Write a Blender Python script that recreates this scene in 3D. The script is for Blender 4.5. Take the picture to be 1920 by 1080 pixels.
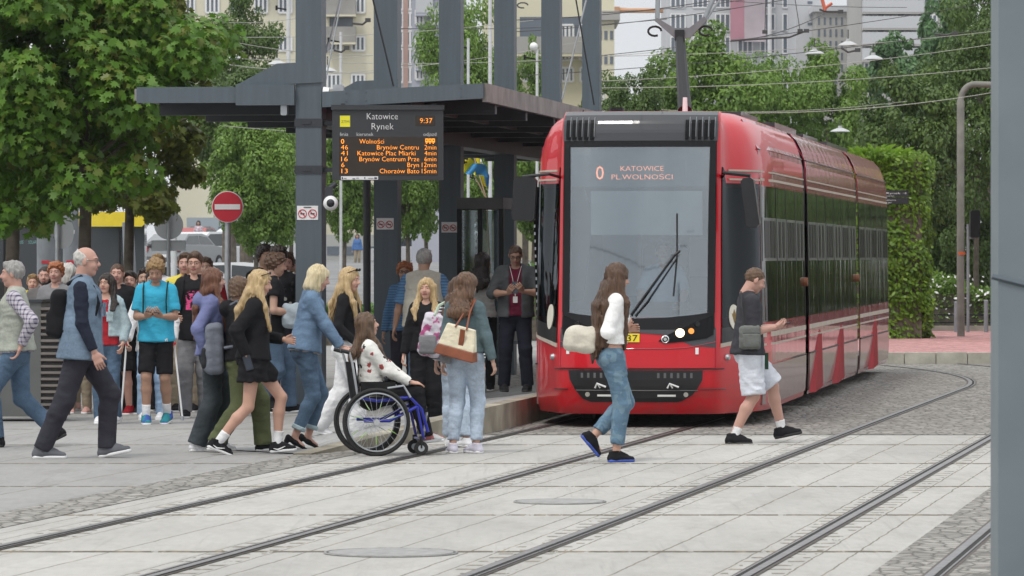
import bpy, bmesh, math, random
import numpy as np
from mathutils import Vector, Matrix
R = math.radians
scene = bpy.context.scene
for o_ in list(bpy.data.objects): bpy.data.objects.remove(o_, do_unlink=True)
C = scene.collection
random.seed(7); np.random.seed(7)

# ------------------------------------------------------------------ camera
FPX, HY, CH = 9000.0, 480.0, 1.71          # focal length in photo pixels, horizon row, camera height
cam_d = bpy.data.cameras.new("camera"); cam = bpy.data.objects.new("camera", cam_d); C.objects.link(cam)
cam_d.sensor_width = 36.0; cam_d.lens = 36.0 * FPX / 1920.0
cam_d.clip_start = 0.5; cam_d.clip_end = 5000
cam.location = (0, 0, CH)
cam.rotation_euler = (R(90) - math.atan((540 - HY) / FPX), 0, 0)
cam_d.dof.use_dof = True; cam_d.dof.focus_distance = 47; cam_d.dof.aperture_fstop = 16
scene.camera = cam
scene.render.resolution_x = 1024; scene.render.resolution_y = 576

# ------------------------------------------------------------------ overcast sky and soft sun
SUN_EL, SUN_AZ = 60, 212     # degrees; azimuth clockwise from +Y
world = bpy.data.worlds.new("World"); scene.world = world; world.use_nodes = True
wn, wl = world.node_tree.nodes, world.node_tree.links
wn.clear()
wo = wn.new('ShaderNodeOutputWorld'); bg = wn.new('ShaderNodeBackground'); sky = wn.new('ShaderNodeTexSky')
sky.sky_type = 'NISHITA'; sky.sun_disc = False
sky.sun_elevation = R(SUN_EL); sky.sun_rotation = R(SUN_AZ)
sky.air_density = 1.0; sky.dust_density = 3.0
# cloud cover: a high bright layer that hides most of the blue
tc = wn.new('ShaderNodeTexCoord'); nz = wn.new('ShaderNodeTexNoise'); nz.inputs['Scale'].default_value = 2.2; nz.inputs['Detail'].default_value = 5
cr = wn.new('ShaderNodeValToRGB'); cr.color_ramp.elements[0].position = .3; cr.color_ramp.elements[0].color = (8.6, 9.0, 9.5, 1)
cr.color_ramp.elements[1].position = .7; cr.color_ramp.elements[1].color = (12.6, 12.8, 12.9, 1)
mixw = wn.new('ShaderNodeMix'); mixw.data_type = 'RGBA'; mixw.inputs[0].default_value = .92
wl.new(tc.outputs['Generated'], nz.inputs['Vector']); wl.new(nz.outputs['Fac'], cr.inputs['Fac'])
wl.new(sky.outputs['Color'], mixw.inputs[6]); wl.new(cr.outputs['Color'], mixw.inputs[7])
# an overcast dome is brighter overhead than at the horizon
sxyz = wn.new('ShaderNodeSeparateXYZ'); wl.new(tc.outputs['Generated'], sxyz.inputs[0])
mz = wn.new('ShaderNodeMapRange'); mz.inputs[1].default_value = 0; mz.inputs[2].default_value = 1; mz.inputs[3].default_value = .082; mz.inputs[4].default_value = .128
wl.new(sxyz.outputs[2], mz.inputs[0]); wl.new(mz.outputs[0], bg.inputs['Strength'])
wl.new(mixw.outputs[2], bg.inputs['Color'])
wl.new(bg.outputs['Background'], wo.inputs['Surface'])
sd = bpy.data.lights.new("sun", 'SUN'); sd.energy = 1.5; sd.angle = R(10); sd.color = (1, .955, .89)
sun = bpy.data.objects.new("sun", sd); C.objects.link(sun)
sdir = Vector((math.sin(R(SUN_AZ)) * math.cos(R(SUN_EL)), math.cos(R(SUN_AZ)) * math.cos(R(SUN_EL)), math.sin(R(SUN_EL))))
sun.rotation_euler = sdir.to_track_quat('Z', 'Y').to_euler()
scene.view_settings.view_transform = 'Standard'; scene.view_settings.look = 'None'
scene.view_settings.exposure = 0.0; scene.view_settings.gamma = 1.0
try:
    scene.cycles.max_bounces = 6; scene.cycles.diffuse_bounces = 3; scene.cycles.glossy_bounces = 3
    scene.cycles.transmission_bounces = 4; scene.cycles.transparent_max_bounces = 8
    scene.cycles.caustics_reflective = False; scene.cycles.caustics_refractive = False
except Exception: pass

# ------------------------------------------------------------------ photo pixel -> world
def gy(py, z=0.0): return FPX * (CH - z) / (py - HY)              # depth of a ground pixel
def G(px, py, z=0.0):
    Y = gy(py, z); return ((px - 960) / FPX * Y, Y, z)
def P(px, py, Y): return ((px - 960) / FPX * Y, Y, CH - (py - HY) / FPX * Y)
def S(Y): return FPX / Y
def gz(Y):                                                         # the land climbs gently far behind the stop
    return float(np.interp(Y, [0, 100, 220, 320, 3000], [0, 0, 1.35, 1.6, 1.6]))

# ------------------------------------------------------------------ materials
_M = {}
def nodes_of(name):
    m = bpy.data.materials.new(name); m.use_nodes = True
    nt = m.node_tree; b = nt.nodes['Principled BSDF']; return m, nt, b
def rgba(c): return (c[0], c[1], c[2], 1)
def M(name, col=(.5,.5,.5), rough=.6, metal=0, var=.12, vs=6, bump=0, bs=60, coat=0, emit=None, est=1, spec=.5, bd=.02):
    if name in _M: return _M[name]
    m, nt, b = nodes_of(name); N, L = nt.nodes, nt.links
    b.inputs['Roughness'].default_value = rough; b.inputs['Metallic'].default_value = metal
    b.inputs['Specular IOR Level'].default_value = spec
    if coat: b.inputs['Coat Weight'].default_value = coat; b.inputs['Coat Roughness'].default_value = .04
    t = N.new('ShaderNodeTexCoord')
    if var:
        n = N.new('ShaderNodeTexNoise'); n.inputs['Scale'].default_value = vs; n.inputs['Detail'].default_value = 5
        L.new(t.outputs['Object'], n.inputs['Vector'])
        r = N.new('ShaderNodeValToRGB')
        r.color_ramp.elements[0].position = .32; r.color_ramp.elements[1].position = .68
        r.color_ramp.elements[0].color = rgba([max(0, c * (1 - var)) for c in col])
        r.color_ramp.elements[1].color = rgba([min(1, c * (1 + var)) for c in col])
        L.new(n.outputs['Fac'], r.inputs['Fac']); L.new(r.outputs['Color'], b.inputs['Base Color'])
    else: b.inputs['Base Color'].default_value = rgba(col)
    if bump:
        n2 = N.new('ShaderNodeTexNoise'); n2.inputs['Scale'].default_value = bs; n2.inputs['Detail'].default_value = 3
        L.new(t.outputs['Object'], n2.inputs['Vector'])
        bp = N.new('ShaderNodeBump'); bp.inputs['Strength'].default_value = bump; bp.inputs['Distance'].default_value = bd
        L.new(n2.outputs['Fac'], bp.inputs['Height']); L.new(bp.outputs['Normal'], b.inputs['Normal'])
    if emit:
        b.inputs['Emission Color'].default_value = rgba(emit); b.inputs['Emission Strength'].default_value = est
    _M[name] = m; return m
def math_node(nt, op, a, b=None, c=None):
    n = nt.nodes.new('ShaderNodeMath'); n.operation = op
    for i, v in enumerate((a, b, c)):
        if v is None: continue
        if isinstance(v, (int, float)): n.inputs[i].default_value = v
        else: nt.links.new(v, n.inputs[i])
    return n.outputs[0]
def mixc(nt, f, a, b):
    n = nt.nodes.new('ShaderNodeMix'); n.data_type = 'RGBA'
    for s, v in ((n.inputs[0], f), (n.inputs[6], a), (n.inputs[7], b)):
        if isinstance(v, (int, float)): s.default_value = v
        elif isinstance(v, (tuple, list)): s.default_value = rgba(v)
        else: nt.links.new(v, s)
    return n.outputs[2]
def noise(nt, vec, scale, detail=4, rough=.5):
    n = nt.nodes.new('ShaderNodeTexNoise'); n.inputs['Scale'].default_value = scale; n.inputs['Detail'].default_value = detail
    n.inputs['Roughness'].default_value = rough
    if vec is not None: nt.links.new(vec, n.inputs['Vector'])
    return n.outputs['Fac']
def mapped(nt, sc=(1,1,1), rot=(0,0,0), src='Object'):
    t = nt.nodes.new('ShaderNodeTexCoord'); mp = nt.nodes.new('ShaderNodeMapping')
    mp.inputs['Scale'].default_value = sc; mp.inputs['Rotation'].default_value = rot
    nt.links.new(t.outputs[src], mp.inputs['Vector']); return mp.outputs[0]
def sep(nt, v):
    s = nt.nodes.new('ShaderNodeSeparateXYZ'); nt.links.new(v, s.inputs[0]); return s.outputs
def bumpn(nt, b, h, st=.4, d=.01):
    bp = nt.nodes.new('ShaderNodeBump'); bp.inputs['Strength'].default_value = st; bp.inputs['Distance'].default_value = d
    nt.links.new(h, bp.inputs['Height']); nt.links.new(bp.outputs['Normal'], b.inputs['Normal'])
def step(nt, v, lo, hi):
    n = nt.nodes.new('ShaderNodeMapRange'); n.inputs[1].default_value = lo; n.inputs[2].default_value = hi
    nt.links.new(v, n.inputs[0]); return n.outputs[0]

# ------------------------------------------------------------------ objects
def tag(o, label=None, cat=None, group=None, kind=None):
    if label: o['label'] = label
    if cat: o['category'] = cat
    if group: o['group'] = group
    if kind: o['kind'] = kind
    return o
def thing(name, label, cat, loc=(0,0,0), rotz=0, group=None, scale=1):
    o = bpy.data.objects.new(name, None); C.objects.link(o); o.location = loc; o.rotation_euler = (0, 0, rotz)
    o.scale = (scale,) * 3; o.empty_display_size = .1
    return tag(o, label, cat, group)
def ob(name, verts, faces, mats, parent=None, smooth=False, midx=None, loc=None):
    """verts in the parent's space; for a top-level mesh verts are world and the origin moves to loc"""
    me = bpy.data.meshes.new(name)
    v = np.asarray(verts, dtype=np.float64).reshape(-1, 3)
    if parent is None and loc is None:
        loc = ((v[:,0].min()+v[:,0].max())/2, (v[:,1].min()+v[:,1].max())/2, v[:,2].min())
    if loc is not None: v = v - np.array(loc)
    if isinstance(faces, np.ndarray):
        n = len(faces); k = faces.shape[1]
        me.vertices.add(len(v)); me.vertices.foreach_set('co', v.astype(np.float32).ravel())
        me.loops.add(n*k); me.loops.foreach_set('vertex_index', faces.astype(np.int32).ravel())
        me.polygons.add(n); me.polygons.foreach_set('loop_start', np.arange(0, n*k, k, dtype=np.int32))
        me.update(calc_edges=True)
    else:
        me.from_pydata([tuple(p) for p in v], [], faces); me.update()
    if not isinstance(mats, (list, tuple)): mats = [mats]
    for m in mats: me.materials.append(m)
    if midx is not None: me.polygons.foreach_set('material_index', np.asarray(midx, dtype=np.int32))
    if smooth: me.polygons.foreach_set('use_smooth', np.ones(len(me.polygons), dtype=bool))
    o = bpy.data.objects.new(name, me); C.objects.link(o)
    if loc is not None: o.location = loc
    if parent is not None: o.parent = parent
    return o
def copy_tree(o, parent=None):
    c = o.copy(); C.objects.link(c); c.parent = parent
    for ch in [x for x in bpy.data.objects if x.parent == o]: copy_tree(ch, c)
    return c

class MB:
    def __init__(s): s.v = []; s.f = []; s.m = []; s.mi = 0
    def add(s, vs, fs):
        b = len(s.v); s.v += [tuple(map(float, p)) for p in vs]
        for f in fs: s.f.append([i + b for i in f]); s.m.append(s.mi)
        return s
    def box(s, c, d, rz=0, rx=0, ry=0, bev=0):
        x, y, z = d[0]/2, d[1]/2, d[2]/2
        mt = Matrix.Translation(Vector(c)) @ Matrix.Rotation(rz,4,'Z') @ Matrix.Rotation(ry,4,'Y') @ Matrix.Rotation(rx,4,'X')
        if bev:
            e = bev; pts = []; poly = [(-x+e,-z),(x-e,-z),(x,-z+e),(x,z-e),(x-e,z),(-x+e,z),(-x,z-e),(-x,-z+e)]
            vs = [mt @ Vector((p[0], -y, p[1])) for p in poly] + [mt @ Vector((p[0], y, p[1])) for p in poly]
            n = 8; fs = [list(range(n)), list(range(2*n-1, n-1, -1))] + [[i, i+n, (i+1)%n+n, (i+1)%n] for i in range(n)]
            return s.add(vs, fs)
        vs = [mt @ Vector(p) for p in [(-x,-y,-z),(x,-y,-z),(x,y,-z),(-x,y,-z),(-x,-y,z),(x,-y,z),(x,y,z),(-x,y,z)]]
        return s.add(vs, [(3,2,1,0),(4,5,6,7),(0,1,5,4),(1,2,6,5),(2,3,7,6),(3,0,4,7)])
    def bb(s, lo, hi):
        return s.box([(a+b)/2 for a, b in zip(lo, hi)], [abs(b-a) for a, b in zip(lo, hi)])
    def cyl(s, a, b, r0, r1=None, n=12):
        r1 = r0 if r1 is None else r1
        a, b = Vector(a), Vector(b); w = (b-a).normalized(); u = w.orthogonal().normalized(); v = w.cross(u)
        vs = []
        for q, r in ((a, r0), (b, r1)):
            for i in range(n):
                t = 2*math.pi*i/n; vs.append(q + (u*math.cos(t) + v*math.sin(t))*r)
        return s.add(vs, [list(range(n-1,-1,-1)), list(range(n, 2*n))] + [[i,(i+1)%n,(i+1)%n+n,i+n] for i in range(n)])
    def tube(s, pts, r, n=8, closed=False):
        pts = [Vector(p) for p in pts]; k = len(pts); rs = r if isinstance(r, (list, tuple)) else [r]*k
        ring = []; u = None
        for i, p in enumerate(pts):
            a = pts[(i-1) % k] if (closed or i) else p; b = pts[(i+1) % k] if (closed or i < k-1) else p
            w = (b-a).normalized()
            u = w.orthogonal() if u is None else (u - w*u.dot(w)); u.normalize(); v = w.cross(u)
            ring.append([p + (u*math.cos(2*math.pi*j/n) + v*math.sin(2*math.pi*j/n))*rs[i] for j in range(n)])
        vs = [q for rg in ring for q in rg]; fs = []
        for i in range(k if closed else k-1):
            for j in range(n):
                i2 = (i+1) % k; fs.append([i*n+j, i*n+(j+1)%n, i2*n+(j+1)%n, i2*n+j])
        if not closed: fs += [list(range(n-1,-1,-1)), [(k-1)*n+j for j in range(n)]]
        return s.add(vs, fs)
    def prism(s, poly, d0, d1, fn):
        """poly in 2-D, extruded from d0 to d1; fn(a,b,d) -> point"""
        n = len(poly); vs = [fn(p[0], p[1], d0) for p in poly] + [fn(p[0], p[1], d1) for p in poly]
        return s.add(vs, [list(range(n-1,-1,-1)), list(range(n, 2*n))] + [[i,(i+1)%n,(i+1)%n+n,i+n] for i in range(n)])
    def ell(s, c, r, nu=14, nv=9, mt=None):
        vs = []; fs = []
        for j in range(nv+1):
            ph = math.pi*j/nv
            for i in range(nu):
                th = 2*math.pi*i/nu; q = Vector((r[0]*math.sin(ph)*math.cos(th), r[1]*math.sin(ph)*math.sin(th), r[2]*math.cos(ph)))
                if mt: q = mt @ q
                vs.append(Vector(c)+q)
        for j in range(nv):
            for i in range(nu): fs.append([j*nu+i, (j+1)*nu+i, (j+1)*nu+(i+1)%nu, j*nu+(i+1)%nu])
        return s.add(vs, fs)
    def split(s, name, mats, parent=None, world=False):
        n = len(s.v); par = list(range(n))
        def find(i):
            while par[i] != i: par[i] = par[par[i]]; i = par[i]
            return i
        for f in s.f:
            a = find(f[0])
            for q in f[1:]: par[find(q)] = a
        grp = {}
        for f, m in zip(s.f, s.m): grp.setdefault(find(f[0]), []).append((f, m))
        for g in grp.values():
            b = MB(); ids = sorted({i for f, _ in g for i in f}); mp = {i: k for k, i in enumerate(ids)}
            b.v = [s.v[i] for i in ids]; b.f = [[mp[i] for i in f] for f, _ in g]; b.m = [m for _, m in g]; b.build(name, mats, parent, world=world)
    def build(s, name, mats, parent=None, smooth=False, world=False, loc=None):
        v = s.v
        if parent is not None and world:
            pl = parent.location; v = [(p[0]-pl.x, p[1]-pl.y, p[2]-pl.z) for p in v]
        o = ob(name, v, s.f, mats, parent, False, s.m, loc)
        if smooth:
            try:
                o.data.polygons.foreach_set('use_smooth', np.ones(len(o.data.polygons), dtype=bool))
                o.data.set_sharp_from_angle(angle=R(40))
            except Exception: pass
        return o

# ------------------------------------------------------------------ lettering (outlines turned into meshes once, early)
TXT = {}
def make_text(items):
    obs = []
    for key, body in items:
        cu = bpy.data.curves.new('t', 'FONT'); cu.body = body; cu.size = 1; cu.extrude = 0; cu.offset = -.014 if key not in ('837','0') else 0; cu.resolution_u = 2
        o = bpy.data.objects.new('t', cu); C.objects.link(o); obs.append((key, o))
    dg = bpy.context.evaluated_depsgraph_get(); dg.update()
    for key, o in obs:
        me = bpy.data.meshes.new_from_object(o.evaluated_get(dg))
        v = np.array([p.co[:] for p in me.vertices]); f = [list(p.vertices) for p in me.polygons]
        TXT[key] = (v, f); bpy.data.meshes.remove(me); cu = o.data; bpy.data.objects.remove(o); bpy.data.curves.remove(cu)
LED = [('0','0','Wolności',''),('46','46','Brynów Centr\u0131\u0131'[:-2]+'u','2min'),('41','41','Katowice Plac Miarki','4min'),
       ('16','16','Brynów Centrum Prze','6min'),('6','6','Bryn','12min'),('13','13','Chorzów Bato','15min')]
_it = [(s_, s_) for s_ in ['Katowice','Rynek','ZTM','9:37','linia','kierunek','odjazd','837','KATOWICE','PL.WOLNOŚCI','0','Rynek \u2192','SOLARIS','SOLARIS BUS','Dworzec','Galeria','Teatr','6']]
for a_, b_, c_, d_ in LED:
    for q_ in (b_, c_, d_):
        if q_: _it.append((q_, q_))
make_text(list(dict(_it).items()))
def text_vf(key, x0, x1, h, sq=None):
    """letters as a flat 2-D mesh fitted between x0 and x1 (height of a capital h), baseline at 0"""
    v, f = TXT[key]; v = v.copy(); w = v[:,0].max() - v[:,0].min()
    ch = 0.73
    sy = h / ch; sx = (x1-x0)/w
    return np.c_[(v[:,0]-v[:,0].min())*sx + x0, v[:,1]*sy], f
# ------------------------------------------------------------------ implicit surfaces for bodies, clothes, hair and bags
def nv(v):
    v = np.asarray(v, float); return v/(np.linalg.norm(v)+1e-9)
class SDF:
    def __init__(s, vs=.013): s.p = []; s.vs = vs; s.nz = None
    def seg(s, a, b, ra, rb=None, u=(1,0,0), k=.02, op='u', cap=(0,0)):
        rb = ra if rb is None else rb
        ra = (ra, ra) if np.isscalar(ra) else ra; rb = (rb, rb) if np.isscalar(rb) else rb
        s.p.append(('seg', np.array(a, float), np.array(b, float), ra, rb, np.array(u, float), k, op, cap)); return s
    def ell(s, c, r, k=.02, op='u', Rm=None):
        s.p.append(('ell', np.array(c, float), np.array(r, float), Rm, k, op)); return s
    def rbox(s, c, h, r, k=.01, op='u', Rm=None):
        s.p.append(('box', np.array(c, float), np.array(h, float), r, Rm, k, op)); return s
    def cut(s, pt, n): s.p.append(('cut', np.array(pt, float), nv(n))); return s
    def noise(s, amp, wl=.08, n=6, seed=0, dirs=None):
        rs = np.random.RandomState(seed); ks = []
        for i in range(n):
            d = nv(rs.normal(size=3)) if dirs is None else nv(np.array(dirs) * rs.normal(size=3))
            ks.append((d * 2*math.pi/(wl*rs.uniform(.6, 1.6)), rs.uniform(0, 6.28)))
        s.nz = (amp, ks); return s
    def mesh(s):
        lo = np.full(3, 9.); hi = np.full(3, -9.)
        for q in s.p:
            if q[0] == 'seg' and q[7] == 'u':
                r = max(*q[3], *q[4]); lo = np.minimum(lo, np.minimum(q[1], q[2])-r); hi = np.maximum(hi, np.maximum(q[1], q[2])+r)
            if q[0] == 'ell' and q[5] == 'u': r = max(q[2]); lo = np.minimum(lo, q[1]-r); hi = np.maximum(hi, q[1]+r)
            if q[0] == 'box' and q[6] == 'u': r = np.linalg.norm(q[2]); lo = np.minimum(lo, q[1]-r); hi = np.maximum(hi, q[1]+r)
        vs = s.vs; lo = lo - 3*vs; n = np.ceil((hi + 3*vs - lo)/vs).astype(int) + 1
        ax = [lo[i] + vs*np.arange(n[i]) for i in range(3)]
        F = np.full(n, .12, dtype=np.float32)
        def block(bl, bh):
            i0 = np.clip(np.floor((bl-lo)/vs).astype(int), 0, n); i1 = np.clip(np.ceil((bh-lo)/vs).astype(int)+1, 0, n)
            sl = tuple(slice(a, b) for a, b in zip(i0, i1))
            X = ax[0][sl[0]][:,None,None]; Y = ax[1][sl[1]][None,:,None]; Z = ax[2][sl[2]][None,None,:]
            return sl, X, Y, Z
        for q in s.p:
            if q[0] == 'seg':
                _, a, b, ra, rb, u, k, op, cap = q
                ab = b-a; L2 = ab@ab + 1e-9; w = ab/math.sqrt(L2)
                u = u - w*(u@w)
                if np.linalg.norm(u) < .05: u = np.array([0,1.,0]) - w*w[1]
                if np.linalg.norm(u) < .05: u = np.array([0,0,1.]) - w*w[2]
                u = nv(u); v = np.cross(w, u); m = max(*ra, *rb) + k + .03
                sl, X, Y, Z = block(np.minimum(a, b)-m, np.maximum(a, b)+m)
                dx, dy, dz = X-a[0], Y-a[1], Z-a[2]
                al = dx*w[0]+dy*w[1]+dz*w[2]; t = np.clip(al/math.sqrt(L2), 0, 1)
                du = dx*u[0]+dy*u[1]+dz*u[2]; dv = dx*v[0]+dy*v[1]+dz*v[2]; dw = al - t*math.sqrt(L2)
                ru = ra[0]+(rb[0]-ra[0])*t; rv = ra[1]+(rb[1]-ra[1])*t; rm = np.minimum(ru, rv)
                d = (np.sqrt((du/ru)**2+(dv/rv)**2+(dw/rm)**2)-1)*rm
                if cap[1]: d = np.maximum(d, al-math.sqrt(L2))
                if cap[0]: d = np.maximum(d, -al)
            elif q[0] == 'ell':
                _, c, r, Rm, k, op = q; m = max(r)+k+.03; sl, X, Y, Z = block(c-m, c+m)
                dx, dy, dz = X-c[0], Y-c[1], Z-c[2]
                if Rm is not None:
                    A = np.array(Rm).T; dx, dy, dz = [A[i,0]*dx+A[i,1]*dy+A[i,2]*dz for i in range(3)]
                d = (np.sqrt((dx/r[0])**2+(dy/r[1])**2+(dz/r[2])**2)-1)*min(r)
            elif q[0] == 'box':
                _, c, h, r, Rm, k, op = q; m = np.linalg.norm(h)+k+.03; sl, X, Y, Z = block(c-m, c+m)
                dx, dy, dz = X-c[0], Y-c[1], Z-c[2]
                if Rm is not None:
                    A = np.array(Rm).T; dx, dy, dz = [A[i,0]*dx+A[i,1]*dy+A[i,2]*dz for i in range(3)]
                ax_, ay_, az_ = np.abs(dx)-(h[0]-r), np.abs(dy)-(h[1]-r), np.abs(dz)-(h[2]-r)
                d = np.sqrt(np.maximum(ax_,0)**2+np.maximum(ay_,0)**2+np.maximum(az_,0)**2)+np.minimum(np.maximum(np.maximum(ax_,ay_),az_),0)-r
            else:
                _, pt, nn = q
                d = (ax[0][:,None,None]-pt[0])*nn[0]+(ax[1][None,:,None]-pt[1])*nn[1]+(ax[2][None,None,:]-pt[2])*nn[2]
                F = np.maximum(F, d).astype(np.float32); continue
            A = F[sl]
            if op == 's': d = -d
            if op == 'u':
                h = np.clip(.5+.5*(A-d)/k, 0, 1); F[sl] = A*(1-h)+d*h-k*h*(1-h)
            else:
                h = np.clip(.5-.5*(A-d)/k, 0, 1); F[sl] = A*(1-h)+d*h+k*h*(1-h)
        if s.nz:
            amp, ks = s.nz; acc = 0
            X, Y, Z = ax[0][:,None,None], ax[1][None,:,None], ax[2][None,None,:]
            if getattr(s, 'ridge', False):      # sharp valleys between soft folds
                w1 = 1.3*np.sin(17*X+23*Z+ks[0][1]) + .9*np.sin(19*Y-13*Z+ks[1][1])
                for i, (kv, ph) in enumerate(ks[:5]):
                    acc = acc + np.abs(np.sin(.5*(X*kv[0]+Y*kv[1]+Z*kv[2])+ph+w1*(.6+.2*i)))*1.0-.64
                acc = acc*(.55+.45*np.sin(9*Z+5*X+ks[2][1]))
            else:
                for kv, ph in ks: acc = acc + np.sin(X*kv[0]+Y*kv[1]+Z*kv[2]+ph)
            F = F + (amp*acc/math.sqrt(len(ks))).astype(np.float32)
        return nets(F, lo, vs)
def nets(F, lo, vs):
    sgn = F < 0
    c = [sgn[i:F.shape[0]-1+i, j:F.shape[1]-1+j, k:F.shape[2]-1+k] for i in (0,1) for j in (0,1) for k in (0,1)]
    an = c[0].copy(); al = c[0].copy()
    for q in c[1:]: an |= q; al &= q
    ii = np.argwhere(an & ~al)
    idx = np.full(an.shape, -1, dtype=np.int64); idx[tuple(ii.T)] = np.arange(len(ii))
    off = np.array([(i,j,k) for i in (0,1) for j in (0,1) for k in (0,1)])
    val = np.stack([F[ii[:,0]+o[0], ii[:,1]+o[1], ii[:,2]+o[2]] for o in off], 1)
    acc = np.zeros((len(ii), 3)); cnt = np.zeros(len(ii))
    for a in range(8):
        for b in range(a+1, 8):
            if np.abs(off[a]-off[b]).sum() != 1: continue
            m = (val[:,a] < 0) != (val[:,b] < 0)
            t = np.where(m, val[:,a]/(val[:,a]-val[:,b]+1e-12), 0)
            acc += np.where(m[:,None], off[a]+(off[b]-off[a])*t[:,None], 0); cnt += m
    V = lo + vs*(ii + acc/np.maximum(cnt,1)[:,None])
    Q = []
    for axn in range(3):
        sa = [slice(None)]*3; sb = [slice(None)]*3; sa[axn] = slice(0,-1); sb[axn] = slice(1,None)
        A, B = sgn[tuple(sa)], sgn[tuple(sb)]
        e = np.argwhere(A != B); o1, o2 = (axn+1)%3, (axn+2)%3
        ok = (e[:,o1] > 0) & (e[:,o2] > 0) & (e[:,o1] < F.shape[o1]-1) & (e[:,o2] < F.shape[o2]-1); e = e[ok]
        fl = A[tuple(e.T)]
        def cell(d1, d2):
            q = e.copy(); q[:,o1] -= d1; q[:,o2] -= d2; return idx[tuple(q.T)]
        q4 = np.stack([cell(1,1), cell(0,1), cell(0,0), cell(1,0)], 1)
        q4[~fl] = q4[~fl][:, ::-1]; Q.append(q4)
    Q = np.concatenate(Q)
    Q = Q[(Q >= 0).all(1)]
    return V, Q
def put(s, name, mats, parent=None, fn=None):
    V, Q = s.mesh(); mi = None
    if fn is not None: mi = fn(V[Q].mean(1))
    return ob(name, V, Q, mats, parent, True, mi)
# ================================================================== SETTING: ground, tracks, platform
SL = .1667; TR = .1337; THT = -math.atan(TR)
def paving_mat(name, col, ulines, vper, v0, vw, uw, rails=(), joint=(.13,.115,.085), streak=.18):
    m, nt, b = nodes_of(name); L = nt.links
    t = nt.nodes.new('ShaderNodeTexCoord'); o = t.outputs['Object']; x, y, z = sep(nt, o)
    wob = math_node(nt, 'MULTIPLY', math_node(nt, 'SUBTRACT', noise(nt, o, 9, 3), .5), .10)
    wob2 = math_node(nt, 'MULTIPLY', math_node(nt, 'SUBTRACT', noise(nt, o, 3, 4), .5), .035)
    u = math_node(nt, 'ADD', math_node(nt, 'SUBTRACT', x, math_node(nt, 'MULTIPLY', y, SL)), wob2)
    yv = math_node(nt, 'ADD', y, wob)
    vf = math_node(nt, 'PINGPONG', math_node(nt, 'SUBTRACT', yv, v0), vper/2)
    row = math_node(nt, 'LESS_THAN', vf, vw/2)
    brk = math_node(nt, 'GREATER_THAN', noise(nt, mapped(nt, (6, .4, 1)), 1.4, 5, .7), .43)
    mask = math_node(nt, 'MULTIPLY', row, math_node(nt, 'ADD', math_node(nt, 'MULTIPLY', brk, .8), .2))
    for u0, w in ulines:
        l = math_node(nt, 'LESS_THAN', math_node(nt, 'ABSOLUTE', math_node(nt, 'SUBTRACT', u, u0)), w)
        mask = math_node(nt, 'MAXIMUM', mask, math_node(nt, 'MULTIPLY', l, .8))
    if uw:
        l = math_node(nt, 'LESS_THAN', math_node(nt, 'PINGPONG', math_node(nt, 'ADD', u, .4), uw/2), .008)
        mask = math_node(nt, 'MAXIMUM', mask, math_node(nt, 'MULTIPLY', l, .7))
    for u0 in rails:                                   # setts laid along both sides of a rail
        near = math_node(nt, 'LESS_THAN', math_node(nt, 'ABSOLUTE', math_node(nt, 'SUBTRACT', u, u0)), .17)
        dsh = math_node(nt, 'LESS_THAN', math_node(nt, 'PINGPONG', yv, .17), .055)
        nn = math_node(nt, 'GREATER_THAN', noise(nt, mapped(nt, (10, 1.5, 1)), 1, 3), .47)
        mask = math_node(nt, 'MAXIMUM', mask, math_node(nt, 'MULTIPLY', math_node(nt, 'MULTIPLY', near, dsh), math_node(nt, 'MULTIPLY', nn, .75)))
    n1 = noise(nt, mapped(nt, (1, .25, 1)), 1.1, 6, .6); n2 = noise(nt, mapped(nt, (5, 1.2, 1)), 3, 5, .7)
    # each slab has its own tone
    cell = nt.nodes.new('ShaderNodeTexWhiteNoise'); cell.noise_dimensions = '2D'
    cx = nt.nodes.new('ShaderNodeCombineXYZ')
    L.new(math_node(nt, 'FLOOR', math_node(nt, 'DIVIDE', u, .8)), cx.inputs[0]); L.new(math_node(nt, 'FLOOR', math_node(nt, 'DIVIDE', math_node(nt, 'SUBTRACT', y, v0), vper)), cx.inputs[1])
    L.new(cx.outputs[0], cell.inputs['Vector'])
    k = math_node(nt, 'ADD', math_node(nt, 'MULTIPLY', math_node(nt, 'SUBTRACT', n1, .5), streak*2.6), math_node(nt, 'MULTIPLY', math_node(nt, 'SUBTRACT', n2, .5), streak*1.8))
    k = math_node(nt, 'ADD', k, math_node(nt, 'MULTIPLY', math_node(nt, 'SUBTRACT', cell.outputs['Value'], .5), .13))
    k = math_node(nt, 'ADD', k, 1.0)
    base = nt.nodes.new('ShaderNodeMix'); base.data_type = 'RGBA'; base.blend_type = 'MULTIPLY'; base.inputs[0].default_value = 1
    base.inputs[6].default_value = rgba(col); cb = nt.nodes.new('ShaderNodeCombineColor')
    for i in range(3): L.new(k, cb.inputs[i])
    L.new(cb.outputs[0], base.inputs[7])
    warm = mixc(nt, step(nt, noise(nt, mapped(nt, (8, 1, 1)), 1.5, 3), .5, .7), joint, (.27,.22,.15))
    st_ = step(nt, noise(nt, mapped(nt, (1.3, .35, 1)), 2.3, 6, .75), .50, .72)      # worn, stained areas
    dirt = mixc(nt, math_node(nt, 'MULTIPLY', st_, .42), base.outputs[2], [q*.60 for q in (col[0], col[1]*.97, col[2]*.90)])
    tyre = math_node(nt, 'MULTIPLY', step(nt, noise(nt, mapped(nt, (14, .35, 1), (0, 0, R(3))), 1.0, 4, .6), .58, .72), .30)
    dirt = mixc(nt, tyre, dirt, [q*.55 for q in col])
    c = mixc(nt, mask, dirt, warm); L.new(c, b.inputs['Base Color'])
    b.inputs['Roughness'].default_value = .85; b.inputs['Specular IOR Level'].default_value = .25
    bumpn(nt, b, math_node(nt, 'SUBTRACT', noise(nt, o, 40, 3), mask), .35, .008)
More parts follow.
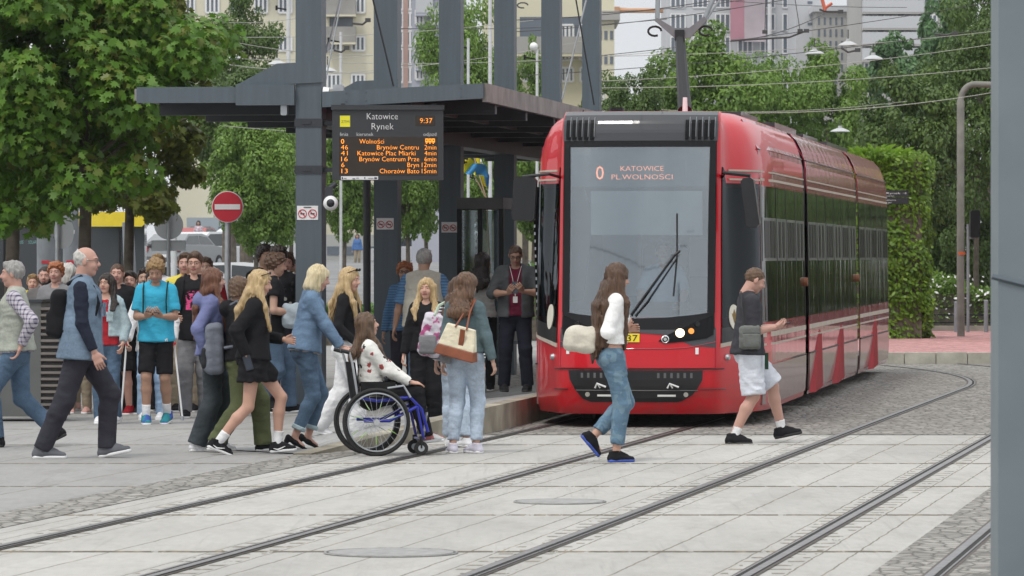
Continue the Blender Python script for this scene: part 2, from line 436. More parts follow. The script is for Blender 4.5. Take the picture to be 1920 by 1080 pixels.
    return m
def cobble_mat(name, col, dark, sc=(9, 5), red=False):
    m, nt, b = nodes_of(name); L = nt.links
    v = mapped(nt, (sc[0], sc[1], 1)); vo = nt.nodes.new('ShaderNodeTexVoronoi'); vo.inputs['Scale'].default_value = 1
    vo.inputs['Randomness'].default_value = .75; L.new(v, vo.inputs['Vector'])
    de = nt.nodes.new('ShaderNodeTexVoronoi'); de.feature = 'DISTANCE_TO_EDGE'; de.inputs['Scale'].default_value = 1; de.inputs['Randomness'].default_value = .75
    L.new(v, de.inputs['Vector'])
    jt = step(nt, de.outputs['Distance'], .10, .02)
    s = sep(nt, vo.outputs['Color'])[0]; n = noise(nt, mapped(nt, (.5, .12, 1)), 1, 4)
    n3 = noise(nt, mapped(nt, (4, .9, 1)), 1, 5, .7)
    f = math_node(nt, 'ADD', math_node(nt, 'MULTIPLY', s, .5), math_node(nt, 'ADD', math_node(nt, 'MULTIPLY', n, .5), math_node(nt, 'MULTIPLY', math_node(nt, 'SUBTRACT', n3, .5), .9)))
    c = mixc(nt, f, [q*.62 for q in col], [min(1, q*1.28) for q in col])
    c = mixc(nt, math_node(nt, 'MULTIPLY', jt, .8), c, dark); L.new(c, b.inputs['Base Color'])
    b.inputs['Roughness'].default_value = .8; b.inputs['Specular IOR Level'].default_value = .3
    bumpn(nt, b, math_node(nt, 'ADD', step(nt, de.outputs['Distance'], 0, .2), math_node(nt, 'MULTIPLY', n3, .5)), .7, .02)
    return m
UA, UB, UC, UD, UE = -7.70, -6.17, -4.50, -3.01, -2.03
m_slab = paving_mat('light_concrete_slabs', (.415,.405,.38), [(-3.76,.007),(-6.94,.007),(-5.80,.007),(-4.87,.007),(-5.34,.006),(-2.62,.006),(-8.08,.006),(-4.3,.006),(-4.7,.006),(-3.2,.006),(-2.82,.006),(-5.98,.006),(-6.36,.006),(-7.5,.006),(-7.9,.006)],
                    3.93, 27.75, .15, 0, (UA, UB, UC, UD))
m_plaza = paving_mat('plaza_paving', (.30,.295,.285), [], 3.93, 27.75, .12, 1.5)
m_cob = cobble_mat('cobbles', (.30,.285,.26), (.09,.085,.075))
m_redpave = cobble_mat('red_paving', (.50,.26,.25), (.36,.19,.18), (6, 3))
m_asph = M('asphalt', (.21,.21,.21), .9, var=.2, vs=.6, bump=.3, bs=30)
m_stone = M('kerb_stone', (.42,.40,.34), .85, var=.22, vs=3, bump=.3, bs=20)
m_steel = M('rail_steel', (.26,.245,.24), .38, metal=.9, var=.25, vs=12, bump=.15, bs=30)
m_steel2 = M('rail_side', (.10,.085,.07), .6, metal=.5, var=.3, vs=20)
m_groove = M('rail_groove', (.02,.019,.018), .9, var=0)

def structure(name, v, f, mat, label=None):
    o = ob(name, v, f, mat, None, loc=(0,0,0)); tag(o, kind='structure')
    if label: o['label'] = label
    return o
# base ground: one sheet to the horizon, rising a little far behind the stop
ys = [0, 8, 20, 40, 60, 80, 100, 120, 145, 170, 195, 220, 260, 320, 600, 1200, 3000]
xs = [-1500, -300, -80, -30, 0, 30, 80, 300, 1500]
v = [(x, y, gz(y) - .012) for y in ys for x in xs]; k = len(xs)
f = [(j*k+i, j*k+i+1, (j+1)*k+i+1, (j+1)*k+i) for j in range(len(ys)-1) for i in range(k-1)]
structure('ground', v, f, m_asph, 'grey asphalt ground reaching to the far buildings')
def sheet(name, pts, z, mat, label=None):
    return structure(name, [(p[0], p[1], z) for p in pts], [list(range(len(pts)))], mat, label)
def ux(u, y): return u + SL*y
def quad_u(u0, u1, y0, y1): return [(ux(u0,y0),y0),(ux(u1,y0),y0),(ux(u1,y1),y1),(ux(u0,y1),y1)]
sheet('track_paving', quad_u(-8.25, -2.35, 12, 45.8), 0, m_slab, 'pale concrete slabs around the tram rails in the foreground')
sheet('plaza', [(-30,12),(ux(-8.7,12),12),(ux(-8.7,43),43),(-.75,47.5),(2,80),(2,96),(-30,96)], 0, m_plaza, 'grey stone paving of the square on the left')
sheet('cobbled_strip', quad_u(-8.72, -8.23, 12, 45.9), .004, m_cob, 'narrow band of rough setts beside the leftmost rail')
sheet('cobbled_strip', [(ux(-2.37,12),12),(9,12),(16,45.9),(ux(-2.37,45.9),45.9)], .004, m_cob, 'cobbled wedge in the lower right corner beside the foreground post')
sheet('cobbled_road', [(-1.3,45.82),(18,45.82),(26,75.7),(-1,75.7),(-1,60)], .004, m_cob, 'rough cobbled track bed around the tram')
# raised red plaza behind a low stone kerb
ky = 75.8
sheet('red_plaza', [(3,76.06),(40,76.06),(40,99),(3,99)], .17, m_redpave, 'pinkish red paving of the raised plaza on the right')
kb = thing('kerb_wall', 'low kerb wall of pale stone blocks edging the red plaza', 'kerb', (5.8, ky, 0))
for i in range(34):
    x = 3.2 + i*.5; z = .185 + .004*math.sin(i*2.1)
    MB().box((x+.245 if True else 0, ky+.13+ .004*math.sin(i), z/2-.03), (.488, .28, z+.06), bev=.012).build('kerb_block', m_stone, kb, world=True)
kb2 = thing('kerb', 'thin pale kerb along the back of the red plaza', 'kerb', (6, 98.9, .17))
MB().bb((3,98.8,.17), (30,99.05,.27)).build('kerb_block', m_stone, kb2, world=True)

# rails: running head, groove and lip as three real strips
def rail_path(u, bend):
    pts = [(ux(u, y), y) for y in np.linspace(14, 49 if bend == 'tram' else 62.5, 24)]
    x, y = pts[-1]; sl = SL
    if bend == 'tram':
        for i in range(16): sl += (TR-sl)*.4; y += 2; x += 2*sl; pts.append((x, y))
    elif bend == 'left':
        for i in range(16):
            y += 1.3; sl -= .034; x += 1.3*sl; pts.append((x, y))
            if y > 75.5: break
    return pts
def strip(pts, o0, o1, z, zb=None):
    v = []; f = []
    for i, p in enumerate(pts):
        a = pts[max(i-1,0)]; b = pts[min(i+1,len(pts)-1)]; d = Vector((b[0]-a[0], b[1]-a[1])).normalized(); n = Vector((d.y, -d.x))
        v += [(p[0]+n.x*o0, p[1]+n.y*o0, z), (p[0]+n.x*o1, p[1]+n.y*o1, z)]
    for i in range(len(pts)-1): f.append([2*i, 2*i+1, 2*i+3, 2*i+2])
    return v, f
RL = [(UA,'tram','rail nearest the wheelchair, left rail of the tram\'s own track'),(UB,'tram','right rail of the tram\'s own track, passing the woman in the white sweater'),
      (UC,'left','rail in front of the man in white shorts, left rail of the neighbouring track'),(UD,'left','thick rail at lower right, right rail of the neighbouring track'),(UE,'none','rail in the cobbles at the lower right corner')]
for u, bd_, lab in RL:
    pts = rail_path(u, bd_)
    if bd_ == 'none': pts = [(p[0] - .0016*(p[1]-28)**2*0, p[1]) for p in pts if p[1] < 60]
    sgn = 1 if u in (UA, UC, UE) else -1
    r = thing('tram_rail', lab, 'rail', (pts[0][0], pts[0][1], 0)); r['group'] = 'grooved tram rails'
    for nm, a, b, z, mt in (('rail_bed', -.05, .085, .006, m_steel2), ('rail_head', -.028, .022, .012, m_steel), ('groove', .022, .052, .009, m_groove), ('guard_lip', .052, .064, .011, m_steel)):
        a, b = (a, b) if sgn > 0 else (-b, -a)
        vv, ff = strip(pts, a, b, z); ob(nm, [(q[0]-pts[0][0], q[1]-pts[0][1], q[2]) for q in vv], ff, mt, r)
# two manhole covers
m_iron = M('cast_iron', (.30,.30,.29), .7, metal=.1, var=.2, vs=12, bump=.6, bs=25)
for (px, py, r_, lab) in ((733,1038,.36,'round manhole cover at the bottom between the left rails'),(1050,942,.30,'round manhole cover between the two tracks, left of the pale joint')):
    g = G(px, py); c = thing('manhole_cover', lab, 'manhole cover', (g[0], g[1], .002))
    MB().cyl((0,0,0), (0,0,.008), r_, n=32).build('cover', m_iron, c); mb = MB()
    mb.tube([(r_*1.06*math.cos(t), r_*1.06*math.sin(t), .004) for t in np.linspace(0, 2*math.pi, 33)[:-1]], .006, 5, True); mb.build('ring', m_iron, c)

# platform with its ramp towards the crossing
m_conc = M('platform_edge_concrete', (.30,.27,.21), .9, var=.4, vs=2.2, bump=.4, bs=14)
m_plat = paving_mat('platform_paving', (.33,.33,.325), [], 1.2, .3, .03, .6, streak=.22)
pr = [(-1.72,41.2,.01),(-.95,43.8,.13),(-.20,46.35,.25)] + [(-.16+TR*(y-46.6), y, .25) for y in (46.6,50,56,62,70,80)]
plf = [(p[0]-(.9 if i < 2 else 1.9), p[1]+(1.2 if i < 3 else 0), .006) for i, p in enumerate(pr)]
v = []; f = []
for a, b in zip(pr, plf): v += [a, b, (a[0], a[1], -.02)]
for i in range(len(pr)-1): f.append([3*i, 3*i+3, 3*i+4, 3*i+1])
pl = thing('tram_platform', 'raised grey platform with a concrete side, ramping down to the crossing', 'platform', (-.2,46.4,0)); pl['kind'] = 'structure'
ob('platform_top', [(a-(-.2), b-46.4, c) for a,b,c in v], f, m_plat, pl)
mb = MB()
for i in range(len(pr)-1):
    a, b = pr[i], pr[i+1]
    for j in range(1 if i < 2 else 1):
        mb.add([(a[0],a[1],-.02),(b[0],b[1],-.02),(b[0],b[1],b[2]+.006),(a[0],a[1],a[2]+.006),(a[0]-.16,a[1],-.02),(b[0]-.16,b[1],-.02),(b[0]-.16,b[1],b[2]+.006),(a[0]-.16,a[1],a[2]+.006)],
               [(0,1,2,3),(3,2,6,7),(0,3,7,4),(1,5,6,2)])
mb.build('platform_kerb', m_conc, pl, world=True)

# ================================================================== CANOPY over the stop
def streaked(name, col, rough=.45):
    m, nt, b = nodes_of(name); v = mapped(nt, (9, 9, .5)); n = noise(nt, v, 1.6, 5, .65); n2 = noise(nt, mapped(nt), 1.3, 4)
    c = mixc(nt, step(nt, n, .35, .75), [q*.90 for q in col], [min(1, q*1.10) for q in col]); c = mixc(nt, math_node(nt, 'MULTIPLY', step(nt, n2, .5, .8), .35), c, [q*.7+.02 for q in col])
    sc_ = math_node(nt, 'GREATER_THAN', noise(nt, mapped(nt, (3, 3, 12)), 6, 2), .74); c = mixc(nt, math_node(nt, 'MULTIPLY', sc_, .5), c, [q*1.5 for q in col])
    nt.links.new(c, b.inputs['Base Color']); b.inputs['Roughness'].default_value = rough; bumpn(nt, b, n2, .1, .01); return m
m_paint = streaked('blue_grey_paint', (.090,.115,.135))
m_paint_d = M('dark_grey_paint', (.032,.036,.042), .5, var=.15, vs=4)
m_fascia = M('weathered_fascia', (.25,.24,.225), .7, var=.25, vs=3)
m_soffit = M('soffit', (.11,.11,.108), .8, var=.2, vs=2)
m_white = M('white_plate', (.78,.78,.78), .5, var=.03)
m_red = M('sign_red', (.55,.02,.04), .45, var=.05)
m_blk = M('black_plastic', (.012,.012,.014), .35, var=.1)
m_galv = M('galvanised_steel', (.42,.44,.46), .45, metal=.6, var=.15, vs=8)
cy = thing('tram_stop_canopy', 'long blue-grey steel canopy on six tall square columns over the tram stop', 'canopy', (-2.22, 53, 0), THT)
def nosmoke(par, x, y, z, w, with_text):
    mb = MB(); h = w*.66; mb.box((x, y, z), (w, .006, h)); mb.mi = 1
    o = None; yy = y-.0065
    for cx in (x-w*.24, x+w*.24):
        mb.tube([(cx+w*.19*math.cos(t), yy, z-h*.06+w*.19*math.sin(t)) for t in np.linspace(0, 2*math.pi, 25)[:-1]], .0045, 5, True)
        mb.tube([(cx-w*.13, yy, z-h*.06+w*.13), (cx+w*.13, yy, z-h*.06-w*.13)], .0045, 5)
        mb.mi = 2; mb.box((cx, yy-.001, z-h*.06), (w*.2, .003, .011)); mb.mi = 1
    if with_text: mb.mi = 2; mb.box((x, yy, z+h*.40), (w*.36, .003, .008))
    return mb.build('no_smoking_sign', [m_white, m_red, m_blk], par)
for k in range(6):
    L_ = 5.346*k; cs = MB(); cs.box((0, L_, 3.6), (.29, .30, 7.2), bev=.006)
    c = cs.build('column', m_paint if True else 0, cy)
    if k == 0: tag(c, 'front column of the canopy carrying the departure board')
    if k < 3:
        o = nosmoke(c, (-.005 if k else -.01), L_-.154, (1.71+(480-399)/9000*52.8) if k == 0 else (2.10 if k == 1 else 2.09), .235 if k == 0 else .21, k == 0)
    # haunch plates of the left arm, thick plate in front of the roof
    hp = MB(); z0 = 3.60 if k == 0 else 3.60
    hp.prism([(-.80, 3.60), (-.35, 3.83), (.155, 3.85), (.155, 3.62), (-.30, 3.60)], L_-.17, L_-.02, lambda a, b, d: (a, d, b))
    hp.build('bracket_plate', m_paint, cy)
def loc_cy(p):
    d = Vector((p[0]+2.22, p[1]-53, p[2])); return Matrix.Rotation(-THT, 4, 'Z') @ d
for (x0, y0, x1, y1, Y, r_, mt, tb) in ((648,-40,612,100,53.2,.010,m_galv,True), (690,-40,738,162,56.5,.012,m_blk,False), (1073,-40,1114,197,70,.012,m_blk,False), (1104,-20,1054,186,72,.014,m_galv,False), (652,-60,608,165,58,.010,m_galv,False)):
    rd = MB(); a, b = loc_cy(P(x0,y0,Y)), loc_cy(P(x1,y1,Y)); rd.tube([a, b], r_, 6)
    if tb: rd.tube([b+(a-b)*.04, b+(a-b)*.14], .026, 8)
    rd.build('tie_rod', mt, cy)
mb = MB()
LR = 30.0
def wing(x0, x1, zt0, zt1, th): # roof wings
    mb.add([(x0,-.14,zt0-th),(x1,-.14,zt1-th),(x1,LR,zt1-th),(x0,LR,zt0-th),(x0,-.14,zt0),(x1,-.14,zt1),(x1,LR,zt1),(x0,LR,zt0)],
           [(3,2,1,0),(4,5,6,7),(0,1,5,4),(1,2,6,5),(2,3,7,6),(3,0,4,7)])
wing(.16, 1.93, 3.515, 3.595, .06); wing(-1.90, -.16, 3.555, 3.53, .05)
mb.build('roof', m_soffit, cy)
fb = MB()                                                # front fascia beams
fb.add([(.16,-.20,3.345),(1.95,-.20,3.435),(1.95,-.142,3.435),(.16,-.142,3.345),(.16,-.20,3.515),(1.95,-.20,3.60),(1.95,-.142,3.60),(.16,-.142,3.515)],[(3,2,1,0),(4,5,6,7),(0,1,5,4),(1,2,6,5),(2,3,7,6),(3,0,4,7)])
fb.bb((-1.92,-.20,3.40),(-.80,-.142,3.575)); fb.bb((-.80,-.235,3.37),(-.146,-.150,3.598))
for x in (.43,.65,1.70,):
    for z in (3.40,3.49): fb.cyl((x,-.203,z+.035*x),(x,-.208,z+.035*x),.009,n=8)
fb.build('fascia_beam', m_paint, cy)
sb = MB()
for i in range(11):
    y0 = -.14 + i*2.75; sb.bb((1.931, y0, 3.40), (1.985, y0+2.742, 3.602)); sb.bb((-1.955, y0, 3.43), (-1.902, y0+2.742, 3.56))
sb.split('edge_panel', m_fascia, cy)
for i in range(11):
    y0 = .95 + i*2.65; MB().bb((-1.9, y0, 3.30+.0), (1.92, y0+.16, 3.46)).build('cross_beam', m_paint_d, cy)
MB().bb((-.147,.16,3.16),(.147,LR,3.47)).build('spine_beam', m_paint_d, cy)
MB().bb((1.05,.0,3.33),(1.12,LR,3.46)).build('purlin', m_soffit, cy)
bd = MB()                                                # clamps round the first column
for z in (1.71+(480-230)/9000*52.8, 1.71+(480-318)/9000*52.8):
    bd = MB(); bd.box((0, 0, z), (.312, .322, .09)); bd.box((-.02, -.165, z), (.10, .012, .03)); bd.box((.24, -.05, z), (.22, .05, .05)); bd.build('clamp_band', m_paint_d, cy)
# small gear under the bracket: lamp housing, loudspeaker horn
sp = MB(); sp.mi = 0; sp.cyl((.165,-.12,3.50),(.23,-.12,3.50),.075,.06,n=16); sp.mi = 1; sp.box((.33,-.12,3.51),(.11,.10,.17),bev=.01)
sp.build('loudspeaker', [m_white, m_galv], cy)
fl = MB(); fl.box((-.30,-.15,3.50),(.09,.06,.16),bev=.01); fl.box((-.27,-.15,3.36),(.07,.08,.20),bev=.01); fl.build('floodlight', m_galv, cy)
# drain pipe behind, left of column 2
ty = thing('drain_pipe', 'dark round pipe standing between the first and second canopy columns', 'pipe', P(688, 770, 56)[:2] + (0,))
MB().cyl((0,0,0),(0,0,3.4),.045,n=14).build('pipe', m_paint_d, ty)

# ------------------------------------------------------------------ departure board
SX, SZ = lambda px: (px-727)/170.8, lambda py: 1.71+(480-py)/170.8
m_board = M('board_black', (.035,.038,.042), .4, var=.06)
m_led = M('orange_leds', (.9,.3,.02), .5, var=0, emit=(1,.30,.02), est=1.35)
m_ledbg = M('display_glass', (.030,.018,.010), .2, var=.1)
m_ltr = M('white_lettering', (.85,.85,.85), .5, var=0)
m_yel = M('yellow_plate', (.80,.76,.03), .5, var=.03)
m_navy = M('dark_letter', (.03,.03,.08), .5, var=0)
bo = thing('departure_board', 'black hanging tram departure board with orange lettering, fixed to the front column', 'display', P(727, 480, 52.68)[:2]+(0,), 0)
mb = MB(); mb.bb((SX(623),0,SZ(338)),(SX(831),.16,SZ(206))); mb.bb((SX(621),-.03,SZ(206)),(SX(833),.19,SZ(197)));
for px in (643,727,813): mb.box((SX(px), .08, SZ(195.5)), (.05,.03,.02))
mb.build('housing', m_board, bo)
def pan(name, x0, y0, x1, y1, mt, d=.004, par=bo): return MB().bb((SX(x0),-d,SZ(y1)),(SX(x1),-.0005,SZ(y0))).build(name, mt, par)
def txt(name, key, x0, x1, ybase, hpx, mt, par, d=-.008):
    v, f = text_vf(key, SX(x0), SX(x1), hpx/170.8); return ob(name, [(p[0], d, p[1]+SZ(ybase)) for p in v], f, mt, par)
scr = pan('led_screen', 636, 257, 821, 329, m_ledbg); clk = pan('clock_screen', 779, 217, 816, 236, m_ledbg)
for nm, key, x0, x1, yb, h in (('title','Katowice',688,746,224,13),('title','Rynek',697,738,243,13),('heading','linia',638,653,255,7),('heading','kierunek',669,700,255,7),('heading','odjazd',794,818,255,7)):
    txt(nm, key, x0, x1, yb, h, m_ltr, bo)
lg = pan('operator_logo', 637.5, 217, 656.5, 238, m_yel); txt('logo_letters', 'ZTM', 640, 655, 230.5, 5, m_navy, lg, -.009)
txt('clock_digits', '9:37', 787.5, 810.5, 231, 10, m_led, clk)
rows = [(269.5,('0',639.5,645.5),('Wolności',674,720),None),(280.5,('46',639.5,652.5),('Brynów Centru',707,785),('2min',796,818)),(291.5,('41',639.5,652),('Katowice Plac Miarki',670.5,779),('4min',796,818)),
        (302.5,('16',640,652),('Brynów Centrum Prze',674,786),('6min',796,818)),(313.5,('6',640,646),('Bryn',764,785.5),('12min',791,818)),(325,('13',640.5,652),('Chorzów Bato',712,786),('15min',791,818))]
for yb, *parts in rows:
    v_, f_ = [], []
    for q in parts:
        if q is None: continue
        v, f = text_vf(q[0], SX(q[1]), SX(q[2]), 9.2/170.8); b0 = len(v_)
        v_ += [(p[0], -.008, p[1]+SZ(yb)) for p in v]; f_ += [[i+b0 for i in ff] for ff in f]
    ob('led_text_row', v_, f_, m_led, scr)
tb = MB()                                               # tram pictogram on the first row
for i in range(3): tb.bb((SX(797.5+6.2*i),-.009,SZ(267)),(SX(803+6.2*i),-.006,SZ(260))); tb.mi=1; tb.bb((SX(799+6.2*i),-.011,SZ(264.5)),(SX(801.5+6.2*i),-.0085,SZ(261.7))); tb.mi=0
for i in range(3): tb.box((SX(800+6.2*i),-.008,SZ(268.5)),(.012,.002,.012))
tb.build('tram_symbol', [m_led, m_ledbg], scr)
st = pan('sticker_strip', 639.5, 330.5, 709, 337, m_white)
sm = MB()
for x0, x1, y0, y1 in ((641,643,332,336),(645,650,334,334.7),(661,666,334.5,335.8),(668,673,333.5,334.5),(683,685,332.5,335),(690,700,334,334.6),(702,707,332.5,335.5)): sm.bb((SX(x0),-.008,SZ(y1)),(SX(x1),-.0055,SZ(y0)))
sm.build('small_print', m_navy, st)
# dome camera under the board
dc = thing('security_camera', 'round white dome security camera hanging below the departure board', 'camera', P(620,381,52.6))
mb = MB(); mb.tube([(.0,.05,.06),(-.02,.05,.16),(.06,.05,.22)], .035, 10); mb.box((-.02,.05,.12),(.09,.07,.12)); mb.build('bracket', m_paint_d, dc)
mb = MB(); mb.ell((0,0,0),(.082,.06,.082),20,12); mb.cyl((0,.0,0),(0,.09,0),.082,.06,n=20); mb.build('housing', m_white, dc, smooth=True)
mb = MB(); mb.ell((0,-.03,0),(.05,.045,.05),20,12); mb.build('lens_dome', M('dome_glass',(.02,.02,.025),.05,var=0), dc, smooth=True)
# ================================================================== TRAM
def tram_paint(name, col, shiny=False):
    m, nt, b = nodes_of(name)
    z_ = sep(nt, mapped(nt))[2]; dn = noise(nt, mapped(nt, (2, 1, 5)), 1.5, 5, .7)      # road dirt thrown up on the lowest panels
    df = math_node(nt, 'MULTIPLY', math_node(nt, 'MULTIPLY', step(nt, z_, .75, .12), step(nt, dn, .35, .7)), .55)
    nt.links.new(mixc(nt, df, col, (.10,.075,.06)), b.inputs['Base Color']); b.inputs['Roughness'].default_value = .4; b.inputs['Specular IOR Level'].default_value = .25
    b.inputs['Coat Weight'].default_value = .55; b.inputs['Coat Roughness'].default_value = .03
    n = noise(nt, mapped(nt, (1, 2.6 if shiny else 2.2, .35 if shiny else .55)), 1.0, 4 if shiny else 3)
    if shiny: b.inputs['Coat Weight'].default_value = .85; b.inputs['Coat IOR'].default_value = 1.5
    bp = nt.nodes.new('ShaderNodeBump'); bp.inputs['Strength'].default_value = .45 if shiny else .22; bp.inputs['Distance'].default_value = .02 if shiny else .012
    nt.links.new(n, bp.inputs['Height'])
    nt.links.new(bp.outputs['Normal'], b.inputs['Coat Normal'])
    return m
m_tred = tram_paint('tram_red', (.56,.004,.014))
m_tdred = tram_paint('tram_red_reflection_tint', (.36,.03,.06), True)  # side red dulled in its base colour to stand in for strong reflections
m_tgrey = tram_paint('tram_dark_grey', (.045,.048,.054))
m_tblack = M('tram_black', (.008,.008,.009), .3, var=0, spec=.25)
m_tskirt = tram_paint('tram_skirt_ground_tint', (.24,.14,.13))  # red skirt greyed in its base colour to imitate the ground's reflection
m_pgrey = M('pantograph_grey', (.20,.21,.22), .5, metal=.3, var=.1)
m_cream = M('cream_line', (.46,.40,.33), .5, var=.1)
def glass(name, tint, rough, mixf, gcol):
    m, nt, b = nodes_of(name); nt.nodes.remove(b); out = nt.nodes['Material Output']
    tr = nt.nodes.new('ShaderNodeBsdfTransparent'); tr.inputs[0].default_value = rgba(tint)
    gl = nt.nodes.new('ShaderNodeBsdfGlossy'); gl.inputs['Roughness'].default_value = rough; gl.inputs[0].default_value = rgba(gcol)
    fr = nt.nodes.new('ShaderNodeFresnel'); fr.inputs[0].default_value = 1.5
    f = math_node(nt, 'MINIMUM', math_node(nt, 'ADD', math_node(nt, 'MULTIPLY', fr.outputs[0], 1.0), mixf), 1.0)
    mx = nt.nodes.new('ShaderNodeMixShader'); nt.links.new(f, mx.inputs[0]); nt.links.new(tr.outputs[0], mx.inputs[1]); nt.links.new(gl.outputs[0], mx.inputs[2])
    nt.links.new(mx.outputs[0], out.inputs[0]); return m, nt, gl
m_wind, _nt, _g = glass('windscreen_glass', (.84,.88,.89), .02, .14, (.85,.90,.95))
m_sideg, _nt, _pb = nodes_of('side_window_glass'); _pb.inputs['IOR'].default_value = 1.38; _pb.inputs['Base Color'].default_value = (.012,.013,.015,1); _pb.inputs['Roughness'].default_value = .06; _pb.inputs['Specular IOR Level'].default_value = .5; _g = _pb
_b = _nt.nodes.new('ShaderNodeBump'); _b.inputs['Strength'].default_value = .5; _b.inputs['Distance'].default_value = .02
_nt.links.new(noise(_nt, mapped(_nt, (1, 3.0, .4)), 1.2, 2), _b.inputs['Height']); _nt.links.new(_b.outputs[0], _g.inputs['Normal'])
m_lamph = M('lamp_housing', (.006,.006,.007), .3, var=0, spec=.15)
tram = thing('tram', 'long red articulated city tram showing a round-cornered grey nose, headlight lit', 'tram', (1.232, 47.6, 0), THT)
OUTL = [(0,0),(.25,.010),(.5,.040),(.66,.080),(.74,.115),(.80,.18),(.86,.31),(.95,.56),(1.05,.86),(1.13,1.15),(1.185,1.6),(1.2,2.0),(1.2,2.4)]
# finer outline by Catmull-Rom
def catmull(P_, n=6):
    P_ = [np.array(p, float) for p in P_]; Q = [2*P_[0]*np.array([0,1])+P_[1]*np.array([-1,1])*1] + P_ + [P_[-1]+(P_[-1]-P_[-2])]
    Q[0] = np.array([-P_[1][0], P_[1][1]]); out = []
    for i in range(1, len(Q)-2):
        for k in range(n):
            t = k/n; a, b, c, d = Q[i-1:i+3]
            out.append(.5*((2*b)+(-a+c)*t+(2*a-5*b+4*c-d)*t*t+(-a+3*b-3*c+d)*t**3))
    out.append(P_[-1]); return np.array(out)
OL = catmull(OUTL); OT = np.r_[0, np.cumsum(np.linalg.norm(np.diff(OL, axis=0), axis=1))]
TMAX = OT[-1]; T_OFF = TMAX - 2.4                       # straight side: depth = t - T_OFF
def OUT(t):
    s = 1 if t >= 0 else -1; a = abs(t)
    if a >= TMAX-1e-6: return np.array([s*1.2, a-T_OFF]), np.array([s*1.0, 0])
    p = np.array([np.interp(a, OT, OL[:,0]), np.interp(a, OT, OL[:,1])])
    e = .04; q0 = np.array([np.interp(max(a-e,0), OT, OL[:,0]), np.interp(max(a-e,0), OT, OL[:,1])]); q1 = np.array([np.interp(a+e, OT, OL[:,0]), np.interp(a+e, OT, OL[:,1])])
    d = q1-q0
    if a < e: d = np.array([1., 0])
    d /= np.linalg.norm(d); n = np.array([d[1], -d[0]])
    return np.array([s*p[0], p[1]]), np.array([s*n[0], n[1]])
FZ = [.10,.18,.30,.45,.60,.90,1.1,1.6,2.2,2.8,2.95,3.05,3.12,3.16]; FI = [.13,.07,.02,.0,.0,.03,.08,.13,.19,.26,.285,.32,.39,.50]
SZ_ = [.10,.25,.60,1.0,2.7,2.9,3.02,3.10,3.16]; SI = [.03,.0,.0,.0,.03,.08,.14,.22,.36]
def inset(t, z):
    a = abs(t); w = min(max((a-.7)/1.1, 0), 1); w = w*w*(3-2*w)
    return (1-w)*np.interp(z, FZ, FI)*1.0 + w*np.interp(z, SZ_, SI)
def TS(t, z, off=0):
    p, n = OUT(t); i_ = inset(t, z); w = min(max((abs(t)-.75)/.75, 0), 1); w = w*w*(3-2*w)
    # the nose is raked straight back, the sides lean inwards
    return (p[0]+n[0]*off-n[0]*i_*w, p[1]+n[1]*off+i_*(1-w)-n[1]*i_*w, z)
def hull(name, ts, zs, mt, par, skip=None, roof=True, ends=False):
    v = []; f = []; nz_ = len(zs)
    full = [-t for t in ts[::-1] if t > 0] + list(ts)
    for t in full:
        for z in zs: v.append(TS(t, z))
    for i in range(len(full)-1):
        if ts[0] > 0 and full[i] < 0 < full[i+1]: continue
        for j in range(nz_-1):
            tm, zm = (full[i]+full[i+1])/2, (zs[j]+zs[j+1])/2
            if skip and skip(tm, zm): continue
            f.append([i*nz_+j, (i+1)*nz_+j, (i+1)*nz_+j+1, i*nz_+j+1])
    n = len(full); half = n//2
    for i in range(half if ts[0] > 0 else (n-1)//2):      # roof and floor between mirrored stations
        a, b = i, i+1; c, d = n-1-i, n-2-i
        if b > d: break
        if ts[0] > 0 and i == half-1: continue
        for j in (0, nz_-1):
            q = [a*nz_+j, b*nz_+j, d*nz_+j, c*nz_+j] if d != b else [a*nz_+j, b*nz_+j, c*nz_+j]
            f.append(q)
    return ob(name, v, f, mt, par, smooth=False)
def patch(name, poly, mt, par, off=.006, th=.012, st=.07, sz=.16, mirror=False, smooth=True):
    if mirror: poly = [(-a, b) for a, b in poly][::-1]
    bm = bmesh.new(); vs = [bm.verts.new((a, b, 0)) for a, b in poly]; bm.faces.new(vs)
    t0, t1 = min(p[0] for p in poly), max(p[0] for p in poly); z0, z1 = min(p[1] for p in poly), max(p[1] for p in poly)
    stt = st if (t1-t0) < 4 and min(abs(t0), abs(t1)) < 2.5 else 1.0
    for k in range(int(t0/stt)-1, int(t1/stt)+2):
        if t0 < k*stt < t1:
            bmesh.ops.bisect_plane(bm, geom=bm.verts[:]+bm.edges[:]+bm.faces[:], plane_co=(k*stt,0,0), plane_no=(1,0,0))
    for k in range(int(z0/sz)-1, int(z1/sz)+2):
        if z0 < k*sz < z1:
            bmesh.ops.bisect_plane(bm, geom=bm.verts[:]+bm.edges[:]+bm.faces[:], plane_co=(0,k*sz,0), plane_no=(0,1,0))
    bmesh.ops.triangulate(bm, faces=[q for q in bm.faces if len(q.verts) > 4])
    bm.verts.index_update(); top = [TS(q.co.x, q.co.y, off) for q in bm.verts]; bot = [TS(q.co.x, q.co.y, off-th) for q in bm.verts]
    n = len(top); fs = [[q.index for q in fc.verts] for fc in bm.faces]
    be = [(e.verts[0].index, e.verts[1].index) for e in bm.edges if len(e.link_faces) == 1]
    nrm_ = sum((fc.normal.z for fc in bm.faces)); bm.free()
    if nrm_ < 0: fs = [q[::-1] for q in fs]
    allf = fs + [[i+n for i in q[::-1]] for q in fs] + [[a, b, b+n, a+n] for a, b in be]
    o = ob(name, top+bot, allf, mt, par); b2_ = bmesh.new(); b2_.from_mesh(o.data)
    bmesh.ops.recalc_face_normals(b2_, faces=b2_.faces[:]); b2_.to_mesh(o.data); b2_.free(); return o
def FP(px, py): return ((px-1193)/189*1.0, (803-py)/189)
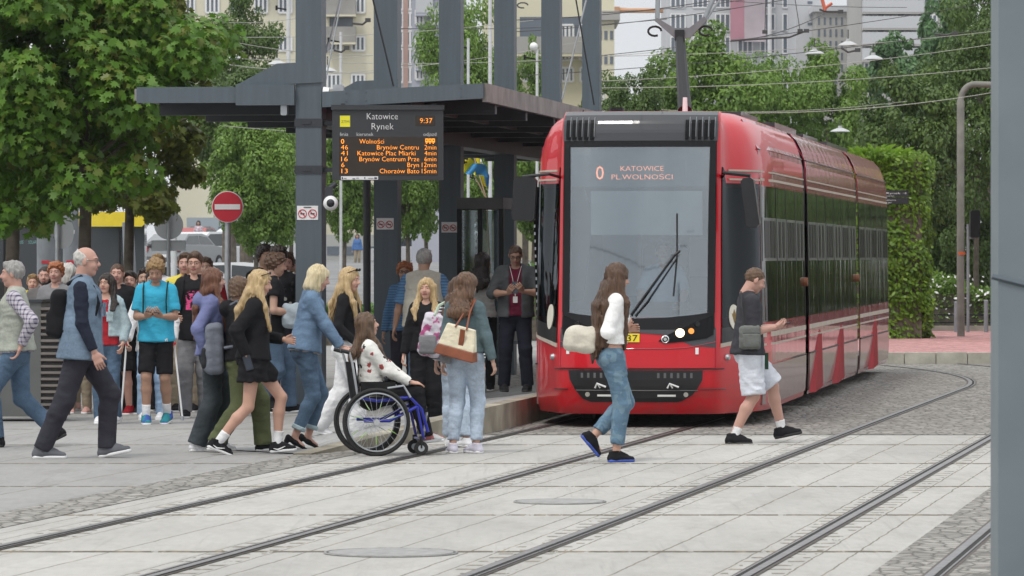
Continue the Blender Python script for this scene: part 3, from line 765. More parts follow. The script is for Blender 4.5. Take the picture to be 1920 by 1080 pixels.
def front(px, py):
    """photo pixel on the nose -> (t, z): invert the projection numerically"""
    z = (803-py)/189; x = (px-1193)/189; best = None
    lo, hi = -1.6, 1.9
    ts_ = np.linspace(lo, hi, 176); c, s_ = math.cos(THT), math.sin(-THT)
    r = []
    for t in ts_:
        q = TS(t, z); X = 1.232 + q[0]*c + q[1]*math.sin(-THT); Y = 47.6 - q[0]*math.sin(-THT)*1 + q[1]*c
        r.append(960 + 9000*X/Y)
    r = np.array(r); i = int(np.argmin(np.abs(r-px)));
    Y = 47.6 + TS(ts_[i], z)[1]; zz = 1.71 - (py-480)/9000*Y
    return (float(ts_[i]), zz)
def fpoly(pts): return [front(*p) for p in pts]
def mir(poly): return [(-a, b) for a, b in poly][::-1]
# --- leading section
T1, T2, T3 = T_OFF+6.6, T_OFF+16.1, T_OFF+23.6
WL, WT, WB = .735, 2.83, 1.10
zs = sorted(set([.14,.18,.24,.34,.5,.7,.9,1.0,1.1,1.3,1.6,1.9,2.2,2.4,2.5,2.7,2.83,2.9,2.96,3.02,3.07,3.11,3.14,3.16]))
tsn = sorted(set([0,.1,.2,.3,.4,.5,.58,.66,.70,.735,.77,.80,.84,.88,.92,1.0,1.1,1.2,1.35,1.5,1.7,1.9,2.1,2.4,TMAX]))+[T1-2.5, T1]
cabs = 1.06, 1.90
body = hull('body', tsn, zs, m_tred, tram, skip=lambda t, z: (abs(t) < WL and WB < z < WT) or (.92 < abs(t) < 1.9 and 1.1 < z < 2.4))
for p_ in body.data.polygons: p_.use_smooth = True
body.data.set_sharp_from_angle(angle=R(35))
ws = patch('windscreen', [(-WL-.02,WB-.03),(WL+.02,WB-.03),(WL+.02,WT+.02),(-WL-.02,WT+.02)], m_wind, tram, .002, .006)
# black surround
for nm, poly in (('windscreen_frame', [(-.78,2.80),(.78,2.80),(.79,2.87),(-.79,2.87)]), ('windscreen_frame', [(-.78,.98),(.78,.98),(.775,1.16),(.60,1.13),(.3,1.10),(0,1.09),(-.3,1.10),(-.60,1.13),(-.775,1.16)]),
                 ('windscreen_frame', [(-.78,1.15),(-.70,1.15),(-.70,2.0),(-.715,2.82),(-.785,2.82)]), ('windscreen_frame', [(.78,1.15),(.785,2.82),(.715,2.82),(.70,2.0),(.70,1.15)])):
    patch(nm, poly, m_tblack, tram, .010, .02)
cap = patch('roof_cap', [(-.79,2.86),(.79,2.86),(.80,3.02),(.78,3.158),(-.78,3.158),(-.80,3.02)], m_tgrey, tram, .014, .03, sz=.03)
mb = MB()
for s in (-1, 1):
    for k in range(5):
        t = s*(.475+.062*k)
        patch('roof_louvre', [(t-.018,2.87),(t+.018,2.87),(t+.018,3.07),(t-.018,3.07)], m_lamph, cap, .030, .02, sz=.04)
        patch('louvre_edge', [(t+.021,2.90),(t+.027,2.90),(t+.027,3.10),(t+.021,3.10)], m_pgrey, cap, .030, .012, sz=.04)
# bonnet panels, headlights
patch('bonnet', [(-.80,.80),(-.55,.82),(-.3,.925),(0,.95),(.3,.925),(.55,.82),(.80,.80),(.795,1.0),(-.795,1.0)], m_tgrey, tram, .008, .02)
patch('bonnet_red_panel', [(-.80,.60),(.80,.60),(.80,.93),(.66,.93),(.3,.86),(-.3,.86),(-.66,.93),(-.80,.93)], m_tred, tram, .004, .02)
m_lens = M('lamp_chrome', (.7,.7,.7), .15, metal=.9, var=0); m_lit = M('lit_headlight', (1,.9,.7), .3, var=0, emit=(1,.74,.42), est=3); m_amb = M('amber_lamp', (.7,.25,.05), .2, var=0, emit=(1,.35,.08), est=.8)
for s in (1, -1):
    pl_ = [(.22,.865),(.26,.905),(.50,1.02),(.74,1.12),(.765,1.10),(.765,.93),(.70,.895),(.50,.865),(.30,.845)]
    hl = patch('headlight', pl_ if s > 0 else mir(pl_), m_lamph, tram, .014, .02, st=.05, sz=.05)
    for nm, t, z, r_, mt in (('high_beam_lamp', .285, .885, .034, m_lens), ('main_lamp', .43, .945, .046, m_lit if s > 0 else m_lens), ('indicator_lamp', .54, .965, .030, m_amb if s > 0 else m_lens), ('position_lamp', .60, 1.035, .026, m_lens)):
        a = Vector(TS(s*t, z, .012)); b = Vector(TS(s*t, z, .032)); q = MB(); q.cyl(a, b, r_, r_*.9, n=18)
        if nm == 'high_beam_lamp': q = MB(); q.tube([Vector(TS(s*(t+r_*math.cos(th)), z+r_*math.sin(th), .018)) for th in np.linspace(0, 2*math.pi, 17)[:-1]], .006, 5, True); q.cyl(a, b, r_*.5, n=12)
        if nm == 'position_lamp': q.mi = 0
        q.build(nm, mt if nm != 'position_lamp' else m_blk, hl, smooth=True)
# seams of the bumper and lower grille
def seam(pts, w=.006, mt=m_blk, nm='panel_seam', off=.008):
    mb = MB(); q = []
    for a, b in zip(pts[:-1], pts[1:]):
        n = max(2, int(math.hypot(b[0]-a[0], b[1]-a[1])/.05)); q += [TS(a[0]+(b[0]-a[0])*i/n, a[1]+(b[1]-a[1])*i/n, off) for i in range(n)]
    q.append(TS(*pts[-1], off)); mb.tube(q, w, 5); return mb.build(nm, mt, tram)
seam([(-.80,.86),(-.5,.80),(-.3,.79),(.3,.79),(.5,.80),(.80,.86)], .004, m_tdred)
seam([(-.95,.59),(.95,.59)], .006)
seam([(0,.80),(0,.79)], .004)
grp = [(-.69,.575),(.66,.575),(.655,.48),(.60,.385),(.555,.33),(.45,.27),(.40,.26),(-.46,.26),(-.54,.29),(-.62,.38),(-.68,.49)]
gr = patch('front_grille', grp, m_blk, tram, .012, .02, st=.06, sz=.06)
mb = MB()
for s in (-1, 1):
    for k in range(6):
        t = s*(.22+.065*k) ; mb.add([TS(t-.012,.50,.018),TS(t+.012,.50,.018),TS(t+.012,.55,.018),TS(t-.012,.55,.018)],[(0,1,2,3)])
mb.split('grille_slot', M('slot_grey',(.12,.12,.125),.5,var=0), gr)
mb = MB()
for c_ in (-.36, .36-.0):
    mb.tube([TS(c_-.05,.40,.02), TS(c_-.03,.445,.03), TS(c_+.06,.41,.03)], .010, 5); mb.tube([TS(c_-.03,.445,.03), TS(c_+.00,.40,.02)], .008, 5)
mb.build('coupler_hooks', m_white, gr)
seam([(-.61,.375),(.61,.375)], .006, M('seam_grey',(.06,.06,.06),.5,var=0), off=.016)
mb = MB()
for c_ in (-.30, .30): mb.add([TS(c_-.09,.315,.018),TS(c_+.09,.315,.018),TS(c_+.09,.335,.018),TS(c_-.09,.335,.018)],[(0,1,2,3)])
mb.split('running_light', M('drl',(.75,.75,.72),.3,var=0), gr)
mb = MB()
for c_ in (-.49,.49): mb.cyl(TS(c_,.335,.012), TS(c_,.335,.022), .024, n=12)
mb.split('fog_lamp', M('fog_grey',(.35,.34,.3),.2,var=0), gr)
seam([(-.98,.385),(-.70,.385)], .005); seam([(.63,.385),(.98,.385)], .005)
for s in (-1, 1): seam([(s*.80,.60),(s*.80,.93)], .003, m_tdred)
mb = MB()
for c_ in (-.70+.0, .60): mb.add([TS(c_-.016,.735,.012),TS(c_+.016,.735,.012),TS(c_+.016,.80,.012),TS(c_-.016,.80,.012)],[(0,1,2,3)])
mb.split('reflector_strip', m_white, tram)
# fleet number plate
npl = patch('number_plate', [(-.21,.855),(.03,.855),(.03,.94),(-.21,.94)], M('plate_yellow',(.80,.62,.02),.4,var=.03), tram, .016, .01)
v, f = text_vf('837', -.155, .012, .066); ob('plate_digits', [TS(p[0], p[1]+.865, .0185) for p in v], f, m_blk, npl)
# wipers
mb = MB(); W = lambda px, py, o=.03: TS(*FP(px, py), o)
mb.tube([W(1182,590), W(1200,565,.05), W(1262,478,.05)], .011, 6); mb.tube([W(1190,592), W(1212,566,.05), W(1266,484,.05)], .008, 6); mb.tube([W(1180,592), W(1168,604,.02), W(1176,596,.02)], .010, 6)
mb.tube([W(1266,400,.02), W(1267,480,.03), W(1261,555,.02)], .010, 6); mb.tube([W(1262,478,.05), W(1272,470,.03)], .012, 6)
mb.build('wiper', m_blk, tram)
# cab side windows, cream lines, emblems, mirrors
m_vent = M('vent_frame_grey', (.10,.105,.108), .35, var=.1, coat=.3)
m_cabg, _c1, _c2 = glass('cab_side_glass', (.16,.17,.18), .02, .0, (.40,.43,.46))
m_emb = M('emblem_cream', (.72,.68,.58), .4, var=0); m_emg = M('emblem_gold', (.45,.30,.08), .4, var=0)
for s in (1, -1):
    cw = [(.90,.99),(1.86,1.07),(1.90,1.10),(1.90,2.44),(1.12,2.44),(1.04,2.58),(.96,2.60),(.92,2.50),(.90,1.9)]
    pw = patch('cab_side_window', cw if s > 0 else mir(cw), m_cabg, tram, .010, .016)
    lo_ = [(.885,.83),(1.90,.90),(1.90,1.10),(1.86,1.075),(.895,.995)]
    patch('cab_side_panel', lo_ if s > 0 else mir(lo_), m_tblack, tram, .010, .016)
    ln = [(.88,.80),(1.90,.885),(1.90,.915),(.88,.84)]; patch('cream_stripe', ln if s > 0 else mir(ln), m_cream, tram, .013, .012)
    for z in (2.47, 2.56):
        ln = [(1.25,z),(1.95,z),(1.95,z+.018),(1.25,z+.018)]; patch('cream_stripe', ln if s > 0 else mir(ln), m_cream, tram, .013, .012)
    em = [(1.22+.13*math.cos(a), 1.10+.125*math.sin(a)) for a in np.linspace(0, 2*math.pi, 21)[:-1]]
    e_ = patch('emblem', em if s > 0 else mir(em), m_emb, tram, .018, .01, st=.3, sz=.3)
    ee = [(1.22, 1.18),(1.18,1.13),(1.15,1.14),(1.19,1.06),(1.22,1.02),(1.25,1.06),(1.29,1.14),(1.26,1.13)]
    patch('emblem_bird', ee if s < 0 else mir(ee) if False else ([(a,b) for a,b in ee][::-1] if s > 0 else mir(ee)), m_emg, e_, .021, .006, st=.3, sz=.3)
    q = MB(); q.cyl(TS(s*1.02,.70,0), TS(s*1.02,.70,.03), .035, .025, n=12); q.build('side_marker', m_galv, tram, smooth=True)
    mr = MB()
    a = Vector(TS(s*.93, 2.50, 0))
    if s > 0:
        mr.tube([a, a+Vector((.04,-.12,.04)), a+Vector((.30,-.16,.01))], .020, 6); c = a+Vector((.30,-.14,-.26)); mr.box(c, (.13,.16,.50), ry=R(-8), bev=.03)
    else:
        mr.tube([a, a+Vector((-.10,-.14,.03)), a+Vector((-.36,-.20,.0))], .016, 6); c = a+Vector((-.34,-.18,-.22)); mr.box(c, (.23,.12,.44), ry=R(3), bev=.03)
    mr.build('mirror', m_blk, tram, smooth=False)
# interior of the cab: back wall, seat, driver, destination display
m_int = M('cab_interior', (.30,.325,.335), .7, var=.1); m_intd = M('cab_dark', (.06,.065,.07), .6, var=.1)
mb = MB(); mb.bb((-1.0,1.9,.3),(1.0,1.95,2.75)); mb.build('cab_partition', m_int, tram)
mb = MB(); mb.bb((-.66,.34,.6),(.66,.60,1.17)); mb.bb((-.2,.5,1.1),(.45,.75,1.25)); mb.build('dashboard', m_intd, tram)
mb = MB(); mb.bb((-.70,.5,2.86),(.70,1.9,2.9)); mb.build('cab_ceiling', m_int, tram)
mb = MB(); mb.bb((-.50,.40,1.92),(.62,.42,2.36)); mb.build('sun_blind', M('blind_grey',(.55,.60,.63),.6,var=.05), tram)
mb = MB(); mb.bb((-.72,.36,2.40),(.72,.40,2.80)); mb.build('display_housing', M('display_housing',(.22,.24,.25),.6,var=.05), tram)
mb = MB(); mb.bb((-.55,1.86,1.3),(-.15,1.89,2.2)); mb.bb((.35,1.86,1.5),(.60,1.89,1.9)); mb.bb((-.60,1.86,.9),(-.45,1.89,1.2)); mb.split('cab_notice', m_white, tram)
mb = MB(); mb.prism([(-.70,1.25),(-.58,1.28),(-.50,1.9),(-.44,2.05),(-.60,2.45),(-.70,2.7)], .42, .46, lambda a,b,d:(a,d,b)); mb.build('cab_side_lining', m_intd, tram)
mb = MB(); mb.box((.18,1.15,1.45),(.46,.12,.75),bev=.05); mb.box((.18,1.12,1.88),(.26,.10,.18),bev=.04); mb.box((.18,.95,1.05),(.46,.45,.12)); mb.build('driver_seat', m_intd, tram)
dd = MB(); dd.bb((-.44,.335,2.46),(.46,.355,2.66)); disp = dd.build('destination_display', M('display_grey',(.20,.22,.23),.4,var=0), tram)
m_dest = M('destination_leds', (.9,.35,.2), .5, var=0, emit=(1,.33,.18), est=1.6)
def dtext(key, px0, px1, pyb, hpx):
    v, f = text_vf(key, (px0-1193)/190, (px1-1193)/190, hpx/190); z0 = (803-pyb)/190
    ob('destination_letters', [(p[0]-.035, .328, p[1]+z0-.004) for p in v], f, m_dest, disp)
dtext('0', 1116, 1131, 332, 27); dtext('KATOWICE', 1163, 1245, 316, 10); dtext('PL.WOLNOŚCI', 1146, 1262, 332, 10)
# --- sides
def side(T0, Tn, first):
    L_ = Tn-T0
    sec = tram if first else hull('body', [T0, (T0+Tn)/2, Tn], [.14,.25,.6,1.0,1.6,2.2,2.7,2.8,2.9,2.96,3.02,3.06,3.1,3.13,3.16], m_tdred, tram)
    if not first: sec.data.set_sharp_from_angle(angle=R(35)); sec.name = 'articulated_section'
    a = T0+.0 if not first else 1.97
    for s in (1, -1):
        def pa(nm, poly, mt, off=.008, th=.012, par=sec): return patch(nm, poly if s > 0 else mir(poly), mt, par, off, th, sz=.4)
        b = Tn-.04; n = max(3, int(round((b-a)/1.45))); w = (b-a)/n
        pa('roof_shoulder', [(a,2.80),(b,2.80),(b,3.10),(a,3.10)], m_tred if False else m_tdred, .012)
        for k in range(n):
            x0, x1 = a+k*w, a+(k+1)*w
            wn_ = pa('side_window', [(x0+.03,1.04),(x1-.03,1.04),(x1-.03,2.42),(x0+.03,2.42)], m_sideg)
            if s > 0:
                vf_ = pa('vent_frame', [(x0+.06,1.66),(x1-.06,1.66),(x1-.06,2.10),(x0+.06,2.10)], m_vent, .012, .006, wn_)
                for q in ((.12,.40,.68) if k % 2 == 0 else (.20,.58)):
                    xs_ = x0+w*q; patch('vent_slot', [(xs_,1.69),(xs_+.28,1.69),(xs_+.28,2.07),(xs_,2.07)], m_lamph, sec if False else wn_, .016, .006, sz=.4)
        mbp = MB()
        for k in range(n+1): x0 = a+k*w; mbp.add([TS(s*(x0-.028),1.0,.010),TS(s*(x0+.028),1.0,.010),TS(s*(x0+.028),2.44,.010),TS(s*(x0-.028),2.44,.010)], [(0,1,2,3)] if s > 0 else [(3,2,1,0)])
        mbp.split('window_pillar', m_tblack, sec)
        pa('cream_stripe', [(a,2.475),(b,2.475),(b,2.50),(a,2.50)], m_cream, .014)
        pa('cream_stripe', [(a,2.56),(b,2.56),(b,2.575),(a,2.575)], m_cream, .014)
        pa('cream_stripe', [(a,.885),(b,.885),(b,.935),(a,.935)], m_cream, .014)
        pa('cream_stripe', [(a,.80),(b,.80),(b,.82),(a,.82)], m_cream, .014)
        pa('side_panel', [(a,.62),(b,.62),(b,1.03),(a,1.03)], m_tdred, .009)
        pa('side_panel', [(a,2.43),(b,2.43),(b,2.79),(a,2.79)], m_tdred, .009)
        pa('skirt', [(a,.20),(b,.20),(b,.60),(a,.60)], m_tskirt, .016, .02)
        mbq = MB(); mbq.tube([TS(s*a,2.795,.016), TS(s*b,2.795,.016)], .008, 5); mbq.tube([TS(s*a,.61,.016), TS(s*b,.61,.016)], .008, 5); mbq.build('panel_seam', m_blk, sec)
side(None or 0, T1, True); side(T1+.55, T2, False); side(T2+.55, T3, False)
m_bellow = M('bellows_rubber', (.012,.012,.013), .7, var=.2)
for Ta in (T1, T2):
    mb = MB()
    for k in range(6):
        y = Ta-T_OFF+.0+.092*k; i_ = .03 + (.03 if k % 2 else 0)
        e_ = 1.19-i_; mb.prism([(-e_,.3),(e_,.3),(e_,2.65),(e_-.06,2.88),(e_-.2,3.03),(e_-.45,3.10),(-e_+.45,3.10),(-e_+.2,3.03),(-e_+.06,2.88),(-e_,2.65)], y-.02, y+.075, lambda a,b,d:(a,d,b))
    mb.build('bellows', m_bellow, tram)
    for s in (1,): q = MB(); q.cyl((1.2, Ta-T_OFF-.12, 1.42), (1.24, Ta-T_OFF-.12, 1.42), .05, n=10); q.build('side_indicator', M('indicator_dark',(.30,.10,.04),.3,var=0), tram)
# flared red bogie covers seen below the window band
for y0 in (T1-T_OFF+.45, T1-T_OFF+4.4, T2-T_OFF+2.3):
    for s in (1, -1):
        mb = MB(); mb.add([(s*1.21,y0,.16),(s*1.21,y0+2.4,.20),(s*1.21,y0+2.2,.80),(s*1.21,y0+1.7,.86),(s*1.27,y0+.25,.16),(s*1.25,y0+1.8,.19)], [(0,4,3),(4,5,2,3),(5,1,2),(0,1,5,4)])
        mb.build('bogie_cover', M('cover_red',(.27,.002,.008),.65,spec=.2,var=.1,vs=2), tram)
# underframe, wheels
mb = MB(); mb.bb((-1.0,1.0,.12),(1.0,23.0,.32)); mb.build('underframe', m_blk, tram)
for y in (2.3,4.1,9.2,11.0,14.0,15.6,19.4,21.2):
    for s in (-.75,.75):
        q = MB(); q.cyl((s-.06,y,.30),(s+.06,y,.30),.29,n=20); q.build('wheel', m_steel2, tram)
# roof gear
mb = MB(); mb.bb((-.75,3.4,3.14),(.75,5.6,3.24)); mb.bb((-.70,8.6,3.14),(.70,12.0,3.27)); mb.bb((-.7,13.2,3.14),(.7,15.8,3.25)); mb.bb((-.7,17.6,3.14),(.7,22,3.26)); mb.split('roof_box', m_tgrey, tram)
mb = MB(); mb.cyl((.34,1.5,3.12),(.34,1.5,3.33),.03,.022,n=10); mb.build('aerial', m_white, tram)
mb = MB(); mb.cyl((-.33,1.2,3.12),(-.33,1.2,3.22),.09,.075,n=14); mb.cyl((-.66,1.1,3.1),(-.66,1.1,3.2),.05,.0,n=6); mb.build('roof_aerial_dome', m_tblack, tram)
# pantograph: single lower arm, head with horns
pg = MB(); a = Vector((.26,2.3,3.22)); b = Vector((.14,3.0,4.00))
pg.cyl(a, b, .075, .055, n=10); pg.box(b+Vector((0,0,.03)), (.10,.10,.12))
pg.build('pantograph_lower_arm', m_blk, tram)
m_pgrey = M('pantograph_grey', (.20,.21,.22), .5, metal=.3, var=.1)
pg = MB(); c_ = b+Vector((0,0,.06))
pg.prism([(-.27,.13),(-.24,.16),(-.06,.05),(.10,.05),(.26,.17),(.29,.13),(.10,-.06),(-.05,-.06)], -.03, .03, lambda p, q, d: (c_.x+p, c_.y+d, c_.z+q))
pg.build('pantograph_yoke', m_pgrey, tram)
pg = MB(); pg.tube([c_+Vector((-.24,0,.13)), c_+Vector((-.32,1.0,.95))], .026, 8); pg.tube([c_+Vector((.25,0,.13)), c_+Vector((.46,1.0,.85))], .026, 8); pg.tube([c_+Vector((.27,0,.12)), c_+Vector((.60,1.0,.80))], .012, 6)
pg.tube([c_+Vector((-.7,1.0,.95)), c_+Vector((.8,1.0,.95))], .02, 6)
pg.build('pantograph_upper_arm', m_pgrey, tram)
for s in (-1, 1): pg = MB(); pg.tube([c_+Vector((s*.27+.07*math.cos(t), .03, .02+.05*math.sin(t))) for t in np.linspace(0, 5.2, 12)], .012, 6); pg.build('pantograph_spring', m_blk, tram)
# open door leaves on the platform side, and the dark doorway
for y in (2.35,):
    mb = MB(); mb.bb((-1.205,y+.05,.35),(-1.198,y+1.2,2.45)); mb.build('doorway', m_intd, tram)
dl = MB(); a = TS(-1.9, 1, .0)
dl.add([(-1.13,1.55,.30),(-1.17,1.50,.30),(-1.235,1.55,2.42),(-1.19,1.60,2.42),(-1.13,1.75,.30),(-1.17,1.70,.30),(-1.235,1.75,2.42),(-1.19,1.80,2.42)], [(0,1,2,3),(7,6,5,4),(0,4,5,1),(1,5,6,2),(2,6,7,3),(3,7,4,0)])
door = dl.build('door', m_blk, tram)
q = MB()
for k in range(26): q.box((-1.158-.063*k/26, 1.50, .40+k*.077), (.014,.01,.030))
q.split('door_seal_stud', m_galv, door)
dl = MB(); dl.add([(-1.20,3.0,.30),(-1.36,2.85,.30),(-1.36,2.85,2.42),(-1.20,3.0,2.42),(-1.20,3.04,.30),(-1.36,2.89,.30),(-1.36,2.89,2.42),(-1.20,3.04,2.42)], [(0,1,2,3),(7,6,5,4),(0,4,5,1),(1,5,6,2),(2,6,7,3),(3,7,4,0)]); dl.build('door', m_sideg, tram)
# ================================================================== TREES AND PLANTS
def leafmat(name, c0, c1, c2, yellow=.0):
    m, nt, b = nodes_of(name); g = nt.nodes.new('ShaderNodeNewGeometry'); r = nt.nodes.new('ShaderNodeValToRGB')
    e = r.color_ramp.elements; e[0].color = rgba(c0); e[1].color = rgba(c2); x = e.new(.55); x.color = rgba(c1)
    if yellow: y = e.new(.93); y.color = rgba((.16,.13,.03))
    n = noise(nt, mapped(nt, (1,1,1)), 1.1, 4)
    f = math_node(nt, 'ADD', math_node(nt, 'MULTIPLY', g.outputs['Random Per Island'], .62), math_node(nt, 'MULTIPLY', math_node(nt, 'SUBTRACT', n, .3), .9))
    nt.links.new(f, r.inputs['Fac'])
    nt.links.new(r.outputs['Color'], b.inputs['Base Color']); b.inputs['Roughness'].default_value = .42; b.inputs['Specular IOR Level'].default_value = .35
    out = nt.nodes['Material Output']; tl = nt.nodes.new('ShaderNodeBsdfTranslucent'); mx = nt.nodes.new('ShaderNodeMixShader'); mx.inputs[0].default_value = .34
    nt.links.new(r.outputs['Color'], tl.inputs['Color']); nt.links.new(b.outputs[0], mx.inputs[1]); nt.links.new(tl.outputs[0], mx.inputs[2]); nt.links.new(mx.outputs[0], out.inputs[0])
    return m
m_maple = leafmat('maple_leaves', (.06,.135,.016), (.135,.275,.032), (.25,.42,.055), .1)
m_mapledk = leafmat('russet_maple_leaves', (.09,.115,.02), (.18,.22,.038), (.30,.33,.08), .1)
m_lime = leafmat('lime_leaves', (.09,.17,.03), (.18,.30,.055), (.28,.43,.09))
m_dark = leafmat('dark_leaves', (.055,.10,.026), (.11,.18,.042), (.18,.275,.068))
m_ivy = leafmat('ivy_leaves', (.065,.13,.014), (.16,.28,.026), (.29,.42,.05))
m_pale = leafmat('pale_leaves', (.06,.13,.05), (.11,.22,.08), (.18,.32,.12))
m_fern = leafmat('fern_leaves', (.13,.26,.02), (.28,.46,.05), (.42,.60,.10))
m_hedge = leafmat('hedge_leaves', (.04,.11,.012), (.09,.21,.022), (.16,.32,.04))
m_bark = M('bark', (.12,.10,.08), .9, var=.3, vs=8, bump=.6, bs=20)
MAPLE = [(0,-.5),(.10,-.15),(.42,-.30),(.36,-.08),(.55,.10),(.30,.12),(.34,.34),(.14,.24),(0,.55),(-.14,.24),(-.34,.34),(-.30,.12),(-.55,.10),(-.36,-.08),(-.42,-.30),(-.10,-.15)]
OVAL = [(0,-.5),(.26,-.12),(.22,.22),(0,.5),(-.22,.22),(-.26,-.12)]
DIAM = [(0,-.5),(.30,0),(0,.5),(-.30,0)]
def leaves(C0, N0, size, shape, rs, flat=.55, droop=0):
    n = len(C0); k = len(shape); sh = np.array(shape)
    nr = N0 + rs.normal(size=(n,3))*flat; nr /= np.linalg.norm(nr, axis=1)[:,None]+1e-9
    a = rs.normal(size=(n,3)); a[:,2] -= droop; u = a - nr*(a*nr).sum(1)[:,None]; u /= np.linalg.norm(u, axis=1)[:,None]+1e-9; v = np.cross(nr, u)
    s = size*rs.uniform(.65, 1.25, n)
    V = C0[:,None,:] + s[:,None,None]*(v[:,None,:]*sh[None,:,0,None] + u[:,None,:]*sh[None,:,1,None] + nr[:,None,:]*(-.55*sh[None,:,0,None]**2 - .25*sh[None,:,1,None]**2))
    F = np.arange(n*k).reshape(n, k); return V.reshape(-1,3), F
def crown_pts(rx, ry, rz, n, nclump, seed, hole=.0, clump=.30, base=None):
    rs = np.random.RandomState(seed); d = rs.normal(size=(nclump,3)); d /= np.linalg.norm(d, axis=1)[:,None]
    rad = rs.uniform(.25, 1.0, nclump)**.55; lump = 1 + .16*np.sin(d[:,0]*5+seed)*np.cos(d[:,2]*6+seed*2)
    cc = d*(rad*lump)[:,None]*np.array([rx,ry,rz]); cr = rs.uniform(.55,1.25,nclump)*clump*min(rx,rz)
    w = cr**2; w /= w.sum(); ci = rs.choice(nclump, n, p=w)
    q = rs.normal(size=(n,3)); q /= np.linalg.norm(q, axis=1)[:,None]; r = rs.uniform(.35,1,n)**.5
    P0 = cc[ci] + q*(r*cr[ci])[:,None]*np.array([1,1,.75])
    N0 = q*.8 + np.array([0,0,.75]) + .25*P0/np.array([rx,ry,rz])
    return P0, N0, rs
_crowns = {}
def crown_mesh(key, rx, ry, rz, n, ncl, seed, size, shape, mat, clump=.3, flat=.55, keep=None):
    if key in _crowns: return _crowns[key]
    P0, N0, rs = crown_pts(rx, ry, rz, n, ncl, seed, clump=clump)
    if keep is not None: k = keep(P0); P0, N0 = P0[k], N0[k]
    V, F = leaves(P0, N0, size, shape, rs, flat); _crowns[key] = (V, F, mat); return _crowns[key]
def trunk_mb(h, r, spread, top, seed=0, nb=7):
    rs = random.Random(seed); mb = MB(); mb.tube([(0,0,-.3),(0,0,h*.5),(.03,.02,h),(.02,0,h+top*.55)], [r*1.15, r, r*.85, r*.35], 10)
    for i in range(nb):
        a = 2*math.pi*i/nb + rs.random(); z = h*.85 + top*.45*rs.random(); e = spread*(.5+.4*rs.random())
        mb.tube([(0,0,z), (.45*e*math.cos(a), .45*e*math.sin(a), z+.25*top), (e*math.cos(a), e*math.sin(a), z+.35*top)], [r*.45, r*.3, r*.1], 6)
    return mb
def tree(label, px, Y, cz0, cz1, rpx, key, mat, n, size, shape=OVAL, ncl=60, seed=1, r=.12, clump=.30, group=None, ry=None, trunk=True, name='tree', rot=None, flat=.55):
    x = (px-960)/9000*Y; g = gz(Y); top = CH-(cz0-480)/9000*Y; bot = CH-(cz1-480)/9000*Y; rx = rpx/9000*Y; rz = (top-bot)/2; ry = ry or rx
    t = thing(name, label, 'tree', (x, Y, g), 0 if rot is None else rot, group)
    V, F, m = crown_mesh(key, 1, 1, 1, n, ncl, seed, size/rx if False else size/((rx+rz)/2), shape, mat, clump, flat)
    me = bpy.data.meshes.get('crown_'+key)
    if me is None:
        o = ob('crown', V, F, m, t); o.data.name = 'crown_'+key
    else:
        o = bpy.data.objects.new('crown', me); C.objects.link(o); o.parent = t
    o.location = (0, 0, (top+bot)/2-g); o.scale = (rx, ry, rz)
    if trunk:
        h = max(.5, bot+rz*.25-g); trunk_mb(h, r, rx*.8, rz*1.5, seed).build('trunk', m_bark, t, smooth=True)
    return t
# the big maples on the left (near enough to show single leaves)
def maple(label, cx, cy_, Y, rx, ry, rz, n, ncl, seed, mat, tpx, tr, size=.155, clump=.26, box=None):
    c = np.array(P(cx, cy_, Y)); t = thing('maple_tree', label, 'tree', ((tpx-960)/9000*Y, Y, 0))
    P0, N0, rs = crown_pts(rx, ry, rz, n, ncl, seed, clump=clump); P0 = P0 + c
    k = P0[:,2] > np.where(P0[:,0]*9000/Y+960 > 100, CH+(480-403)/9000*Y, CH+(480-436)/9000*Y) + .12*np.sin(P0[:,0]*7) + .05*rs.normal(size=len(P0)); P0, N0 = P0[k], N0[k]
    V, F = leaves(P0, N0, size, MAPLE, rs, .6, .5)
    ob('crown', V - np.array(t.location), F, mat, t); trunk_mb(2.6, tr, 1.6, 1.8, seed).build('trunk', m_bark, t, smooth=True)
    return t
maple('large green maple in the upper left corner, its trunk behind the bald man', 105, 120, 60, 2.05, 1.7, 2.15, 21000, 80, 3, m_maple, 157, .085, .145, .27)
maple('second green maple at the left edge, trunk beside the yellow bus', -60, 290, 66, 1.75, 1.4, 1.7, 9000, 46, 5, m_maple, 22, .10, .145, .30)
maple('russet-tinged maple with brownish leaves, its branches just left of the canopy', 258, 190, 64, 1.20, 1.2, 1.65, 8500, 50, 8, m_mapledk, 240, .07, .135, .27)
G1 = 'street trees beyond the stop'
tree('tall round-topped tree in front of the cream flats, left of the canopy post', 462, 150, 4, 300, 82, 'roundA', m_dark, 24000, .12, OVAL, 90, 11, .2, .26)
tree('wide dark tree behind the hanging lamps, left of the first column', 430, 138, 108, 330, 95, 'roundB', m_dark, 22000, .12, OVAL, 80, 12, .2, .27)
tree('mid-green street tree directly behind the no entry sign', 480, 112, 205, 462, 92, 'limeA', m_lime, 26000, .10, OVAL, 90, 13, .06, .27, rot=0)
tree('street tree with thin trunk between the no entry sign and the first column', 545, 118, 215, 450, 62, 'limeB', m_lime, 16000, .09, OVAL, 60, 14, .055, .3)
for i, (px, top, bot, rp, Y, lab) in enumerate([(645,215,440,62,128,'young street tree seen between the first and second canopy columns'),(765,205,436,66,130,'young street tree seen between the second and third canopy columns'),
        (800,230,440,45,134,'slim young street tree just left of the third canopy column'),(900,230,420,58,128,'young street tree behind the blue and yellow flags'),(1000,240,440,60,132,'young street tree behind the left cab mirror')]):
    tree(lab, px, Y, top, bot, rp, 'limeA', m_lime, 0, .13, seed=13, r=.06, rot=i*1.3)
tree('tall light green tree rising behind the third and fourth columns', 868, 150, -30, 330, 82, 'limeC', m_lime, 24000, .13, OVAL, 80, 16, .2, .3)
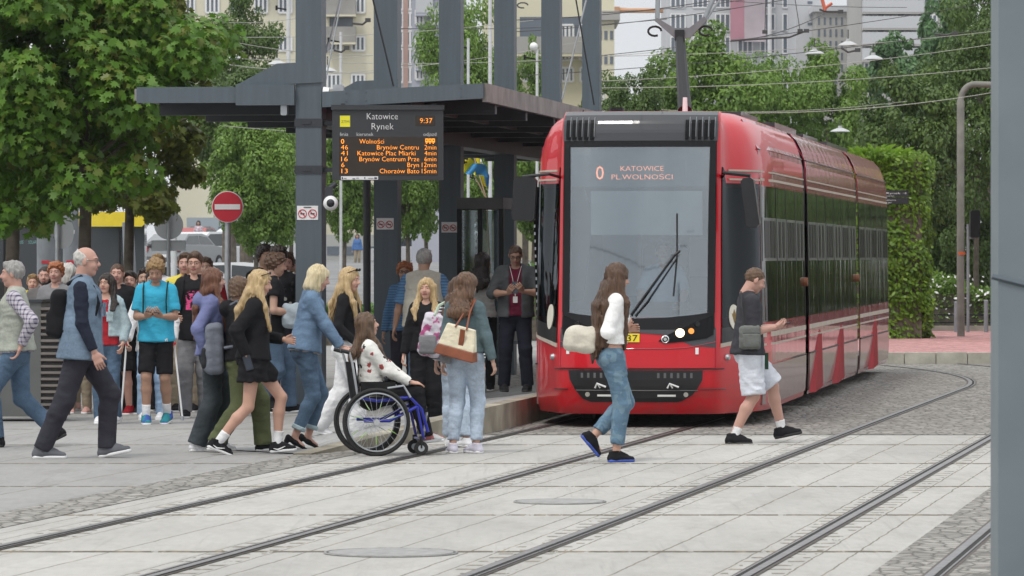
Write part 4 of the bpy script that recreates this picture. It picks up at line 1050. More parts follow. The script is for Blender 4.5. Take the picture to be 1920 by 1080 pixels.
tree('light tree between the fourth and fifth columns above the canopy', 985, 152, 70, 330, 48, 'limeB', m_lime, 0, .15, seed=14, r=.1, rot=2)
tree('small tree left of the pantograph', 1185, 118, 112, 330, 66, 'roundB', m_dark, 0, .15, seed=12, r=.1, rot=1)
tree('small grey-green tree beside the cream office block', 1110, 150, 165, 330, 34, 'roundA', m_dark, 0, .15, seed=11, r=.1, rot=2.2)
tree('broad green tree right behind the pantograph arm', 1318, 125, 66, 380, 116, 'limeA', m_lime, 0, .15, seed=13, r=.15, rot=.4)
tree('green tree in front of the white housing tower', 1440, 128, 84, 380, 104, 'limeC', m_lime, 0, .15, seed=16, r=.15, rot=3)
tree('green tree above the middle of the tram roof', 1552, 130, 98, 400, 92, 'limeA', m_lime, 0, .15, seed=13, r=.15, rot=4)
tree('big dark leafy tree above the ivy pillar', 1700, 98, 118, 460, 104, 'darkA', m_dark, 24000, .105, OVAL, 90, 21, .10, .25)
tree('dark tree at the right behind the curved lamp post', 1830, 102, 30, 420, 112, 'darkB', m_dark, 24000, .105, OVAL, 90, 22, .06, .25)
tree('low dark tree between the ivy pillar and the grey post', 1800, 104, 300, 560, 96, 'darkA', m_dark, 0, .13, seed=21, r=.05, rot=2)
tree('tall dark tree reaching the top right of the picture', 1850, 106, -60, 240, 66, 'darkB', m_dark, 0, .13, seed=22, r=.12, rot=1)
tree('dark tree behind the white rose bushes at the left of the lamp post', 1742, 106, 330, 590, 72, 'roundB', m_dark, 0, .13, seed=12, r=.12, rot=4)
tree('pale hazy tree in front of the grey high-rise', 1680, 190, 60, 240, 62, 'paleA', m_pale, 7000, .22, OVAL, 50, 23, .2, .3)
tree('pale hazy tree at the foot of the grey high-rise', 1775, 195, -20, 230, 60, 'paleA', m_pale, 0, .22, seed=23, r=.2, rot=2)
for i, (X, Y, h, r_, lab) in enumerate([(17,105,7,2.8,'a'),(22,108,8,3.2,'b'),(27,112,8,3,'c')]):
    pass
# ivy pillar with ferns
iv = thing('ivy_pillar', 'tall pillar overgrown with bright ivy and tufted with ferns on top, behind the tram', 'plant', P(1662, 620, 90)[:2]+(.17,))
ix, iy = iv.location.x, iv.location.y
rs = np.random.RandomState(31); n = 19000
zz = rs.uniform(0, 3.45, n); a = rs.uniform(0, 2*math.pi, n); wv = .74 + .08*np.sin(zz*3.1+a*2) + .05*np.sin(zz*7+a*3)
shf = np.where(zz > 2.2, -.02, .0)
cx_ = np.cos(a); sx_ = np.sin(a); sq = np.maximum(np.abs(cx_), np.abs(sx_))
P0 = np.c_[(cx_/sq)*wv*.95 + shf, (sx_/sq)*wv*.8, zz]; P0 += rs.normal(size=P0.shape)*.045
N0 = np.c_[cx_/sq, sx_/sq, .6*np.ones(n)]
V, F = leaves(P0, N0, .095, OVAL, rs, .5); ob('ivy', V, F, m_ivy, iv)
MB().bb((-.62,-.52,0), (.62,.52,3.4)).build('core', m_bark, iv)
n = 3600; a = rs.uniform(0, 2*math.pi, n); r0 = rs.uniform(0, 1, n)**.5; b0 = np.c_[-.22+r0*np.cos(a)*.62, r0*np.sin(a)*.6, 3.30+rs.uniform(-.10,.18,n)-.12*r0]
V = []; F = []
for i in range(n):
    L_ = rs.uniform(.12,.34); d = np.array([math.cos(a[i]), math.sin(a[i])])*rs.uniform(.1,1); s_ = np.array([-d[1]*.014+.006, d[0]*.014, .004]); up = rs.uniform(.3, 1.1)
    p0 = b0[i]; p1 = p0+np.array([d[0]*L_*.4, d[1]*L_*.4, L_*.6*up]); p2 = p0+np.array([d[0]*L_, d[1]*L_, L_*(up*.95-.25)])
    k = len(V); V += [p0-s_, p0+s_, p1+s_, p2, p1-s_]; F.append([k,k+1,k+2,k+3,k+4])
ob('fern', np.array(V), F, m_fern, iv)
# rose bushes with white blossoms, clipped hedges
def bush(name, label, cat, x0, x1, y0, y1, Y, mat, n, size, seed, depth=1.0, zb=None, blossoms=0, Yj=.0):
    zb = gz(Y) if zb is None else zb; a, b = P(x0, y1, Y), P(x1, y0, Y); t = thing(name, label, cat, ((a[0]+b[0])/2, Y, zb))
    rs = np.random.RandomState(seed); w = (b[0]-a[0])/2; h = b[2]-zb
    P0 = np.c_[rs.uniform(-w, w, n), rs.uniform(-depth/2, depth/2, n), np.zeros(n)]; hh = h*(.80+.14*np.sin(P0[:,0]*2.3+seed)+.08*np.sin(P0[:,0]*5.7+P0[:,1]*4)); P0[:,2] = hh*rs.uniform(0,1,n)**.6
    N0 = np.c_[rs.normal(size=n)*.4, -.4*np.ones(n), .8*np.ones(n)]
    V, F = leaves(P0, N0, size, OVAL, rs, .6); ob('foliage', V, F, mat, t)
    MB().bb((-w*.95,-depth*.42,0),(w*.95,depth*.42,h*.62)).build('twigs', m_bark, t)
    if blossoms:
        q = np.c_[rs.uniform(-w, w, blossoms), rs.uniform(-depth/2-.03, -depth/2+.1, blossoms), h*rs.uniform(.2,.95,blossoms)]
        V, F = leaves(q, np.tile([0,-1.,.6],(blossoms,1)), .085, OVAL, rs, .4); ob('blossoms', V, F, m_white, t)
    return t
bush('rose_bush','white-flowering rose bushes behind the three bollards on the right','bush',1732,1905,512,618,102,m_lime,9000,.085,41,1.6,.17,70)
bush('hedge','low bright hedge seen between the first and second canopy columns','hedge',600,700,545,640,92,m_hedge,5000,.07,42,.9)
bush('hedge','clipped bright hedge between the second and third canopy columns','hedge',735,845,505,640,96,m_hedge,6500,.07,43,.9)
bush('hedge','strip of bright hedge behind the glass shelter and the left tram mirror','hedge',950,1045,470,640,98,m_hedge,5000,.07,44,.9)
# ================================================================== STREET FURNITURE
m_gpost = M('grey_post', (.22,.24,.26), .5, metal=.2, var=.12, vs=5)
m_signb = M('sign_back', (.50,.52,.54), .5, metal=.3, var=.06, vs=3)
fp = thing('foreground_post', 'large blurred blue-grey post cutting the right edge of the picture', 'post', ((1995-960)/9000*19, 19, 0), 0)
MB().box((0,0,3.5),(.55,.30,7.0),bev=.006).build('post', M('post_paint', (.165,.20,.22), .5, var=.08, vs=2.5), fp)
q = MB(); q.tube([(-.30,-.151,1.63),(-.12,-.153,1.585),(.1,-.153,1.57)], .012, 5); q.build('strap_shade', m_paint, fp)  # dark tube imitating the shading of a strap across the post
def road_sign(label, px, Y, kind, pw=.06, top=None):
    x = (px-960)/9000*Y; t = thing('road_sign', label, 'road sign', (x, Y, 0))
    q = MB(); q.cyl((0,0,0),(0,0,top),pw/2,n=12); q.build('pole', m_galv if kind != 'none' else m_galv, t, smooth=True); return t
Y = 58.0; r_ = 29/9000*Y*1.0
t = road_sign('round red no entry sign with a white bar on a grey pole', 427, Y, 'noentry', .075, CH+(480-415)/9000*Y)
q = MB(); z = CH+(480-388)/9000*Y; q.cyl((0,-.05,z),(0,-.035,z),r_*1.03,n=40); d_ = q.build('disc_rim', m_white, t)
q = MB(); q.cyl((0,-.058,z),(0,-.0505,z),r_*.97,n=40); d_ = q.build('disc', m_red, t)
q = MB(); q.bb((-r_*.82,-.063,z-r_*.17),(r_*.82,-.0585,z+r_*.17)); q.build('bar', m_white, d_)
MB().bb((-.04,.0,.9),(.03,.05,1.7)).build('sticker_band', m_fascia, t)
t = road_sign('back of a round sign over a rectangular plate, left of the no entry sign', 316, 66, 'back', .05, CH+(480-365)/9000*66)
z = CH+(480-422)/9000*66; q = MB(); q.cyl((0,.03,z),(0,.045,z),.20,n=36); q.build('disc_back', m_signb, t)
q = MB(); z = CH+(480-460)/9000*66; q.bb((-.235,.02,z-.075),(.235,.035,z+.065)); q.tube([(-.235,.018,z-.07),(.235,.018,z-.07),(.235,.018,z+.065),(-.235,.018,z+.065)],.008,5,True); q.build('plate_back', m_signb, t)
q = MB(); z = CH+(480-388)/9000*66; q.bb((-.09,.02,z-.05),(.10,.03,z+.12)); q.build('small_plate', m_signb, t)
t = road_sign('turned round traffic sign back on a pole at the left, beside the wide grey posts', 108, 63, 'back', .06, CH+(480-395)/9000*63)
q = MB(); z = CH+(480-436)/9000*63; q.prism([(.13*math.cos(a), .215*math.sin(a)) for a in np.linspace(0,2*math.pi,37)[:-1]], .03, .045, lambda a,b,d:(a+.08,d,z+b)); q.build('disc_back', m_signb, t)
for px, Y, w, lab in ((87,72,36,'wide pale grey post left of the turned round sign'),(133,74,30,'pale grey post right behind the turned round sign')):
    t = thing('street_post', lab, 'post', ((px-960)/9000*Y, Y, 0)); q = MB(); q.cyl((0,0,0),(0,0,3.6),w/2/9000*Y,n=16); q.build('post', m_gpost, t, smooth=True)
    q = MB(); q.box((.04,-w/2/9000*Y-.004,2.08),(.05,.006,.06)); q.build('sticker', m_white, t)
    q = MB(); q.box((0,-w/2/9000*Y-.004,1.62),(.12,.006,.04)); q.build('red_notice', m_red, t)
t = thing('leaning_post', 'leaning grey lamp post base in front of the yellow bus', 'post', ((245-960)/9000*84, 84, 0)); q = MB(); q.cyl((0.05,0,0),(-.05,0,2.3),.13,.10,n=14); q.build('post', m_gpost, t, smooth=True)
# curved lamp post at the right
Y = 92; t = thing('curved_lamp_post', 'grey tubular street post with a curved top arm, left of the foreground post', 'street lamp', ((1802-960)/9000*Y, Y, .17))
f_ = lambda px, py: (P(px,py,Y)[0]-t.location.x, 0, P(px,py,Y)[2]-.17)
q = MB(); q.tube([f_(1802,640),f_(1801,500),f_(1801,190)]+[f_(1801+26*(1-math.cos(a)), 190-32*math.sin(a)) for a in np.linspace(.1,1.57,8)]+[f_(1900,160)], [.075]*3+[.06]*9, 10); q.build('post', M('weathered_post',(.20,.19,.17),.7,var=.2,vs=4), t, smooth=True)
q = MB(); z = f_(0,475)[2]; q.cyl((0,0,z-.03),(0,0,z+.03),.082,n=12); q.build('orange_band', M('orange_band',(.6,.12,.04),.6,var=0), t)
t = thing('traffic_light', 'dark back of a traffic light on a thin pole beside the curved lamp post', 'traffic light', ((1828-960)/9000*97, 97, .17))
q = MB(); z = CH+(480-420)/9000*97-.17; q.box((0,0,z),(.20,.18,.55),bev=.03); q.build('housing', m_tblack, t)
q = MB(); q.cyl((-.14,0,0),(-.14,0,z),.03,n=8); q.box((-.07,0,z-.28),(.16,.04,.04)); q.build('pole', m_gpost, t)
for px, ty_, lab in ((1737,562,'first grey bollard, next to the ivy pillar'),(1793,565,'middle grey bollard at the edge of the red plaza'),(1849,562,'last grey bollard, next to the foreground post')):
    Y = 97; t = thing('bollard', lab, 'bollard', ((px-960)/9000*Y, Y, .17)); t['group'] = 'bollards along the red plaza'
    q = MB(); h = CH+(480-ty_)/9000*Y-.17; q.cyl((0,0,0),(0,0,h-.02),.045,n=14); q.cyl((0,0,h-.02),(0,0,h),.045,.03,n=14); q.build('post', m_gpost, t, smooth=True)
t = thing('rail_fence', 'low thin rail fence behind the bollards', 'fence', P(1800,600,99.5)[:2]+(.17,))
q = MB(); q.tube([(-.8,0,.32),(1.4,0,.32)],.015,6); q.tube([(-.8,0,.16),(1.4,0,.16)],.012,6); q.build('rail', m_tblack, t)
# direction board on the ivy pillar
t = thing('direction_sign', 'black direction board with small white lines sticking out beside the ivy pillar', 'sign', P(1672,368,86.5)[:2]+(.17,))
f_ = lambda px, py: (P(px,py,86.5)[0]-t.location.x, 0, P(px,py,86.5)[2]-.17)
q = MB(); a, b = f_(1640,369.5), f_(1703.5,357); q.bb((a[0],-.02,a[2]),(b[0],.02,b[2])); q.build('board', m_blk, t)
q = MB(); a, b = f_(1640,382.5), f_(1703.5,371); q.bb((a[0],-.02,a[2]),(b[0],.02,b[2])); q.build('board', m_blk, t)
q = MB(); a = f_(1640,640); q.cyl((a[0],0,0),(a[0],0,f_(0,352)[2]),.03,n=8); q.build('pole', m_blk, t)
for key, x0, x1, yb, h in (('Rynek \u2192',1662,1700,364,4),('Dworzec',1660,1676,368.6,2.6),('Galeria',1657,1680,376.5,3),('Teatr',1657,1672,381,3)):
    v, f = text_vf(key, f_(x0,0)[0], f_(x1,0)[0], h/104); ob('lettering', [(p[0], -.024, p[1]+f_(0,yb)[2]) for p in v], f, m_ltr, t)
t = thing('banner', 'edge of a yellow banner showing beside the foreground post', 'banner', P(1862,240,95)[:2]+(0,))
f_ = lambda px, py: (P(px,py,95)[0]-t.location.x, 0, P(px,py,95)[2])
q = MB(); q.prism([(f_(1858,0)[0],f_(0,203)[2]),(f_(1878,0)[0],f_(0,203)[2]),(f_(1878,0)[0],f_(0,330)[2]),(f_(1866,0)[0],f_(0,290)[2])], -.004,.004, lambda a,b,d:(a,d,b)); q.build('cloth', m_yel, t)
q = MB(); a = f_(1880,0)[0]; q.cyl((a,0,0),(a,0,f_(0,195)[2]),.03,n=8); q.build('pole', m_gpost, t)
# flags behind the shelter
m_fy = M('flag_yellow', (.85,.75,.02), .7, var=.1, vs=5); m_fb = M('flag_blue', (.06,.30,.62), .7, var=.12, vs=5)
def flag(label, Y, pole, up, lo, emb=False):
    t = thing('flag', label, 'flag', P(pole[1][0], pole[1][1], Y)[:2]+(0,)); f_ = lambda px, py, d=0: (P(px,py,Y)[0]-t.location.x, d, P(px,py,Y)[2])
    q = MB(); q.tube([f_(*pole[0]), f_(*pole[1]), f_(pole[1][0]+10, 560)], .012, 6); q.build('pole', M('pole_wood',(.45,.33,.22),.6,var=.1), t)
    for nm, quad, mt in (('upper_stripe', up, m_fy), ('lower_stripe', lo, m_fb)):
        V = []; F = []; n = 10
        for j in range(5):
            for i in range(n+1):
                s_, u_ = i/n, j/4; p = [(quad[0][k]*(1-s_)+quad[1][k]*s_)*(1-u_)+(quad[3][k]*(1-s_)+quad[2][k]*s_)*u_ for k in (0,1)]
                V.append(f_(p[0]+1.2*math.sin(s_*9+u_*2), p[1]+1.5*math.sin(s_*7), .06*math.sin(s_*8+u_*3)))
        for j in range(4):
            for i in range(n): F.append([j*(n+1)+i, j*(n+1)+i+1, (j+1)*(n+1)+i+1, (j+1)*(n+1)+i])
        o = ob(nm, V, F, mt, t, smooth=True); 
    if emb:
        q = MB(); b = f_(869,300,-.09); q.box(b,(.05,.01,.14)); q.box((b[0],b[1],b[2]+.03),(.16,.01,.04),ry=R(10)); q.box((b[0],b[1],b[2]-.04),(.12,.01,.03)); q.build('eagle_emblem', m_blk, t)
flag('waving yellow and blue flag with a dark emblem above the shelter roof', 80, ((890,330),(912,372)), ((862,280),(893,308),(892,328),(862,322)), ((874,304),(912,310),(916,332),(868,324)), True)
flag('second yellow and blue flag hanging behind the first, beside the fourth column', 82, ((884,278),(912,372)), ((885,280),(900,300),(915,362),(905,340)), ((902,304),(917,330),(917,366),(909,332)))
# glass shelter on the platform
t = thing('glass_shelter', 'glass-walled waiting shelter with dark frame standing on the platform', 'shelter', P(905,740,60)[:2]+(.2,), THT)
fw = (950-862)/9000*60; m_shg, _a, _b2 = glass('shelter_glass', (.55,.60,.60), .05, .12, (.8,.85,.9))
q = MB(); q.bb((-.32,-.06,2.10),(fw-.32,1.5,2.24)); q.build('roof', m_soffit, t)
for x in (-.29,-.03,.0+fw-.35): q = MB(); q.bb((x-.03,-.03,0),(x+.03,.03,2.1)); q.build('frame_post', m_tblack, t)
for x0,x1 in ((-.26,-.06),(0,fw-.38)): q = MB(); q.bb((x0,-.006,.12),(x1,.006,2.08)); q.build('pane', m_shg, t)
q = MB(); q.bb((-.32,.2,0.05),(-.30,1.4,2.1)); q.build('side_pane', m_shg, t)
q = MB()
for i in range(22): q.box((-.08,-.012,.25+i*.085),(.014,.006,.035)); q.box((-.24,-.012,.25+i*.085),(.014,.006,.035))
q.build('glass_marking', m_galv, t)
q = MB(); q.bb((-.2,.5,.40),(.5,.85,.44)); q.build('bench', m_gpost, t)
# grey cabinet with louvred side at the far left
Y = 49.6; t = thing('litter_cabinet', 'low grey metal cabinet with a louvred end, behind the two older men', 'cabinet', ((40-960)/9000*Y, Y, 0), R(-3))
w0 = (0-40-60)/9000*Y; w1 = (77-40)/9000*Y
q = MB(); q.box(((w0+w1)/2,.35,.64),(w1-w0,.7,1.18),bev=.01); q.build('body', M('cabinet_grey',(.115,.12,.115),.5,var=.08,vs=3), t)
q = MB(); q.box(((w0+w1)/2,.35,1.245),(w1-w0+.03,.74,.03)); q.build('lid', m_paint_d, t)
q = MB(); q.box((w1+.11,.32,.60),(.21,.6,1.1)); q.build('louvre_core', m_blk, t)
q = MB()
for i in range(17): q.box((w1+.115,.005,.10+i*.066),(.235,.05,.028),rx=R(-25))
q.build('louvres', M('louvre_brown',(.10,.085,.075),.6,var=.2,vs=8), t)
# ================================================================== VEHICLES
m_win = M('car_glass', (.03,.035,.04), .08, var=0, coat=.3); m_tyre = M('tyre', (.02,.02,.02), .8, var=.1); m_tail = M('tail_lamp', (.45,.02,.02), .2, var=0, coat=.5)
def car(label, px, base_y, Y, col, head, kind='hatch', g='cars in the car park beyond the square'):
    zb = CH-(base_y-480)/9000*Y; t = thing('parked_car', label, 'car', ((px-960)/9000*Y, Y, zb), head, g)
    mt = M('car_paint_%s' % col, {'white':(.66,.67,.68),'silver':(.42,.45,.48),'grey':(.20,.21,.22),'red':(.35,.03,.03)}[col], .3, metal=.2, var=0, coat=.7)
    H = 1.62 if kind == 'suv' else 1.48
    # side profile (length along x, height)
    lo = [(-2.15,.35),(-2.2,.62),(-2.12,.92),(-1.15,1.0),(1.75,1.02),(2.1,.9),(2.2,.6),(2.1,.35)]
    up = [(-1.2,.99),(-.55,H-.08),(-.1,H),(1.2,H-.02),(1.75,H-.30),(2.02,1.0)]
    def loft(poly, ws, tp=0):
        V = []; n = len(poly)
        for w, sc in ws:
            V += [(p[0]*(1 if sc == 1 else .985), w*(1-tp*max(0,p[1]-1.0)*1.0), p[1]) for p in poly]
        F = [list(range(n-1,-1,-1)), [len(V)-n+i for i in range(n)]]
        for k in range(len(ws)-1):
            for i in range(n): F.append([k*n+i, k*n+(i+1)%n, (k+1)*n+(i+1)%n, (k+1)*n+i])
        return V, F
    V, F = loft(lo, [(-.88,.98),(-.80,1),(.80,1),(.88,.98)]); ob('body', V, [f_[::-1] for f_ in F], mt, t)
    V, F = loft(up, [(-.82,1),(.82,1)], .28); ob('cabin', V, [f_[::-1] for f_ in F], mt, t)
    def sidew(x): return x
    for s in (-1, 1):
        q = MB(); tp = lambda z: .823*(1-.28*max(0,z-1.0))
        for poly in ([(-1.0,1.06),(-.50,H-.14),(.25,H-.08),(.25,1.06)], [(.33,1.06),(.33,H-.08),(1.2,H-.10),(1.62,H-.34),(1.72,1.06)]):
            q.add([(p[0], s*(tp(p[1])+.004), p[1]) for p in poly], [[0,1,2,3] if len(poly)==4 else [0,1,2,3,4]])
        q.build('side_windows', m_win, t)
        for x in (-1.35,1.38):
            w = MB(); w.cyl((x,s*.72,.33),(x,s*.90,.33),.33,n=18); wo_ = w.build('wheel', m_tyre, t); w = MB(); w.cyl((x,s*.90,.33),(x,s*.915,.33),.21,n=12); w.build('rim', m_galv, wo_)
        q = MB(); q.box((2.12,s*.68,.88),(.16,.26,.16)); q.build('tail_light', m_tail, t); q = MB(); q.box((-2.14,s*.66,.72),(.14,.30,.14)); q.build('headlight', m_lens, t)
    q = MB(); q.add([(-1.17,-.72,1.04),(-1.17,.72,1.04),(-.60,.60,H-.12),(-.60,-.60,H-.12)], [(0,3,2,1)]); q.build('windscreen', m_win, t)
    q = MB(); q.add([(2.02,-.70,1.06),(2.02,.70,1.06),(1.79,.62,H-.30),(1.79,-.62,H-.30)], [(0,1,2,3)]); q.build('rear_window', m_win, t)
    q = MB(); q.box((2.21,0,.62),(.02,.50,.11)); q.build('number_plate', m_white, t)
    return t
car('silver car nearest the crowd, behind the boy with crutches', 262, 590, 130, 'silver', R(158))
car('white hatchback behind the boy with glasses', 352, 592, 134, 'white', R(172))
car('pale car low behind the long-haired girl', 455, 588, 138, 'white', R(178))
car('white car with its tail towards the no entry sign pole', 400, 512, 188, 'white', R(-122), 'suv')
car('grey car left of the no entry pole', 345, 510, 185, 'grey', R(-110), 'hatch')
car('white car at the right of the no entry pole', 468, 503, 195, 'white', R(-118), 'suv')
car('white car between the no entry sign and the first column', 520, 498, 205, 'white', R(-112), 'suv')
car('red car farthest back beyond the no entry sign', 372, 482, 240, 'red', R(-100), 'hatch')
car('white car seen under the trees beyond the second column', 765, 500, 250, 'white', R(10), 'suv')
car('pale car under the dark trees, right of the ivy pillar', 1790, 520, 150, 'white', R(10), 'suv')
# yellow city bus
Y = 118; t = thing('bus', 'yellow city bus with dark windows standing behind the crowd at the left', 'bus', ((110-960)/9000*Y, Y, gz(Y)), R(3))
bx0, bx1 = -2.6, (272-110)/9000*Y; zt = CH+(480-398)/9000*Y-gz(Y)
m_by = M('bus_yellow', (.78,.60,.03), .35, var=.05, coat=.5)
q = MB(); q.box(((bx0+bx1)/2,1.25,zt-.17),(bx1-bx0,2.5,.36),bev=.08); q.build('roof', m_by, t)
q = MB(); q.box(((bx0+bx1)/2,1.25,.42),(bx1-bx0,2.48,.50)); q.build('lower_body', m_by, t)
q = MB(); q.box(((bx0+bx1)/2,1.27,(zt+.34)/2),(bx1-bx0-.04,2.40,zt-.66)); q.build('window_band', m_win, t)
for i in range(5):
    x = bx0+.3+i*(bx1-bx0)/5; q = MB(); q.bb((x,.0,.7),(x+.05,.055,zt-.36)); q.build('window_pillar', m_tblack, t)
q = MB(); q.bb(((60-110)/76.3,-.02,CH+(480-428)/76.3-gz(Y)),((78-110)/76.3+.05,.03,CH+(480-418)/76.3-gz(Y))); dsp = q.build('route_display', M('route_orange',(.6,.15,.02),.5,var=0,emit=(1,.25,.05),est=1.2), t)
m_teal = M('teal_lettering', (.25,.55,.52), .5, var=0)
for key, a, b in (('SOLARIS', 16, 44), ('SOLARIS', 53, 72)):
    v, f = text_vf(key, (a-110)/76.3, (b-110)/76.3, .085); ob('lettering', [(p[0], .045, p[1]+CH+(480-457)/76.3-gz(Y)) for p in v], f, m_teal, t)
for x in (bx0+1.0, bx1-.6): q = MB(); q.cyl((x,-.02,.45),(x,.25,.45),.45,n=20); q.build('wheel', m_tyre, t)
# ================================================================== BUILDINGS
m_bwin = M('building_window', (.13,.155,.19), .15, var=.2, vs=.3); m_bfr = M('window_frame_white', (.75,.75,.75), .5, var=0)
def building(name, label, x0, x1, ytop, Y, wall, cols, rows, wy0, wdy, ww, wh, depth=14, balc=(), wcol=None, band=None, ry=0, ybot=None, frame=True, roofm=None, skip=()):
    X0, X1 = (x0-960)/9000*Y, (x1-960)/9000*Y; g = gz(Y); t = thing(name, label, 'building', ((X0+X1)/2, Y, g), ry); k = Y/9000
    top = CH+(480-ytop)*k-g; W2 = (X1-X0)/2
    MB().bb((-W2,0,-1),(W2,depth,top)).build('wall', wall, t)
    if roofm is not None: MB().bb((-W2-.3,-.3,top),(W2+.3,depth+.3,top+.5)).build('roof', roofm, t)
    proto = None; bal = None
    for c in range(cols):
        for r_ in range(rows):
            if (c, r_) in skip: continue
            px = x0+(x1-x0)*(c+.5)/cols; py = wy0+r_*wdy; x = (px-960)*k-(X0+X1)/2; z = CH+(480-py)*k-g
            if proto is None:
                q = MB(); w, h = ww*k/2, wh*k/2
                q.bb((-w,-.04,-h),(w,.02,h)); q.mi = 1
                if frame:
                    for a in (-w, -w/3 if ww > 20 else 0, w): q.bb((a-.06,-.09,-h),(a+.06,-.041,h))
                    if ww > 20: q.bb((w/3-.06,-.09,-h),(w/3+.06,-.041,h))
                    for a in (-h, h): q.bb((-w,-.085,a-.06),(w,-.042,a+.06))
                proto = q.build('window', [m_bwin, m_bfr], t); proto.location = (x, 0, z)
            else:
                o = proto.copy(); C.objects.link(o); o.parent = t; o.location = (x, 0, z)
    for (bx0, bx1, by) in balc:
        a, b = (bx0-960)*k-(X0+X1)/2, (bx1-960)*k-(X0+X1)/2; z = CH+(480-by)*k-g
        q = MB(); q.bb((a,-1.1,z-.15),(b,-.0,z)); q.mi = 1; q.bb((a,-1.12,z),(b,-1.05,z+.95)); q.bb((a,-1.1,z),(a+.06,0,z+.95)); q.bb((b-.06,-1.1,z),(b,0,z+.95)); q.build('balcony', [wall, band or m_balc], t)
        q = MB(); q.bb((a+.2,-.03,z),(b-.2,.02,z+2.1)); q.build('balcony_door', m_bwin, t)
    return t
m_balc = M('balcony_grey', (.30,.29,.27), .7, var=.15, vs=1)
m_cbl = M('cream_render', (.64,.60,.47), .85, var=.06, vs=.15); m_cbl2 = M('yellowish_render', (.66,.62,.46), .85, var=.05, vs=.15)
m_wbl = M('white_render', (.52,.53,.55), .8, var=.08, vs=.1); m_gbl = M('grey_panel', (.40,.39,.37), .85, var=.08, vs=.1)
m_lav = M('lavender_wall', (.40,.41,.47), .7, var=.1, vs=.2)
bl = building('apartment_block', 'cream block of flats with white windows and balconies behind the left columns', 330, 740, -90, 300, m_cbl, 9, 4, -60, 71, 24, 26, 16,
     balc=((612,668,28),(612,668,80),(480,540,-44)))
b2 = building('office_block', 'pale yellow office block with long window bands between the right-hand columns', 905, 1152, -40, 270, m_cbl2, 7, 3, 60, 40, 22, 26, 14, balc=((968,1120,102),), band=m_gbl, skip=((0,0),(1,0),(2,0)))
building('low_wing', 'lower cream wing at the right end of the yellow office block, left of the pantograph', 1120, 1152, 38, 262, m_cbl2, 3, 3, 66, 46, 6, 16, 10, frame=False, roofm=m_gbl)
b3 = building('glass_building', 'reflective glass building with a reddish pane seen between two columns', 738, 800, -60, 255, M('glazed_wall',(.40,.46,.48),.15,metal=.3,var=.25,vs=.25), 3, 6, -30, 34, 15, 28, 12)
t_ = b3; q = MB(); k_ = 255/9000; q.bb(((756-769)*k_,-.12,0),((762-769)*k_+.1,-.05,14)); q.build('red_strip', M('terracotta_strip',(.42,.28,.24),.6,var=.2,vs=.4), b3)
building('lilac_house', 'lilac-grey house with balconies left of the tall light tree', 772, 860, -60, 240, m_lav, 3, 4, -20, 52, 14, 26, 12, balc=((780,812,26),(780,812,128)), band=m_wbl)
b4 = building('housing_tower', 'big new white housing block with blue-grey windows behind the trees', 1250, 1502, -80, 420, m_wbl, 6, 6, -44, 43, 27, 31, 16, frame=True)
q = MB(); k_ = 420/9000; 
for (a, b, y0, y1) in ((1368,1394,-80,78),(1394,1434,-80,80)):
    q.mi = 0 if a == 1368 else 1; q.bb(((a-1376)*k_,-1.6,CH+(480-y1)*k_-1.6),((b-1376)*k_,-1.2,CH+(480-y0)*k_-1.6))
q.build('scaffold_sheeting', [M('crimson_sheet',(.42,.20,.25),.7,var=.2,vs=.3), M('pink_sheet',(.44,.38,.41),.8,var=.25,vs=.3)], b4)
b5 = building('high_rise', 'tall grey-white high-rise with long balcony bands at the top right', 1614, 1800, -120, 380, m_gbl, 5, 8, -85, 30, 24, 14, 16, balc=[(1616,1730,y) for y in (-6,24,54,84,114)], band=m_wbl)
building('slanting_block', 'narrow-windowed grey block left of the tall high-rise', 1530, 1616, 22, 400, m_gbl, 8, 7, 40, 22, 4, 14, 16, frame=False, roofm=m_wbl, ry=R(0))
building('pale_slab', 'plain pale slab block with few windows between the white block and the grey one', 1492, 1545, -60, 405, m_wbl, 1, 5, 5, 40, 9, 5, 12, frame=False)
building('far_left_shop', 'low blue-grey building behind the parked cars', 350, 560, 408, 290, M('bluegrey_cladding',(.33,.38,.42),.6,var=.1,vs=.3), 8, 1, 430, 20, 12, 10, 10, frame=False)
building('side_brick_house', 'pink brick house to the right of the square, mirrored in the tram side', 2200, 3800, -260, 140, M('pink_brick',(.46,.30,.30),.85,var=.2,vs=.5), 14, 7, -200, 95, 52, 55, 12)
building('concourse_wall', 'grey concrete wall band far behind the young street trees', 600, 1060, 440, 280, M('concrete_band',(.40,.41,.40),.8,var=.1,vs=.3), 6, 1, 470, 20, 50, 16, 8, frame=False)
# tower crane far away
t = thing('tower_crane', 'orange tower crane jib far away in the white sky', 'crane', P(1142,480,430)[:2]+(1.6,))
f_ = lambda px, py: (P(px,py,430)[0]-t.location.x, 0, P(px,py,430)[2]-1.6); m_crane = M('crane_orange',(.55,.30,.16),.6,var=.05)
q = MB(); q.cyl(f_(1142,480), f_(1142,14), .35, n=6); q.build('mast', m_crane, t)
q = MB(); q.tube([f_(1120,20), f_(1290,20)], .22, 6); q.tube([f_(1142,14), f_(1240,22)], .08, 5); q.build('jib', m_crane, t)
q = MB(); a = f_(1148,21); q.box(a, (1.3,1,.75)); q.build('counterweight', m_crane, t)
